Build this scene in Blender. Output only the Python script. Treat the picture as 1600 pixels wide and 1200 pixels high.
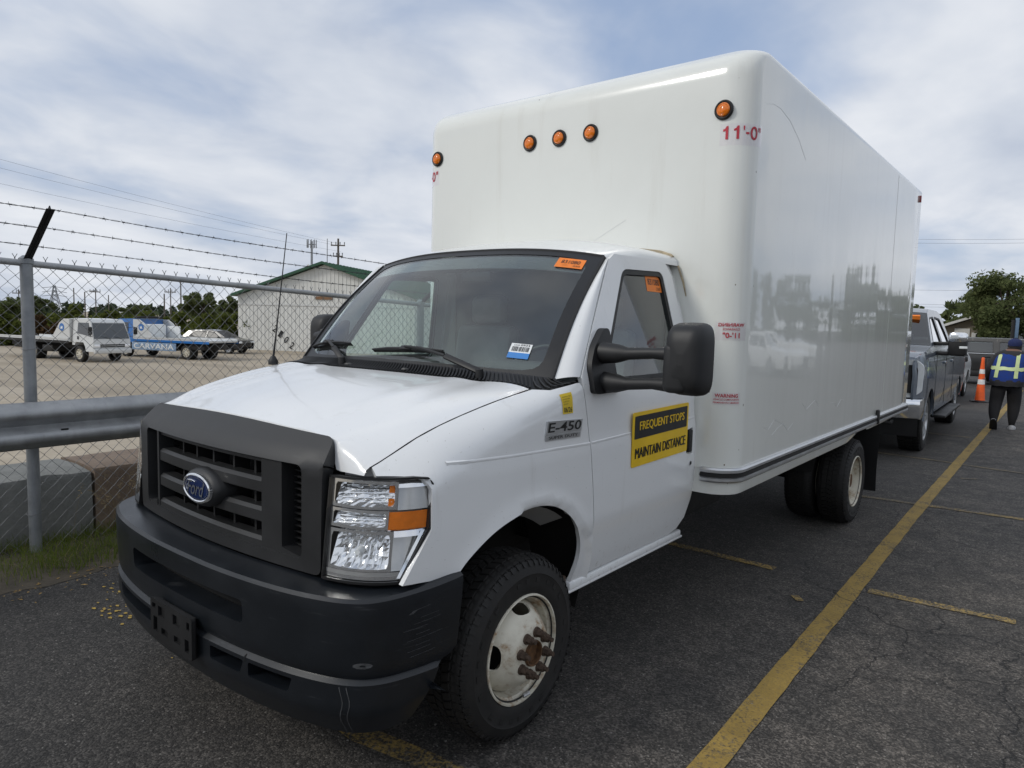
import bpy, bmesh, math, random
import numpy as np
from math import sin, cos, pi, radians, sqrt, atan2
from mathutils import Vector, Matrix
from mathutils.geometry import delaunay_2d_cdt

random.seed(7)
rng = np.random.default_rng(11)
scene = bpy.context.scene
for o in list(bpy.data.objects):
    bpy.data.objects.remove(o)
COL = scene.collection

# ------------------------------------------------------------------ camera, sky, sun, exposure
cam_data = bpy.data.cameras.new("camera")
cam = bpy.data.objects.new("camera", cam_data)
COL.objects.link(cam)
scene.camera = cam
cam_data.sensor_width = 36.0
cam_data.lens = 1099.25 / 1600 * 36.0
cam_data.clip_start = 0.05
cam_data.clip_end = 3000
YAW, PIT, ROL = radians(38.708), radians(-5.126), radians(1.515)
_f = Vector((-sin(YAW) * cos(PIT), cos(YAW) * cos(PIT), sin(PIT)))
_r = _f.cross(Vector((0, 0, 1))).normalized()
_u = _r.cross(_f)
_r2 = cos(ROL) * _r + sin(ROL) * _u
_u2 = -sin(ROL) * _r + cos(ROL) * _u
cam.matrix_world = Matrix(((_r2.x, _u2.x, -_f.x, 2.642), (_r2.y, _u2.y, -_f.y, -2.157), (_r2.z, _u2.z, -_f.z, 1.687), (0, 0, 0, 1)))

SUN_DIR = Vector((-0.39, -0.78, 0.68)).normalized()       # towards the sun
world = bpy.data.worlds.new("World")
scene.world = world
world.use_nodes = True
wn = world.node_tree.nodes
wl = world.node_tree.links
wn.clear()
w_out = wn.new("ShaderNodeOutputWorld")
w_bg = wn.new("ShaderNodeBackground")
w_bg.inputs["Strength"].default_value = 0.090
sky = wn.new("ShaderNodeTexSky")
sky.sky_type = 'NISHITA'
sky.sun_disc = False
sky.sun_elevation = math.asin(SUN_DIR.z)
sky.sun_rotation = atan2(SUN_DIR.x, SUN_DIR.y)
sky.air_density = 1.0
sky.dust_density = 1.6


def wnode(t, **kw):
    n = wn.new(t)
    for k, v in kw.items():
        setattr(n, k, v)
    return n


def wmath(op, a, b=None, c=None, clamp=False):
    n = wn.new("ShaderNodeMath")
    n.operation = op
    n.use_clamp = clamp
    for i, x in enumerate((a, b, c)):
        if x is None:
            continue
        if isinstance(x, (int, float)):
            n.inputs[i].default_value = x
        else:
            wl.new(x, n.inputs[i])
    return n.outputs[0]


# clouds: a layer seen from below, direction projected on a flat sheet so the clouds bunch up towards the horizon
tc = wnode("ShaderNodeTexCoord")
sep = wnode("ShaderNodeSeparateXYZ")
wl.new(tc.outputs["Generated"], sep.inputs[0])
zc = wmath('MAXIMUM', sep.outputs[2], 0.0)
zz = wmath('ADD', zc, 0.24)
com = wnode("ShaderNodeCombineXYZ")
wl.new(wmath('DIVIDE', sep.outputs[0], zz), com.inputs[0])
wl.new(wmath('DIVIDE', sep.outputs[1], zz), com.inputs[1])
wmp = wnode("ShaderNodeMapping")
wl.new(com.outputs[0], wmp.inputs[0])
wmp.inputs["Rotation"].default_value = (0, 0, radians(28))
wmp.inputs["Scale"].default_value = (1.0, 0.80, 1)
wmp.inputs["Location"].default_value = (2.3, 0.9, 0)


def wnoise(scale, detail, rough, dist=0.0):
    n = wnode("ShaderNodeTexNoise")
    wl.new(wmp.outputs[0], n.inputs["Vector"])
    n.inputs["Scale"].default_value = scale
    n.inputs["Detail"].default_value = detail
    n.inputs["Roughness"].default_value = rough
    n.inputs["Distortion"].default_value = dist
    return n.outputs[0]


def wramp(fac, pts):
    n = wnode("ShaderNodeValToRGB")
    wl.new(fac, n.inputs[0])
    e = n.color_ramp.elements
    while len(e) < len(pts):
        e.new(0.5)
    for i, (p, c) in enumerate(pts):
        e[i].position = p
        e[i].color = (c[0], c[1], c[2], 1)
    return n.outputs[0]


big = wnoise(0.95, 5.0, 0.5, 0.3)
mid = wnoise(2.2, 5.0, 0.52, 0.3)
mask = wmath('ADD', wmath('MULTIPLY', big, 0.60), wmath('MULTIPLY', mid, 0.40))
cover = wnode("ShaderNodeMapRange")
wl.new(mask, cover.inputs[0])
cover.inputs[1].default_value = 0.30
cover.inputs[2].default_value = 0.52
cover.interpolation_type = 'SMOOTHSTEP'
shade = wmath('ADD', wmath('MULTIPLY', mid, 0.55), wmath('MULTIPLY', wnoise(1.5, 5.0, 0.55, 0.2), 0.45))
cloud_col = wramp(shade, [(0.36, (4.9, 5.45, 6.5)), (0.48, (6.1, 6.55, 7.35)), (0.64, (7.8, 8.05, 8.5))])
blue_mix = wnode("ShaderNodeMixRGB")
blue_mix.inputs[0].default_value = 0.72
wl.new(sky.outputs[0], blue_mix.inputs[1])
blue_mix.inputs[2].default_value = (3.6, 4.65, 6.7, 1)
sky_mix = wnode("ShaderNodeMixRGB")
wl.new(cover.outputs[0], sky_mix.inputs[0])
wl.new(blue_mix.outputs[0], sky_mix.inputs[1])
wl.new(cloud_col, sky_mix.inputs[2])
wl.new(sky_mix.outputs[0], w_bg.inputs["Color"])
wl.new(w_bg.outputs[0], w_out.inputs["Surface"])

sun_data = bpy.data.lights.new("sun", 'SUN')
sun_data.energy = 1.15
sun_data.angle = radians(12)
sun_data.color = (1.0, 0.965, 0.9)
sun = bpy.data.objects.new("sun", sun_data)
COL.objects.link(sun)
sun.rotation_euler = (-SUN_DIR).to_track_quat('-Z', 'Y').to_euler()
sun.location = (0, 0, 30)

scene.view_settings.view_transform = 'Standard'
scene.view_settings.look = 'None'
scene.view_settings.exposure = 0.22
scene.view_settings.gamma = 1.0
scene.view_settings.use_curve_mapping = False
scene.render.engine = 'CYCLES'
scene.cycles.max_bounces = 8
scene.cycles.transparent_max_bounces = 24
scene.cycles.use_denoising = True

# ------------------------------------------------------------------ helpers: materials
def S(nt, x):
    return x


class NT:
    """tiny node-tree writer"""
    def __init__(self, name):
        self.m = bpy.data.materials.new(name)
        self.m.use_nodes = True
        self.t = self.m.node_tree
        self.t.nodes.clear()
        self.out = self.t.nodes.new("ShaderNodeOutputMaterial")

    def n(self, typ, ins=None, **kw):
        n = self.t.nodes.new(typ)
        for k, v in kw.items():
            setattr(n, k, v)
        for k, v in (ins or {}).items():
            self.set(n.inputs[k], v)
        return n

    def set(self, sock, v):
        if isinstance(v, bpy.types.NodeSocket):
            self.t.links.new(v, sock)
        elif isinstance(v, tuple) and len(v) == 3 and sock.type == 'RGBA':
            sock.default_value = (*v, 1)
        else:
            sock.default_value = v

    def math(self, op, a, b=0.0, c=0.0, clamp=False):
        n = self.n("ShaderNodeMath", operation=op, use_clamp=clamp)
        self.set(n.inputs[0], a)
        self.set(n.inputs[1], b)
        self.set(n.inputs[2], c)
        return n.outputs[0]

    def noise(self, vec, scale, detail=4.0, rough=0.5, dist=0.0):
        n = self.n("ShaderNodeTexNoise", {"Scale": scale, "Detail": detail, "Roughness": rough, "Distortion": dist})
        if vec is not None:
            self.t.links.new(vec, n.inputs["Vector"])
        return n.outputs[0]

    def coord(self, kind="Object"):
        return self.n("ShaderNodeTexCoord").outputs[kind]

    def mapping(self, vec, scale=(1, 1, 1), loc=(0, 0, 0), rot=(0, 0, 0)):
        return self.n("ShaderNodeMapping", {"Vector": vec, "Scale": scale, "Location": loc, "Rotation": rot}).outputs[0]

    def rng(self, v, a, b, c=0.0, d=1.0, smooth=False):
        n = self.n("ShaderNodeMapRange", {0: v, 1: a, 2: b, 3: c, 4: d})
        if smooth:
            n.interpolation_type = 'SMOOTHSTEP'
        return n.outputs[0]

    def mix(self, fac, a, b, mode='MIX'):
        n = self.n("ShaderNodeMixRGB", blend_type=mode)
        self.set(n.inputs[0], fac)
        self.set(n.inputs[1], a)
        self.set(n.inputs[2], b)
        return n.outputs[0]

    def bump(self, h, strength=0.3, dist=0.01, normal=None):
        n = self.n("ShaderNodeBump", {"Height": h, "Strength": strength, "Distance": dist})
        if normal is not None:
            self.t.links.new(normal, n.inputs["Normal"])
        return n.outputs[0]

    def bsdf(self, **kw):
        b = self.n("ShaderNodeBsdfPrincipled")
        for k, v in kw.items():
            self.set(b.inputs[k.replace("_", " ")], v)
        self.t.links.new(b.outputs[0], self.out.inputs[0])
        return b


def mat(name, col, rough=0.5, metal=0.0, var=0.12, vscale=6.0, bump=0.0, bscale=60.0, coat=0.0, spec=0.5):
    """a plain surface with slight uneven colour and roughness"""
    t = NT(name)
    v = t.coord()
    nz = t.noise(v, vscale, 5, 0.6)
    c = t.mix(t.rng(nz, 0.3, 0.7, 0, 1), tuple(x * (1 - var) for x in col), tuple(min(1, x * (1 + var)) for x in col))
    kw = dict(Base_Color=c, Roughness=t.rng(nz, 0.3, 0.7, max(0.02, rough * 0.85), min(1, rough * 1.15)), Metallic=metal)
    if bump:
        kw["Normal"] = t.bump(t.noise(v, bscale, 4, 0.6), bump, 0.004)
    b = t.bsdf(**kw)
    b.inputs["Coat Weight"].default_value = coat
    b.inputs["Coat Roughness"].default_value = 0.06
    b.inputs["Specular IOR Level"].default_value = spec
    return t.m


def glass_mat(name, tint, fres_ior=1.5, alpha=1.0, rough=0.0, refl=(1, 1, 1), film=0.0, gain=1.6):
    """a thin sheet: clear straight through with its tint, mirror-like at a slant, with a faint dust film"""
    t = NT(name)
    tr = t.n("ShaderNodeBsdfTransparent", {"Color": tint})
    gl = t.n("ShaderNodeBsdfGlossy", {"Color": refl, "Roughness": rough})
    lw = t.n("ShaderNodeLayerWeight", {"Blend": 0.5}).outputs["Facing"]
    f0 = ((fres_ior - 1) / (fres_ior + 1)) ** 2 * 1.8
    fac = t.math('MULTIPLY', t.math('ADD', t.math('MULTIPLY', t.math('POWER', lw, 5.0), 1 - f0), f0), gain, clamp=True)
    mx = t.n("ShaderNodeMixShader", {0: fac, 1: tr.outputs[0], 2: gl.outputs[0]})
    last = mx
    if film:
        df = t.n("ShaderNodeBsdfDiffuse", {"Color": (0.55, 0.58, 0.58)})
        nz = t.noise(t.mapping(t.coord(), (1.6, 3, 3)), 2.2, 5, 0.6)
        last = t.n("ShaderNodeMixShader", {0: t.rng(nz, 0.3, 0.7, film * 0.5, film * 1.5), 1: mx.outputs[0], 2: df.outputs[0]})
    t.t.links.new(last.outputs[0], t.out.inputs[0])
    return t.m


# ------------------------------------------------------------------ helpers: objects
def tag(o, label=None, cat=None, group=None, kind=None):
    if label:
        o["label"] = label
    if cat:
        o["category"] = cat
    if group:
        o["group"] = group
    if kind:
        o["kind"] = kind
    return o


def empty(name, label, cat, loc=(0, 0, 0), rz=0.0, group=None):
    o = bpy.data.objects.new(name, None)
    o.empty_display_size = 0.2
    COL.objects.link(o)
    o.location = loc
    o.rotation_euler = (0, 0, rz)
    return tag(o, label, cat, group)


def link_mesh(name, me, mats, parent=None, angle=38, smooth=True):
    if not isinstance(mats, (list, tuple)):
        mats = [mats]
    for m in mats:
        me.materials.append(m)
    if smooth:
        me.polygons.foreach_set("use_smooth", [True] * len(me.polygons))
        me.set_sharp_from_angle(angle=radians(angle))
    o = bpy.data.objects.new(name, me)
    COL.objects.link(o)
    if parent is not None:
        o.parent = parent
    return o


def inst(o, parent=None, loc=None, rot=None):
    c = o.copy()
    COL.objects.link(c)
    if parent is not None:
        c.parent = parent
    if loc is not None:
        c.location = loc
    if rot is not None:
        c.rotation_euler = rot
    return c


def kids(o):
    return [c for c in bpy.data.objects if c.parent == o]


def copy_tree(o, parent=None):
    c = o.copy()
    COL.objects.link(c)
    if parent is not None:
        c.parent = parent
    for ch in kids(o):
        copy_tree(ch, c)
    return c


class MB:
    def __init__(self):
        self.v, self.f, self.mi = [], [], []

    def add(self, vs, fs, mi=0):
        k = len(self.v)
        self.v.extend([tuple(p) for p in vs])
        for f in fs:
            self.f.append(tuple(i + k for i in f))
            self.mi.append(mi)
        return self

    def box(self, c, s, rot=None, bev=0.0, mi=0, seg=2):
        bm = bmesh.new()
        bmesh.ops.create_cube(bm, size=1.0)
        for q in bm.verts:
            q.co = Vector((q.co.x * s[0], q.co.y * s[1], q.co.z * s[2]))
        if bev:
            bmesh.ops.bevel(bm, geom=bm.edges[:], offset=bev, segments=seg, affect='EDGES', profile=0.5)
        R_ = rot if rot is not None else Matrix.Identity(3)
        bm.verts.index_update()
        vs = [R_ @ q.co + Vector(c) for q in bm.verts]
        fs = [[q.index for q in f.verts] for f in bm.faces]
        bm.free()
        return self.add(vs, fs, mi)

    def beam(self, a, b, w, h, up=(0, 0, 1), bev=0.0, mi=0):
        a, b = Vector(a), Vector(b)
        d = b - a
        x = d.normalized()
        u = Vector(up)
        y = u.cross(x)
        if y.length < 1e-4:
            y = Vector((0, 1, 0)).cross(x)
        y.normalize()
        z = x.cross(y)
        R_ = Matrix((x, y, z)).transposed()
        return self.box((a + b) / 2, (d.length, w, h), R_, bev, mi)

    def cyl(self, a, b, r, r2=None, n=16, caps=True, mi=0):
        a, b = Vector(a), Vector(b)
        r2 = r if r2 is None else r2
        x = (b - a).normalized()
        y = x.orthogonal().normalized()
        z = x.cross(y)
        ra = [a + r * (cos(2 * pi * i / n) * y + sin(2 * pi * i / n) * z) for i in range(n)]
        rb = [b + r2 * (cos(2 * pi * i / n) * y + sin(2 * pi * i / n) * z) for i in range(n)]
        fs = [(i, (i + 1) % n, n + (i + 1) % n, n + i) for i in range(n)]
        if caps:
            fs.append(tuple(range(n - 1, -1, -1)))
            fs.append(tuple(range(n, 2 * n)))
        return self.add(ra + rb, fs, mi)

    def tube(self, pts, r, n=6, closed=False, mi=0):
        P = [Vector(p) for p in pts]
        m = len(P)
        rr = r if isinstance(r, (list, tuple)) else [r] * m
        y = None
        vs = []
        for i in range(m):
            a = P[i - 1] if (i > 0 or closed) else P[i]
            b = P[(i + 1) % m] if (i < m - 1 or closed) else P[i]
            x = (b - a).normalized()
            y = x.orthogonal().normalized() if y is None else (y - x * y.dot(x)).normalized()
            z = x.cross(y)
            vs += [P[i] + rr[i] * (cos(2 * pi * k / n) * y + sin(2 * pi * k / n) * z) for k in range(n)]
        fs = []
        for i in range(m if closed else m - 1):
            j = (i + 1) % m
            fs += [(i * n + k, i * n + (k + 1) % n, j * n + (k + 1) % n, j * n + k) for k in range(n)]
        if not closed:
            fs.append(tuple(range(n - 1, -1, -1)))
            fs.append(tuple(range((m - 1) * n, m * n)))
        return self.add(vs, fs, mi)

    def lathe(self, prof, n=48, o=(0, 0, 0), mi=0, axis='X'):
        """prof: list of (radius, height along the axis)"""
        vs = []
        for r, h in prof:
            for i in range(n):
                a = 2 * pi * i / n
                p = (h, r * cos(a), r * sin(a)) if axis == 'X' else (r * cos(a), r * sin(a), h)
                vs.append((p[0] + o[0], p[1] + o[1], p[2] + o[2]))
        fs = []
        for j in range(len(prof) - 1):
            for i in range(n):
                k = (i + 1) % n
                fs.append((j * n + i, j * n + k, (j + 1) * n + k, (j + 1) * n + i))
        return self.add(vs, fs, mi)

    def grid(self, rows, mi=0, closed=False):
        n = len(rows[0])
        vs = [p for r in rows for p in r]
        fs = []
        for j in range(len(rows) - 1):
            for i in range(n if closed else n - 1):
                k = (i + 1) % n
                fs.append((j * n + i, j * n + k, (j + 1) * n + k, (j + 1) * n + i))
        return self.add(vs, fs, mi)

    def prism(self, poly, f0, f1, mi=0):
        n = len(poly)
        vs = [f0(*p) for p in poly] + [f1(*p) for p in poly]
        fs = [(i, (i + 1) % n, n + (i + 1) % n, n + i) for i in range(n)]
        fs.append(tuple(range(n - 1, -1, -1)))
        fs.append(tuple(range(n, 2 * n)))
        return self.add(vs, fs, mi)

    def mirror_x(self):
        k = len(self.v)
        n = len(self.f)
        self.v += [(-x, y, z) for x, y, z in self.v]
        for i in range(n):
            self.f.append(tuple(q + k for q in reversed(self.f[i])))
            self.mi.append(self.mi[i])
        return self

    def mesh(self, name="m", fix=True):
        me = bpy.data.meshes.new(name)
        me.from_pydata(self.v, [], self.f)
        me.polygons.foreach_set("material_index", self.mi)
        me.validate()
        if fix:
            bm = bmesh.new()
            bm.from_mesh(me)
            bmesh.ops.recalc_face_normals(bm, faces=bm.faces[:])
            bm.to_mesh(me)
            bm.free()
        return me

    def obj(self, name, mats, parent=None, angle=38, fix=True, smooth=True):
        return link_mesh(name, self.mesh(name, fix), mats, parent, angle, smooth)


def pip(px, py, poly):
    """points in polygon, vectorised"""
    px = np.asarray(px, float)
    py = np.asarray(py, float)
    ins = np.zeros(px.shape, bool)
    n = len(poly)
    for i in range(n):
        x1, y1 = poly[i]
        x2, y2 = poly[(i + 1) % n]
        if y1 == y2:
            continue
        c = ((y1 > py) != (y2 > py)) & (px < (x2 - x1) * (py - y1) / (y2 - y1) + x1)
        ins ^= c
    return ins


def dens(poly, step):
    out = []
    n = len(poly)
    for i in range(n):
        a = np.array(poly[i], float)
        b = np.array(poly[(i + 1) % n], float)
        k = max(1, int(math.ceil(np.linalg.norm(b - a) / step)))
        out += [tuple(a + (b - a) * j / k) for j in range(k)]
    return out


def rounded(poly, r, seg=5):
    """round every corner of a polygon; r may be a list"""
    out = []
    n = len(poly)
    for i in range(n):
        ri = r[i] if isinstance(r, (list, tuple)) else r
        p = Vector(poly[i])
        a = Vector(poly[i - 1]) - p
        b = Vector(poly[(i + 1) % n]) - p
        ri = min(ri, a.length * 0.45, b.length * 0.45)
        if ri < 1e-4:
            out.append(tuple(p))
            continue
        A = p + a.normalized() * ri
        B = p + b.normalized() * ri
        for k in range(seg + 1):
            t = k / seg
            q = (1 - t) ** 2 * A + 2 * t * (1 - t) * p + t * t * B
            out.append((q.x, q.y))
    return out


def panel_mesh(outline, holes, fmap, step=0.03, thick=0.012, toward=None, mirror=False, both=False):
    """a sheet cut to an outline (with holes), bent onto fmap(u,v), its edges folded inwards by thick"""
    ol = dens(outline, step)
    hs = [dens(h, step) for h in holes]
    us = [p[0] for p in ol]
    vs = [p[1] for p in ol]
    gx, gy = np.meshgrid(np.arange(min(us) + step / 2, max(us), step), np.arange(min(vs) + step / 2, max(vs), step))
    gx, gy = gx.ravel(), gy.ravel()
    ok = pip(gx, gy, ol)
    for h in hs:
        ok &= ~pip(gx, gy, h)
    bd = np.array(ol + [p for h in hs for p in h])
    gx, gy = gx[ok], gy[ok]
    if len(gx):
        d2 = ((gx[:, None] - bd[None, :, 0]) ** 2 + (gy[:, None] - bd[None, :, 1]) ** 2).min(1)
        keep = d2 > (0.45 * step) ** 2
        gx, gy = gx[keep], gy[keep]
    pts = [Vector(p) for p in ol] + [Vector(p) for h in hs for p in h] + [Vector((a, b)) for a, b in zip(gx, gy)]
    edges = []
    k = 0
    for loop in [ol] + hs:
        n = len(loop)
        edges += [(k + i, k + (i + 1) % n) for i in range(n)]
        k += n
    v2, e2, f2, *_ = delaunay_2d_cdt(pts, edges, [], 0, 1e-6)
    v2 = np.array([(q[0], q[1]) for q in v2])
    F = np.array([f for f in f2 if len(f) == 3])
    cen = v2[F].mean(1)
    ok = pip(cen[:, 0], cen[:, 1], ol)
    for h in hs:
        ok &= ~pip(cen[:, 0], cen[:, 1], h)
    F = F[ok]
    used = np.unique(F)
    mp = {int(q): i for i, q in enumerate(used)}
    V = [fmap(*v2[q]) for q in used]
    bm = bmesh.new()
    bv = [bm.verts.new(p) for p in V]
    for f in F:
        try:
            bm.faces.new([bv[mp[int(q)]] for q in f])
        except ValueError:
            pass
    bm.normal_update()
    if toward is not None:
        s = sum((f.normal.dot(Vector(toward)) * f.calc_area() for f in bm.faces))
        if s < 0:
            bmesh.ops.reverse_faces(bm, faces=bm.faces[:])
            bm.normal_update()
    if thick:
        be = [e for e in bm.edges if e.is_boundary]
        nrm = {q: q.normal.copy() for e in be for q in e.verts}
        new = {}
        for q, n_ in nrm.items():
            new[q] = bm.verts.new(q.co - n_ * thick)
        for e in be:
            f = e.link_faces[0]
            lp = [l for l in f.loops if l.edge == e][0]
            a, b = lp.vert, lp.link_loop_next.vert
            bm.faces.new((b, a, new[a], new[b]))
    if mirror:
        for q in bm.verts:
            q.co.x = -q.co.x
        bmesh.ops.reverse_faces(bm, faces=bm.faces[:])
    me = bpy.data.meshes.new("panel")
    bm.to_mesh(me)
    bm.free()
    return me


def panel(name, outline, holes, fmap, m, parent, angle=40, **kw):
    return link_mesh(name, panel_mesh(outline, holes, fmap, **kw), m, parent, angle)


_texts = {}


def text_verts(s, bold=0.0, shear=0.0, spacing=1.0):
    key = (s, bold, shear, spacing)
    if key not in _texts:
        cu = bpy.data.curves.new("t", 'FONT')
        cu.body = s
        cu.align_x = 'CENTER'
        cu.align_y = 'CENTER'
        cu.size = 1.0
        cu.offset = bold
        cu.shear = shear
        cu.space_character = spacing
        cu.resolution_u = 3
        o = bpy.data.objects.new("t", cu)
        COL.objects.link(o)
        me = bpy.data.meshes.new_from_object(o.evaluated_get(bpy.context.evaluated_depsgraph_get()))
        bpy.data.objects.remove(o)
        bpy.data.curves.remove(cu)
        V = [tuple(v.co) for v in me.vertices]
        Fs = [tuple(p.vertices) for p in me.polygons]
        bpy.data.meshes.remove(me)
        xs = [v[0] for v in V]
        ys = [v[1] for v in V]
        cx, cy = (min(xs) + max(xs)) / 2, (min(ys) + max(ys)) / 2
        w, h = max(xs) - min(xs), max(ys) - min(ys)
        V = [((v[0] - cx) / w, (v[1] - cy) / h) for v in V]
        _texts[key] = (V, Fs)
    return _texts[key]


def text(mb, s, fmap, u0, u1, v0, v1, mi=0, bold=0.0, shear=0.0, spacing=1.0):
    """lettering fitted into the box u0..u1, v0..v1 of a surface map"""
    V, Fs = text_verts(s, bold, shear, spacing)
    mb.add([fmap((u0 + u1) / 2 + x * (u1 - u0), (v0 + v1) / 2 + y * (v1 - v0)) for x, y in V], Fs, mi)


def sticker(mb, fmap, u0, u1, v0, v1, mi=0, nu=4, nv=2):
    mb.grid([[fmap(u0 + (u1 - u0) * i / nu, v0 + (v1 - v0) * j / nv) for i in range(nu + 1)] for j in range(nv + 1)], mi)


def interp(x, xs, ys):
    return float(np.interp(x, xs, ys))


def catmull(pts, n):
    P = [np.array(p, float) for p in pts]
    P = [2 * P[0] - P[1]] + P + [2 * P[-1] - P[-2]]
    out = []
    for i in range(1, len(P) - 2):
        for k in range(n):
            t = k / n
            out.append(tuple(0.5 * ((2 * P[i]) + (-P[i - 1] + P[i + 1]) * t + (2 * P[i - 1] - 5 * P[i] + 4 * P[i + 1] - P[i + 2]) * t * t + (-P[i - 1] + 3 * P[i] - 3 * P[i + 1] + P[i + 2]) * t ** 3)))
    out.append(tuple(P[-2]))
    return out

# ------------------------------------------------------------------ materials
def crack_fields(t, v):
    """shared by asphalt and the paint on it: crack mask and pebble field"""
    warp = t.n("ShaderNodeTexNoise", {"Scale": 2.4, "Detail": 5.0, "Roughness": 0.6, "Vector": v}).outputs["Color"]
    vv = t.n("ShaderNodeVectorMath", {0: v, 1: t.n("ShaderNodeVectorMath", {0: warp, 1: (0.42, 0.42, 0)}, operation='MULTIPLY').outputs[0]}, operation='ADD').outputs[0]
    a = t.n("ShaderNodeTexVoronoi", {"Vector": t.mapping(vv, (1, 0.55, 1)), "Scale": 1.15}, feature='DISTANCE_TO_EDGE').outputs["Distance"]
    b = t.n("ShaderNodeTexVoronoi", {"Vector": t.mapping(vv, (0.8, 1.0, 1)), "Scale": 4.6}, feature='DISTANCE_TO_EDGE').outputs["Distance"]
    reg = t.noise(v, 0.42, 3, 0.5)
    sep = t.n("ShaderNodeSeparateXYZ", {0: v})
    side = t.rng(sep.outputs[0], 0.3, 1.9, 0.0, 1.0, True)
    c1 = t.math('MULTIPLY', t.rng(a, 0.0, 0.0075, 1, 0), t.rng(reg, 0.40, 0.50, 0, 1))
    c2 = t.math('MULTIPLY', t.rng(b, 0.0, 0.013, 1, 0), t.rng(reg, 0.46, 0.56, 0, 0.9))
    cr = t.math('MULTIPLY', t.math('MAXIMUM', c1, c2), side, clamp=True)
    return cr, side, sep


def asphalt_color(t, v, cr, side):
    n1 = t.noise(v, 0.55, 6, 0.6)
    n2 = t.noise(v, 3.0, 6, 0.65)
    n3 = t.noise(v, 120.0, 5, 0.8)
    n4 = t.noise(v, 11.0, 6, 0.72)
    peb = t.n("ShaderNodeTexVoronoi", {"Vector": v, "Scale": 120.0})
    pebv = t.rng(t.n("ShaderNodeSeparateColor", {0: peb.outputs["Color"]}).outputs[0], 0.0, 1.0, 0.0, 1.0)
    c = t.mix(t.rng(n1, 0.35, 0.65), (0.040, 0.0375, 0.0345), (0.080, 0.0725, 0.0645))
    c = t.mix(t.math('MULTIPLY', side, t.rng(n2, 0.4, 0.62, 0.15, 0.65)), c, (0.170, 0.148, 0.125))
    c = t.mix(t.rng(n4, 0.38, 0.66, 0.0, 0.6), c, (0.022, 0.0205, 0.019))
    grain = t.math('ADD', t.math('MULTIPLY', t.math('POWER', pebv, 2.0), 1.55), 0.42)
    grain = t.math('MULTIPLY', grain, t.rng(n3, 0.36, 0.64, 1.35, 0.55))
    c = t.mix(1.0, c, t.n("ShaderNodeCombineXYZ", {0: grain, 1: grain, 2: grain}).outputs[0], 'MULTIPLY')
    stone = t.math('GREATER_THAN', pebv, 0.987)
    near = t.math('LESS_THAN', peb.outputs["Distance"], 0.36)
    c = t.mix(t.math('MULTIPLY', t.math('MULTIPLY', stone, near), 0.8), c, (0.30, 0.285, 0.26))
    st = t.rng(t.noise(v, 1.1, 4, 0.6, 0.5), 0.60, 0.72, 0, 0.55)
    c = t.mix(st, c, (0.02, 0.02, 0.021))
    oil = t.n("ShaderNodeTexVoronoi", {"Vector": t.mapping(v, (1, 1, 1)), "Scale": 0.55})
    osz = t.n("ShaderNodeSeparateColor", {0: oil.outputs["Color"]}).outputs[1]
    od = t.math('ADD', oil.outputs["Distance"], t.math('MULTIPLY', t.math('SUBTRACT', n2, 0.5), 0.5))
    c = t.mix(t.math('MULTIPLY', t.rng(od, 0.04, 0.17, 0.6, 0.0), t.math('GREATER_THAN', osz, 0.45)), c, (0.010, 0.010, 0.010))
    c = t.mix(cr, c, (0.008, 0.008, 0.008))
    h = t.math('ADD', t.math('MULTIPLY', n3, 0.5), t.math('MULTIPLY', peb.outputs["Distance"], -0.6))
    h = t.math('SUBTRACT', h, t.math('MULTIPLY', cr, 1.6))
    return c, h


def make_asphalt():
    t = NT("asphalt")
    v = t.coord()
    cr, side, sep = crack_fields(t, v)
    c, h = asphalt_color(t, v, cr, side)
    t.bsdf(Base_Color=c, Roughness=0.82, Normal=t.bump(h, 0.75, 0.006))
    return t.m


def make_linepaint(name, wear0, wear1, col=(0.42, 0.27, 0.045)):
    t = NT(name)
    v = t.coord()
    cr, side, sep = crack_fields(t, v)
    c, h = asphalt_color(t, v, cr, side)
    w = t.math('ADD', t.math('MULTIPLY', t.noise(v, 62.0, 4, 0.7), 0.62), t.math('MULTIPLY', t.noise(v, 3.2, 5, 0.65), 0.38))
    keep = t.rng(w, wear0, wear1, 1, 0)
    pc = t.mix(t.rng(t.noise(v, 5.0, 5, 0.6), 0.35, 0.7), col, tuple(x * 0.68 for x in col))
    pc = t.mix(t.rng(t.noise(v, 90.0, 3, 0.6), 0.4, 0.75, 0, 0.5), pc, (0.14, 0.10, 0.045))
    fin = t.mix(t.math('MULTIPLY', keep, t.math('SUBTRACT', 1.0, cr)), c, pc)
    t.bsdf(Base_Color=fin, Roughness=0.75, Normal=t.bump(h, 0.5, 0.005))
    return t.m


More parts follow.
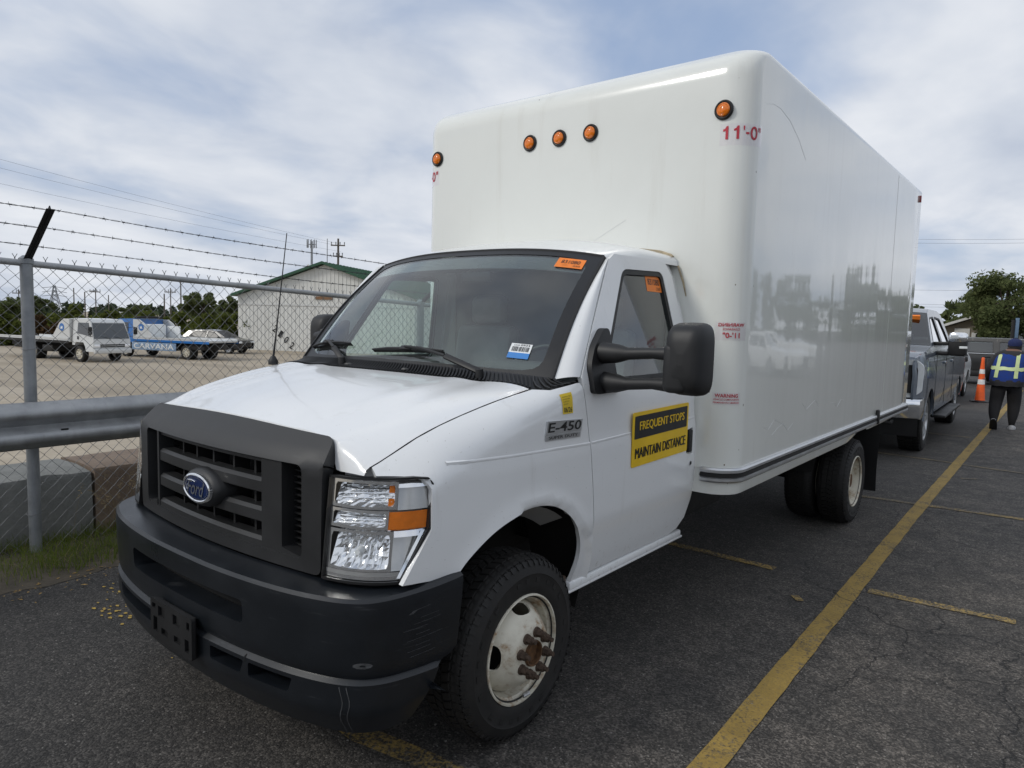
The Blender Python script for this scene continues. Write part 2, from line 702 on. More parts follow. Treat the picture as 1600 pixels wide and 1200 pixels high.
def make_gravel():
    t = NT("tan_gravel")
    v = t.coord()
    n1 = t.noise(v, 0.09, 5, 0.6)
    n2 = t.noise(v, 2.2, 6, 0.7)
    n3 = t.noise(t.mapping(v, (0.3, 1.4, 1), rot=(0, 0, 0.5)), 0.5, 5, 0.6)
    c = t.mix(t.rng(n1, 0.35, 0.65), (0.33, 0.275, 0.20), (0.44, 0.375, 0.285))
    c = t.mix(t.rng(n2, 0.35, 0.75, 0, 0.45), c, (0.20, 0.165, 0.12))
    c = t.mix(t.rng(n3, 0.45, 0.7, 0, 0.4), c, (0.42, 0.37, 0.30))
    tr = t.n("ShaderNodeTexWave", {"Vector": t.mapping(v, (1, 1, 1), rot=(0, 0, 1.22)), "Scale": 0.055, "Distortion": 6.0, "Detail": 3.0, "Detail Scale": 0.6}).outputs[1]
    c = t.mix(t.math('MULTIPLY', t.rng(tr, 0.72, 0.95, 0, 0.5), t.rng(n1, 0.4, 0.6, 0.3, 1)), c, (0.21, 0.175, 0.13))
    pat = t.noise(v, 0.22, 5, 0.65)
    c = t.mix(t.rng(pat, 0.56, 0.68, 0, 0.45), c, (0.235, 0.20, 0.155))
    t.bsdf(Base_Color=c, Roughness=0.95, Normal=t.bump(n2, 0.5, 0.02))
    return t.m


def make_carpaint(name, col, dirt=0.10, rough=0.22, coat=0.6):
    t = NT(name)
    v = t.coord()
    n = t.noise(v, 2.6, 6, 0.62)
    sp = t.noise(v, 90.0, 2, 0.6)
    c = t.mix(t.rng(n, 0.40, 0.85, 0, dirt), col, tuple(x * 0.72 for x in col))
    c = t.mix(t.rng(sp, 0.715, 0.75, 0, 0.35), c, (0.20, 0.16, 0.11))
    drip = t.noise(t.mapping(v, (9, 9, 0.8)), 1.0, 5, 0.7)
    c = t.mix(t.rng(drip, 0.60, 0.78, 0, dirt * 2.2), c, (0.36, 0.33, 0.28))
    spl = t.noise(v, 38.0, 4, 0.75)
    zlow = t.rng(t.n("ShaderNodeSeparateXYZ", {0: v}).outputs[2], 0.45, 0.85, 0.12, 0.0)
    c = t.mix(t.rng(t.math('ADD', spl, zlow), 0.68, 0.80, 0, 0.4), c, (0.30, 0.26, 0.21))
    b = t.bsdf(Base_Color=c, Roughness=t.rng(n, 0.3, 0.8, rough, rough + 0.05))
    b.inputs["Coat Weight"].default_value = coat
    b.inputs["Coat Roughness"].default_value = 0.05
    return t.m


def make_boxpaint():
    """white fibreglass: glossy, gently wavy panels, bug specks and scuffs on it"""
    t = NT("white_fibreglass")
    v = t.coord()
    n = t.noise(v, 1.3, 6, 0.6)
    c = t.mix(t.rng(n, 0.4, 0.75, 0, 0.5), (0.80, 0.812, 0.765), (0.71, 0.72, 0.67))
    streak = t.noise(t.mapping(v, (7, 7, 0.5)), 1.0, 5, 0.65)
    c = t.mix(t.rng(streak, 0.56, 0.75, 0, 0.22), c, (0.5, 0.46, 0.38))
    sv = t.n("ShaderNodeTexVoronoi", {"Vector": t.mapping(v, (1, 1, 0.8)), "Scale": 22.0})
    rnd = t.n("ShaderNodeSeparateColor", {0: sv.outputs["Color"]})
    speck = t.math('MULTIPLY', t.math('LESS_THAN', sv.outputs["Distance"], t.math('MULTIPLY', rnd.outputs[1], 0.13)), t.math('GREATER_THAN', rnd.outputs[0], 0.62))
    frontm = t.rng(t.n("ShaderNodeSeparateXYZ", {0: v}).outputs[1], 1.62, 1.75, 1, 0.12)
    c = t.mix(t.math('MULTIPLY', t.math('MULTIPLY', speck, frontm), 0.85), c, (0.14, 0.10, 0.06))
    wav = t.noise(t.mapping(v, (0.8, 1.1, 0.22)), 1.0, 2, 0.4)
    wv2 = t.noise(t.mapping(v, (2.0, 3.4, 0.35)), 1.0, 2, 0.5)
    h = t.math('ADD', wav, t.math('MULTIPLY', wv2, 0.32))
    b = t.bsdf(Base_Color=c, Roughness=t.rng(n, 0.3, 0.8, 0.16, 0.24), Normal=t.bump(h, 0.22, 0.03))
    b.inputs["Coat Weight"].default_value = 1.0
    b.inputs["Coat Roughness"].default_value = 0.045
    t.t.links.new(t.bump(h, 0.22, 0.03), b.inputs["Coat Normal"])
    return t.m


def make_rusty_rim():
    t = NT("cream_steel_rim")
    v = t.coord()
    n = t.noise(v, 9.0, 6, 0.65)
    n2 = t.noise(v, 30.0, 5, 0.7)
    c = t.mix(t.rng(n, 0.4, 0.7), (0.66, 0.63, 0.53), (0.50, 0.46, 0.37))
    c = t.mix(t.rng(t.math('ADD', t.math('MULTIPLY', n, 0.6), t.math('MULTIPLY', n2, 0.4)), 0.52, 0.64, 0, 0.9), c, (0.27, 0.15, 0.06))
    t.bsdf(Base_Color=c, Roughness=0.55)
    return t.m


def make_foliage(name, dark, light, trans=0.25):
    t = NT(name)
    r = t.n("ShaderNodeNewGeometry").outputs["Random Per Island"]
    big = t.noise(t.coord(), 0.8, 3, 0.5)
    f = t.math('ADD', t.math('MULTIPLY', r, 0.6), t.math('MULTIPLY', t.rng(big, 0.3, 0.7), 0.4))
    c = t.mix(f, dark, light)
    d = t.n("ShaderNodeBsdfDiffuse", {"Color": c})
    tr = t.n("ShaderNodeBsdfTranslucent", {"Color": c})
    mx = t.n("ShaderNodeMixShader", {0: trans, 1: d.outputs[0], 2: tr.outputs[0]})
    t.t.links.new(mx.outputs[0], t.out.inputs[0])
    return t.m


def make_siding():
    t = NT("white_metal_siding")
    v = t.coord()
    n = t.noise(t.mapping(v, (1, 1, 0.2)), 1.4, 5, 0.6)
    c = t.mix(t.rng(n, 0.4, 0.75, 0, 0.6), (0.70, 0.70, 0.665), (0.56, 0.55, 0.51))
    t.bsdf(Base_Color=c, Roughness=0.5)
    return t.m


def make_galv(name, a=(0.30, 0.31, 0.32), b=(0.44, 0.45, 0.46), rough=0.5):
    t = NT(name)
    v = t.coord()
    n = t.noise(v, 7.0, 6, 0.65)
    n2 = t.noise(t.mapping(v, (1, 1, 0.15)), 26.0, 5, 0.7)
    c = t.mix(t.rng(n, 0.35, 0.7), a, b)
    c = t.mix(t.rng(n2, 0.55, 0.75, 0, 0.35), c, (0.17, 0.165, 0.16))
    t.bsdf(Base_Color=c, Roughness=t.rng(n, 0.3, 0.7, rough - 0.1, rough + 0.15), Metallic=0.55)
    return t.m


def make_concrete(name, a, b):
    t = NT(name)
    v = t.coord()
    n = t.noise(v, 3.0, 7, 0.7)
    n2 = t.noise(v, 40.0, 4, 0.7)
    c = t.mix(t.rng(n, 0.35, 0.7), a, b)
    c = t.mix(t.rng(n2, 0.5, 0.8, 0, 0.4), c, tuple(x * 0.55 for x in a))
    t.bsdf(Base_Color=c, Roughness=0.9, Normal=t.bump(t.math('ADD', n, t.math('MULTIPLY', n2, 0.4)), 0.6, 0.02))
    return t.m


def make_rubber():
    t = NT("tyre_rubber")
    v = t.coord()
    n = t.noise(v, 12.0, 5, 0.65)
    c = t.mix(t.rng(n, 0.45, 0.75, 0, 0.55), (0.0095, 0.009, 0.0085), (0.028, 0.0245, 0.021))
    t.bsdf(Base_Color=c, Roughness=t.rng(n, 0.3, 0.7, 0.62, 0.8))
    return t.m


def make_plastic(name, col, rough=0.42, scr=0.25):
    t = NT(name)
    v = t.coord()
    n = t.noise(v, 3.0, 6, 0.6)
    s1 = t.noise(t.mapping(v, (3, 3, 40)), 2.0, 4, 0.6)
    c = t.mix(t.rng(n, 0.45, 0.75, 0, 0.5), col, tuple(min(1, x * 1.7 + 0.004) for x in col))
    c = t.mix(t.rng(s1, 0.64, 0.74, 0, scr), c, (0.10, 0.105, 0.11))
    t.bsdf(Base_Color=c, Roughness=t.rng(n, 0.3, 0.7, rough - 0.06, rough + 0.1), Normal=t.bump(t.noise(v, 420.0, 2, 0.5), 0.12, 0.001))
    return t.m


M_ASPH = make_asphalt()
M_LINE = make_linepaint("yellow_line_paint", 0.515, 0.635, (0.40, 0.265, 0.060))
M_LINE_WORN = make_linepaint("worn_yellow_line_paint", 0.445, 0.545, (0.44, 0.30, 0.085))
M_LINE_FAINT = make_linepaint("faded_yellow_line_paint", 0.42, 0.55, (0.30, 0.23, 0.11))
M_GRAVEL = make_gravel()
M_WHITE = make_carpaint("white_car_paint", (0.80, 0.81, 0.81))
M_WHITE_IN = mat("white_primer", (0.36, 0.36, 0.35), 0.7)
M_BOX = make_boxpaint()
M_BUMP = make_plastic("black_bumper_plastic", (0.0075, 0.0095, 0.0125), 0.33)
M_GRILLE = make_plastic("charcoal_grille_plastic", (0.017, 0.0175, 0.0185), 0.45, 0.1)
M_BLACK = make_plastic("matt_black_plastic", (0.009, 0.009, 0.0095), 0.5, 0.12)
M_MIRROR_H = make_plastic("grained_black_plastic", (0.011, 0.0112, 0.012), 0.52, 0.1)
M_DARK = mat("dark_void", (0.006, 0.006, 0.006), 0.8)
M_FRIT = mat("black_glass_frit", (0.008, 0.008, 0.0085), 0.38)
M_RUB = make_rubber()
M_RIM = make_rusty_rim()
M_RUST = mat("rusty_hub", (0.115, 0.058, 0.025), 0.8, 0.2, 0.5, 40, 0.4, 80)
M_LUG = mat("rusty_dark_steel", (0.085, 0.058, 0.042), 0.65, 0.3, 0.4, 60)
M_FACET = mat("faceted_reflector", (0.92, 0.93, 0.94), 0.14, 0.8, 0.02, 20)
M_SMOKE = mat("smoked_chrome", (0.50, 0.50, 0.49), 0.16, 0.5, 0.06, 20)
M_CHROME = mat("chrome", (0.86, 0.87, 0.88), 0.09, 0.92, 0.03)
M_REFLECTOR = mat("reflector_silver", (0.93, 0.935, 0.94), 0.26, 0.25, 0.03, 20)
M_HLGREY = mat("headlamp_bezel_grey", (0.62, 0.62, 0.62), 0.3, 0.1)
M_AMBER = mat("amber_plastic", (0.80, 0.20, 0.008), 0.18, 0, 0.12, 30, coat=0.6)
M_REDL = mat("red_lens", (0.30, 0.012, 0.014), 0.2, 0, 0.1, coat=0.5)
M_ALU = mat("brushed_aluminium", (0.58, 0.59, 0.60), 0.36, 0.85, 0.08, 14)
M_GLASS = glass_mat("windscreen_glass", (0.80, 0.91, 0.87), 1.5, film=0.045, gain=1.25)
M_GLASS_S = glass_mat("side_window_glass", (0.72, 0.82, 0.79), 1.5, film=0.03, gain=1.4)
M_GLASS_D = glass_mat("dark_tinted_glass", (0.16, 0.18, 0.18), 1.5)
M_BAND = glass_mat("blue_shade_band_glass", (0.34, 0.42, 0.52), 1.5)
M_LENS = glass_mat("clear_lamp_lens", (0.98, 0.985, 0.99), 1.4, gain=1.0)
M_INT = mat("grey_interior_plastic", (0.085, 0.089, 0.09), 0.75)
M_SEAT = mat("grey_vinyl_seat", (0.17, 0.175, 0.175), 0.55, 0, 0.15, 9)
M_BLUE_OVAL = mat("deep_blue_enamel", (0.008, 0.022, 0.10), 0.15, 0.2, coat=1.0)
M_ORANGE = mat("orange_sticker", (0.88, 0.23, 0.025), 0.5)
M_PAPER = mat("white_sticker_paper", (0.74, 0.76, 0.76), 0.55)
M_STBLUE = mat("blue_sticker_ink", (0.03, 0.20, 0.55), 0.5)
M_YELLOW = mat("yellow_magnet_sign", (0.80, 0.52, 0.012), 0.42, 0, 0.08)
M_YSTICK = mat("yellow_sticker", (0.78, 0.56, 0.03), 0.5)
M_INK = mat("black_ink", (0.010, 0.010, 0.010), 0.5)
M_REDINK = mat("red_ink", (0.52, 0.035, 0.055), 0.5)
M_FILM = glass_mat("clear_label_film", (0.985, 0.965, 0.985), 1.25, film=0.0)
M_TAPE = mat("old_sealant", (0.40, 0.33, 0.22), 0.8, 0, 0.35, 20)
M_CHASSIS = mat("black_chassis_paint", (0.012, 0.0115, 0.011), 0.7, 0, 0.4, 12)
M_GALV = make_galv("galvanised_steel")
M_GALV_D = make_galv("weathered_galvanised_steel", (0.22, 0.235, 0.25), (0.34, 0.355, 0.37), 0.5)
M_WIRE = make_galv("galvanised_wire", (0.16, 0.165, 0.17), (0.26, 0.265, 0.27), 0.5)
M_BARB = mat("dark_barbed_wire", (0.055, 0.055, 0.06), 0.6, 0.5, 0.3)
M_ARM = mat("dark_steel_arm", (0.02, 0.02, 0.022), 0.6, 0.4, 0.3)
M_CONC = make_concrete("grey_concrete", (0.15, 0.155, 0.145), (0.23, 0.23, 0.215))
M_CONC_B = make_concrete("brown_concrete", (0.15, 0.108, 0.078), (0.23, 0.175, 0.13))
M_SOIL = make_concrete("soil_and_litter", (0.045, 0.038, 0.028), (0.085, 0.07, 0.05))
M_GRASS = make_foliage("grass_blades", (0.06, 0.095, 0.014), (0.19, 0.24, 0.05), 0.45)
M_STRAW = make_foliage("dry_grass", (0.17, 0.13, 0.07), (0.36, 0.29, 0.17), 0.25)
M_LEAF_A = make_foliage("tree_leaves", (0.070, 0.092, 0.038), (0.180, 0.205, 0.088), 0.5)
M_LEAF_B = make_foliage("hedge_leaves", (0.062, 0.085, 0.022), (0.19, 0.21, 0.058), 0.5)
M_LEAF_C = make_foliage("reddish_shrub_leaves", (0.045, 0.032, 0.018), (0.12, 0.075, 0.04))
M_LEAF_F = make_foliage("far_wood_leaves", (0.050, 0.070, 0.045), (0.110, 0.138, 0.080), 0.45)
M_BARK = mat("bark", (0.075, 0.058, 0.043), 0.9, 0, 0.35, 10)
M_WOODP = mat("weathered_pole_wood", (0.11, 0.095, 0.08), 0.9, 0, 0.2)
M_SIDING = make_siding()
M_GROOF = mat("green_metal_roof", (0.022, 0.085, 0.045), 0.45, 0, 0.1)
M_BROWNROOF = mat("grey_shingles", (0.11, 0.10, 0.092), 0.9, 0, 0.2)
M_STUCCO = mat("tan_render", (0.20, 0.175, 0.135), 0.9, 0, 0.12)
M_TRIMW = mat("white_trim", (0.6, 0.6, 0.58), 0.6)
M_SILVER = make_carpaint("steel_grey_paint", (0.135, 0.160, 0.195), 0.15, 0.2)
M_BLKCAR = make_carpaint("charcoal_paint", (0.016, 0.016, 0.0165), 0.2, 0.4, 0.25)
M_DKCAR = make_carpaint("black_paint", (0.013, 0.014, 0.017), 0.2, 0.2)
M_TOWW = make_carpaint("white_truck_paint", (0.62, 0.63, 0.62), 0.3, 0.3)
M_TOWB = make_carpaint("blue_truck_paint", (0.025, 0.16, 0.47), 0.2, 0.3)
M_PALEBLUE = mat("pale_blue_panel", (0.25, 0.36, 0.52), 0.5)
M_CONE = mat("orange_cone_plastic", (0.86, 0.12, 0.015), 0.5, 0, 0.15)
M_CONEW = mat("white_reflective_band", (0.78, 0.78, 0.76), 0.4)
M_VEST = mat("royal_blue_mesh_fabric", (0.009, 0.036, 0.20), 0.85, 0, 0.25, 12)
M_HIVIS = mat("lime_reflective_tape", (0.56, 0.66, 0.32), 0.45, 0, 0.1)
M_CLOTH = mat("black_trousers_cloth", (0.016, 0.015, 0.016), 0.9, 0, 0.3, 14)
M_JACKET = mat("charcoal_jacket_cloth", (0.028, 0.027, 0.03), 0.9, 0, 0.3, 14)
M_CAP = mat("navy_cap_cloth", (0.013, 0.022, 0.085), 0.85)
M_SHOE = mat("pale_shoe", (0.42, 0.42, 0.42), 0.7)
M_SKIN = mat("skin", (0.16, 0.085, 0.055), 0.55)
M_HAIR = mat("dark_hair", (0.012, 0.010, 0.009), 0.6)

# ------------------------------------------------------------------ ground and painted lines
def flat(name, x0, x1, y0, y1, z, m, nx=1, ny=1):
    mb = MB()
    mb.grid([[(x0 + (x1 - x0) * i / nx, y0 + (y1 - y0) * j / ny, z) for i in range(nx + 1)] for j in range(ny + 1)])
    return mb.obj(name, m, fix=False, smooth=False)


tag(flat("asphalt_lot", -3.95, 160, -60, 300, 0.0, M_ASPH), kind="structure")
LOTZ = -0.95
tag(flat("gravel_lot", -900, -3.95, -400, 900, LOTZ, M_GRAVEL), kind="structure")
tag(flat("far_ground", -1500, 1500, -1500, 1500, -2.0, M_SOIL), kind="structure")
mb = MB()
mb.box((-4.0, 120, -0.56), (0.10, 360, 1.1))
tag(mb.obj("retaining_bank", M_CONC, smooth=False), kind="structure")


def line(name, pts, w, z, m, label, group, jag=0.0):
    """a painted stripe along a polyline with slightly ragged edges"""
    mb = MB()
    P = []
    for a, b in zip(pts[:-1], pts[1:]):
        n = max(2, int((Vector(b) - Vector(a)).length / 0.12))
        P += [Vector(a) + (Vector(b) - Vector(a)) * i / n for i in range(n)]
    P.append(Vector(pts[-1]))
    rows = []
    for i, p in enumerate(P):
        d = (P[min(i + 1, len(P) - 1)] - P[max(i - 1, 0)]).normalized()
        q = Vector((-d.y, d.x))
        a = w / 2 * (1 + random.uniform(-jag, jag))
        b = w / 2 * (1 + random.uniform(-jag, jag))
        rows.append([(p.x - q.x * a, p.y - q.y * a, z), (p.x + q.x * b, p.y + q.y * b, z)])
    mb.grid(rows)
    o = mb.obj(name, m, fix=False, smooth=False)
    return tag(o, label, "road marking", group)


line("painted_line", [(1.665, -1.4), (1.655, 0.3), (1.575, 5.0), (1.50, 12.6), (1.40, 24)], 0.112, 0.0055, M_LINE,
     "long yellow line running along the truck's driver side towards the person", None, 0.06)
for nm, pts, w, m, lb in (
    ("stall_line", [(-1.6, -0.30), (0.5, -0.40), (0.92, -0.33), (1.2, -0.32)], 0.10, M_LINE_WORN, "worn yellow stall line across the asphalt just under the truck's front bumper"),
    ("stall_line", [(0.1, 2.79), (1.10, 2.775)], 0.085, M_LINE_WORN, "yellow stall line behind the front wheel, ending left of the long line"),
    ("stall_line", [(1.70, 2.78), (2.48, 2.84)], 0.085, M_LINE_WORN, "yellow stall line on the right of the long line, nearest the camera"),
    ("stall_line", [(0.8, 5.57), (1.52, 5.64)], 0.085, M_LINE_FAINT, "yellow stall line running from behind the truck's rear wheel to the long line"),
    ("stall_line", [(1.60, 5.65), (3.6, 5.80)], 0.09, M_LINE_WORN, "second yellow stall line on the right of the long line, beyond the cracked area"),
    ("stall_line", [(0.2, 8.6), (1.48, 8.48)], 0.08, M_LINE_FAINT, "faint stall line in front of the grey pickup"),
    ("stall_line", [(1.58, 8.43), (3.6, 8.2)], 0.08, M_LINE_FAINT, "faded stall line on the right of the long line level with the grey pickup's front"),
    ("stall_line", [(0.2, 11.35), (1.4, 11.3)], 0.08, M_LINE_FAINT, "faint stall line beside the grey pickup's running board"),
    ("paint_dash", [(1.36, 2.36), (1.42, 2.29)], 0.05, M_LINE_WORN, "small yellow paint dab left of the long line near its crossing"),
    ("paint_dash", [(1.70, 7.40), (1.84, 7.52)], 0.06, M_LINE_FAINT, "short slanted yellow dash right of the long line, farther back"),
):
    line(nm, pts, w, 0.0042, m, lb, None, 0.12)
for i, (x, y) in enumerate(((-1.42, -0.55), (-1.36, -0.50), (-1.25, -0.58))):
    pass

# ------------------------------------------------------------------ THE BOX TRUCK
truck = empty("box_truck", "white cab-chassis box truck with black grille and bumper parked along the yellow line", "truck")

WS_Z = [0.40, 0.50, 0.60, 0.72, 0.785, 0.80, 0.95, 1.10, 1.14, 1.17, 1.30, 1.42, 1.47, 2.00, 2.05, 2.2]
WS_X = [0.920, 0.940, 0.965, 0.988, 1.000, 1.003, 1.006, 1.004, 1.003, 0.997, 0.992, 0.982, 0.970, 0.850, 0.835, 0.80]


def wS(z, y=0.8):
    return interp(z, WS_Z, WS_X) + interp(y, [-0.75, -0.45, -0.1], [-0.065, -0.03, 0.0])


SY = [-0.75, -0.62, -0.42, -0.13, 0.15, 0.35, 0.45]
SEC = dict(zt=[1.272, 1.300, 1.345, 1.398, 1.430, 1.455, 1.468],
           zh=[1.235, 1.268, 1.325, 1.388, 1.425, 1.450, 1.462],
           cx=[0.82, 0.85, 0.905, 0.950, 0.970, 0.985, 0.995],
           cz=[1.18, 1.225, 1.325, 1.400, 1.450, 1.500, 1.530],
           zs=[0.99, 1.03, 1.14, 1.245, 1.31, 1.36, 1.39])
BL = 0.35


def cub(y, xs, ys):
    """smooth curve through knots"""
    n = len(xs)
    y = min(max(y, xs[0]), xs[-1])
    i = max(0, min(n - 2, int(np.searchsorted(xs, y)) - 1))
    h = xs[i + 1] - xs[i]
    def m(k):
        if k == 0:
            return (ys[1] - ys[0]) / (xs[1] - xs[0])
        if k == n - 1:
            return (ys[-1] - ys[-2]) / (xs[-1] - xs[-2])
        return (ys[k + 1] - ys[k - 1]) / (xs[k + 1] - xs[k - 1])
    t = (y - xs[i]) / h
    return (2 * t ** 3 - 3 * t * t + 1) * ys[i] + (t ** 3 - 2 * t * t + t) * h * m(i) + (-2 * t ** 3 + 3 * t * t) * ys[i + 1] + (t ** 3 - t * t) * h * m(i + 1)


def sec(y):
    return [cub(y, SY, SEC[k]) for k in ("zt", "zh", "cx", "cz", "zs")]


def bez(y, t):
    zt, zh, cx, cz, zs = sec(y)
    w = wS(zs, y)
    a, b, c = (1 - t) ** 2, 2 * t * (1 - t), t * t
    return a * 0.64 + b * cx + c * w, a * zh + b * cz + c * zs


def front_side(y, v):
    """fender skin: v is height up the side, then along the shoulder"""
    zs = cub(y, SY, SEC["zs"])
    if v <= zs:
        x, z = wS(v, y), v
    else:
        x, z = bez(y, max(0.0, 1 - (v - zs) / BL))
    # rolled lip round the wheel arch
    r = sqrt(((y - 0.055) / 0.48) ** 2 + ((z - 0.50) / 0.455) ** 2)
    if z < 1.05 and 1.0 < r < 1.16:
        x += 0.012 * (0.5 + 0.5 * cos(pi * (r - 1.0) / 0.16))
    return (x, y, z)


def vcut(y):
    return cub(y, SY, SEC["zs"]) + BL * interp(y, [-0.7, -0.3, 0.145, 0.20, 0.30, 0.42], [0.50, 0.50, 0.495, 0.36, 0.30, 0.22])


DF = [(0.548, 0.53), (0.540, 0.58), (0.500, 0.85), (0.458, 1.15), (0.405, 1.45)]      # door's front edge


def dfy(z):
    return interp(z, [p[1] for p in DF], [p[0] for p in DF])


arch = [(-0.372, 0.775), (-0.335, 0.815), (-0.27, 0.862), (-0.19, 0.905), (-0.10, 0.935), (0.0, 0.950), (0.09, 0.948), (0.18, 0.930), (0.26, 0.895), (0.33, 0.845), (0.385, 0.78), (0.425, 0.71), (0.438, 0.64), (0.425, 0.57), (0.405, 0.51)]
arch = catmull(arch, 4)
f_out = [(-0.605, 0.800)] + arch + [(0.535, 0.505)] + [(y - 0.006, z) for y, z in DF[1:]]
f_out += [(0.385, vcut(0.40))] + [(y, vcut(y)) for y in (0.34, 0.28, 0.22, 0.15, 0.05, -0.05, -0.15, -0.25, -0.35, -0.45, -0.55, -0.60)]
f_out += [(-0.628, vcut(-0.628)), (-0.632, 1.168), (-0.56, 1.157), (-0.505, 1.146), (-0.488, 1.11), (-0.488, 0.97)]
for mir in (False, True):
    o = panel("fender", f_out, [], front_side, M_WHITE, truck, step=0.028, thick=0.02, toward=(1, 0, 0), mirror=mir, angle=50)

# hood --------------------------------------------------------------
cols = [("c", x) for x in np.linspace(-0.64, 0.64, 25)]
hood_cols = [("b", -t) for t in np.linspace(0.492, 0.06, 9)] + cols + [("b", t) for t in np.linspace(0.06, 0.492, 9)]


def hood_pt(y, c, dz=0.0):
    k, q = c
    if k == "c":
        zt, zh, *_ = sec(y)
        # two soft raised creases run back from the grille corners
        w = 0.006 * math.exp(-((abs(q) - 0.50) / 0.05) ** 2)
        return (q, y, zt + (zh - zt) * (abs(q) / 0.64) ** 2.2 + w + dz)
    x, z = bez(y, abs(q))
    return (math.copysign(x - 0.003, q), y, z + dz)


def hood_front(c):
    k, q = c
    return -0.674 + 0.026 * (abs(q) / 0.64) ** 2 if k == "c" else interp(abs(q), [0, 0.492], [-0.648, -0.632])


def hood_rear(c):
    k, q = c
    return 0.125 if k == "c" else interp(abs(q), [0, 0.492], [0.128, 0.145])


def nose(c, i):
    k, q = c
    y = hood_front(c)
    p = hood_pt(y, c)
    if k == "c":
        return (p[0], p[1] - (0.004, 0.006)[i], p[2] - (0.010, 0.03)[i])
    a = min(1, abs(q) / 0.12)
    zb = p[2] - 0.03 + a * (1.158 - p[2] + 0.03)
    return (p[0], y - (0.016, 0.024)[i] * a - 0.004 * (1 - a), p[2] + (zb - p[2]) * (0.35, 1.0)[i])


rows = [[nose(c, 1) for c in hood_cols], [nose(c, 0) for c in hood_cols]]
for a in np.linspace(0, 1, 22):
    rows.append([hood_pt(hood_front(c) + (hood_rear(c) - hood_front(c)) * a, c) for c in hood_cols])
rows.append([(x, y + 0.01, z - 0.02) for x, y, z in rows[-1]])
mb = MB()
mb.grid(rows)
hood = mb.obj("hood", M_WHITE, truck, angle=45)

M_NOZ = mat("grey_nozzle_plastic", (0.12, 0.12, 0.115), 0.6)
# cowl -------------------------------------------------------------
def ws_pt(u, v, off=0.0):
    """windscreen: u -1..1 across, v 0..1 up"""
    b = 1 - abs(u) ** 2.6
    x = u * (0.885 + (0.800 - 0.885) * v)
    y0, y1 = 0.30 - 0.085 * b, 0.825 - 0.055 * b
    z0, z1 = 1.445 + 0.018 * b, 2.008 + 0.052 * b
    bow = 0.028 * sin(pi * v)
    y = y0 + (y1 - y0) * v - bow
    z = z0 + (z1 - z0) * v + bow * 0.6
    n = Vector((u * 0.35, -0.72, 0.66)).normalized()
    return (x + n.x * off, y + n.y * off, z + n.z * off)


def cowl_pt(u, a):
    q = u * 0.515
    au = abs(u)
    if au <= 0.88:
        c = ("c", u * 0.64 / 0.64) if au <= 0.64 else ("b", math.copysign((au - 0.64) / 0.24 * 0.50, u))
        f = hood_pt(hood_rear(c) + 0.004, c, -0.004)
    else:
        y = 0.15 + (au - 0.88) / 0.12 * 0.245
        p = front_side(y, vcut(min(y, 0.385)) + 0.004)
        f = (math.copysign(p[0], u), p[1], p[2] - 0.003)
    r = ws_pt(math.copysign(min(1.0, au * 1.05), u), 0.0, 0.004)
    k = a * a * (3 - 2 * a)
    return (f[0] + (r[0] - f[0]) * a, f[1] + (r[1] - f[1]) * a, f[2] + (r[2] - f[2]) * a - 0.012 * sin(pi * a))


mb = MB()
mb.grid([[cowl_pt(u, a) for u in np.r_[np.linspace(-1, -0.88, 9), np.linspace(-0.87, 0.87, 36), np.linspace(0.88, 1, 9)]] for a in np.linspace(0, 1, 6)])
cowl = mb.obj("cowl_panel", M_BLACK, truck)
mb = MB()
for i in range(-46, 47):
    u0 = i / 47.0
    lean = 0.03
    P = [cowl_pt(max(-1, min(1, u0 + lean * (0.9 - a))), a) for a in (0.10, 0.4, 0.7, 0.92)]
    mb.tube([(p[0], p[1], p[2] + 0.006) for p in P], 0.0045, 5)
tag(mb.obj("vent_slats", M_GRILLE, cowl), kind="stuff")
for u in (-0.33, 0.12):
    mb = MB()
    p = cowl_pt(u, 0.45)
    mb.box((p[0], p[1], p[2] + 0.011), (0.028, 0.03, 0.006), bev=0.002)
    mb.box((p[0] - 0.012, p[1] + 0.012, p[2] + 0.013), (0.006, 0.03, 0.008))
    mb.obj("washer_nozzle", M_NOZ, cowl)

# windscreen, frit, seals, pillars, roof --------------------------------
mb = MB()
mb.grid([[ws_pt(u, v) for u in np.linspace(-1, 1, 33)] for v in np.linspace(0, 1, 13)])
wscr = mb.obj("windscreen", M_GLASS, truck)
mb = MB()
mb.grid([[ws_pt(u, v, -0.004) for u in np.linspace(-0.93, 0.93, 25)] for v in np.linspace(0.82, 0.955, 4)])
mb.obj("shade_band", M_BAND, wscr)


def rect_ring(mb, f, u0, u1, v0, v1, iu, iv, n=16, rad=0.3):
    outer, inner = [], []
    def loop(a0, a1, b0, b1, r):
        pts = rounded([(a0, b0), (a1, b0), (a1, b1), (a0, b1)], 0.0)
        out = []
        for i in range(4):
            p, q = pts[i], pts[(i + 1) % 4]
            out += [(p[0] + (q[0] - p[0]) * k / n, p[1] + (q[1] - p[1]) * k / n) for k in range(n)]
        return out
    A = loop(u0, u1, v0, v1, 0)
    B = loop(u0 + iu, u1 - iu, v0 + iv[0], v1 - iv[1], 0)
    # ease the inner corners round
    cx, cy = (u0 + u1) / 2, (v0 + v1) / 2
    hx, hy = (u1 - u0) / 2 - iu, (v1 - v0 - iv[0] - iv[1]) / 2
    cy = v0 + iv[0] + hy
    B2 = []
    for x, y in B:
        X, Y = abs(x - cx) / hx, abs(y - cy) / hy
        m_ = max(X, Y)
        k = (X ** 14 + Y ** 14) ** (1 / 14) if m_ > 0 else 1
        B2.append((cx + (x - cx) * m_ / k, cy + (y - cy) * m_ / k))
    mb.grid([[f(*p) for p in A], [f(*p) for p in B2]], closed=True)


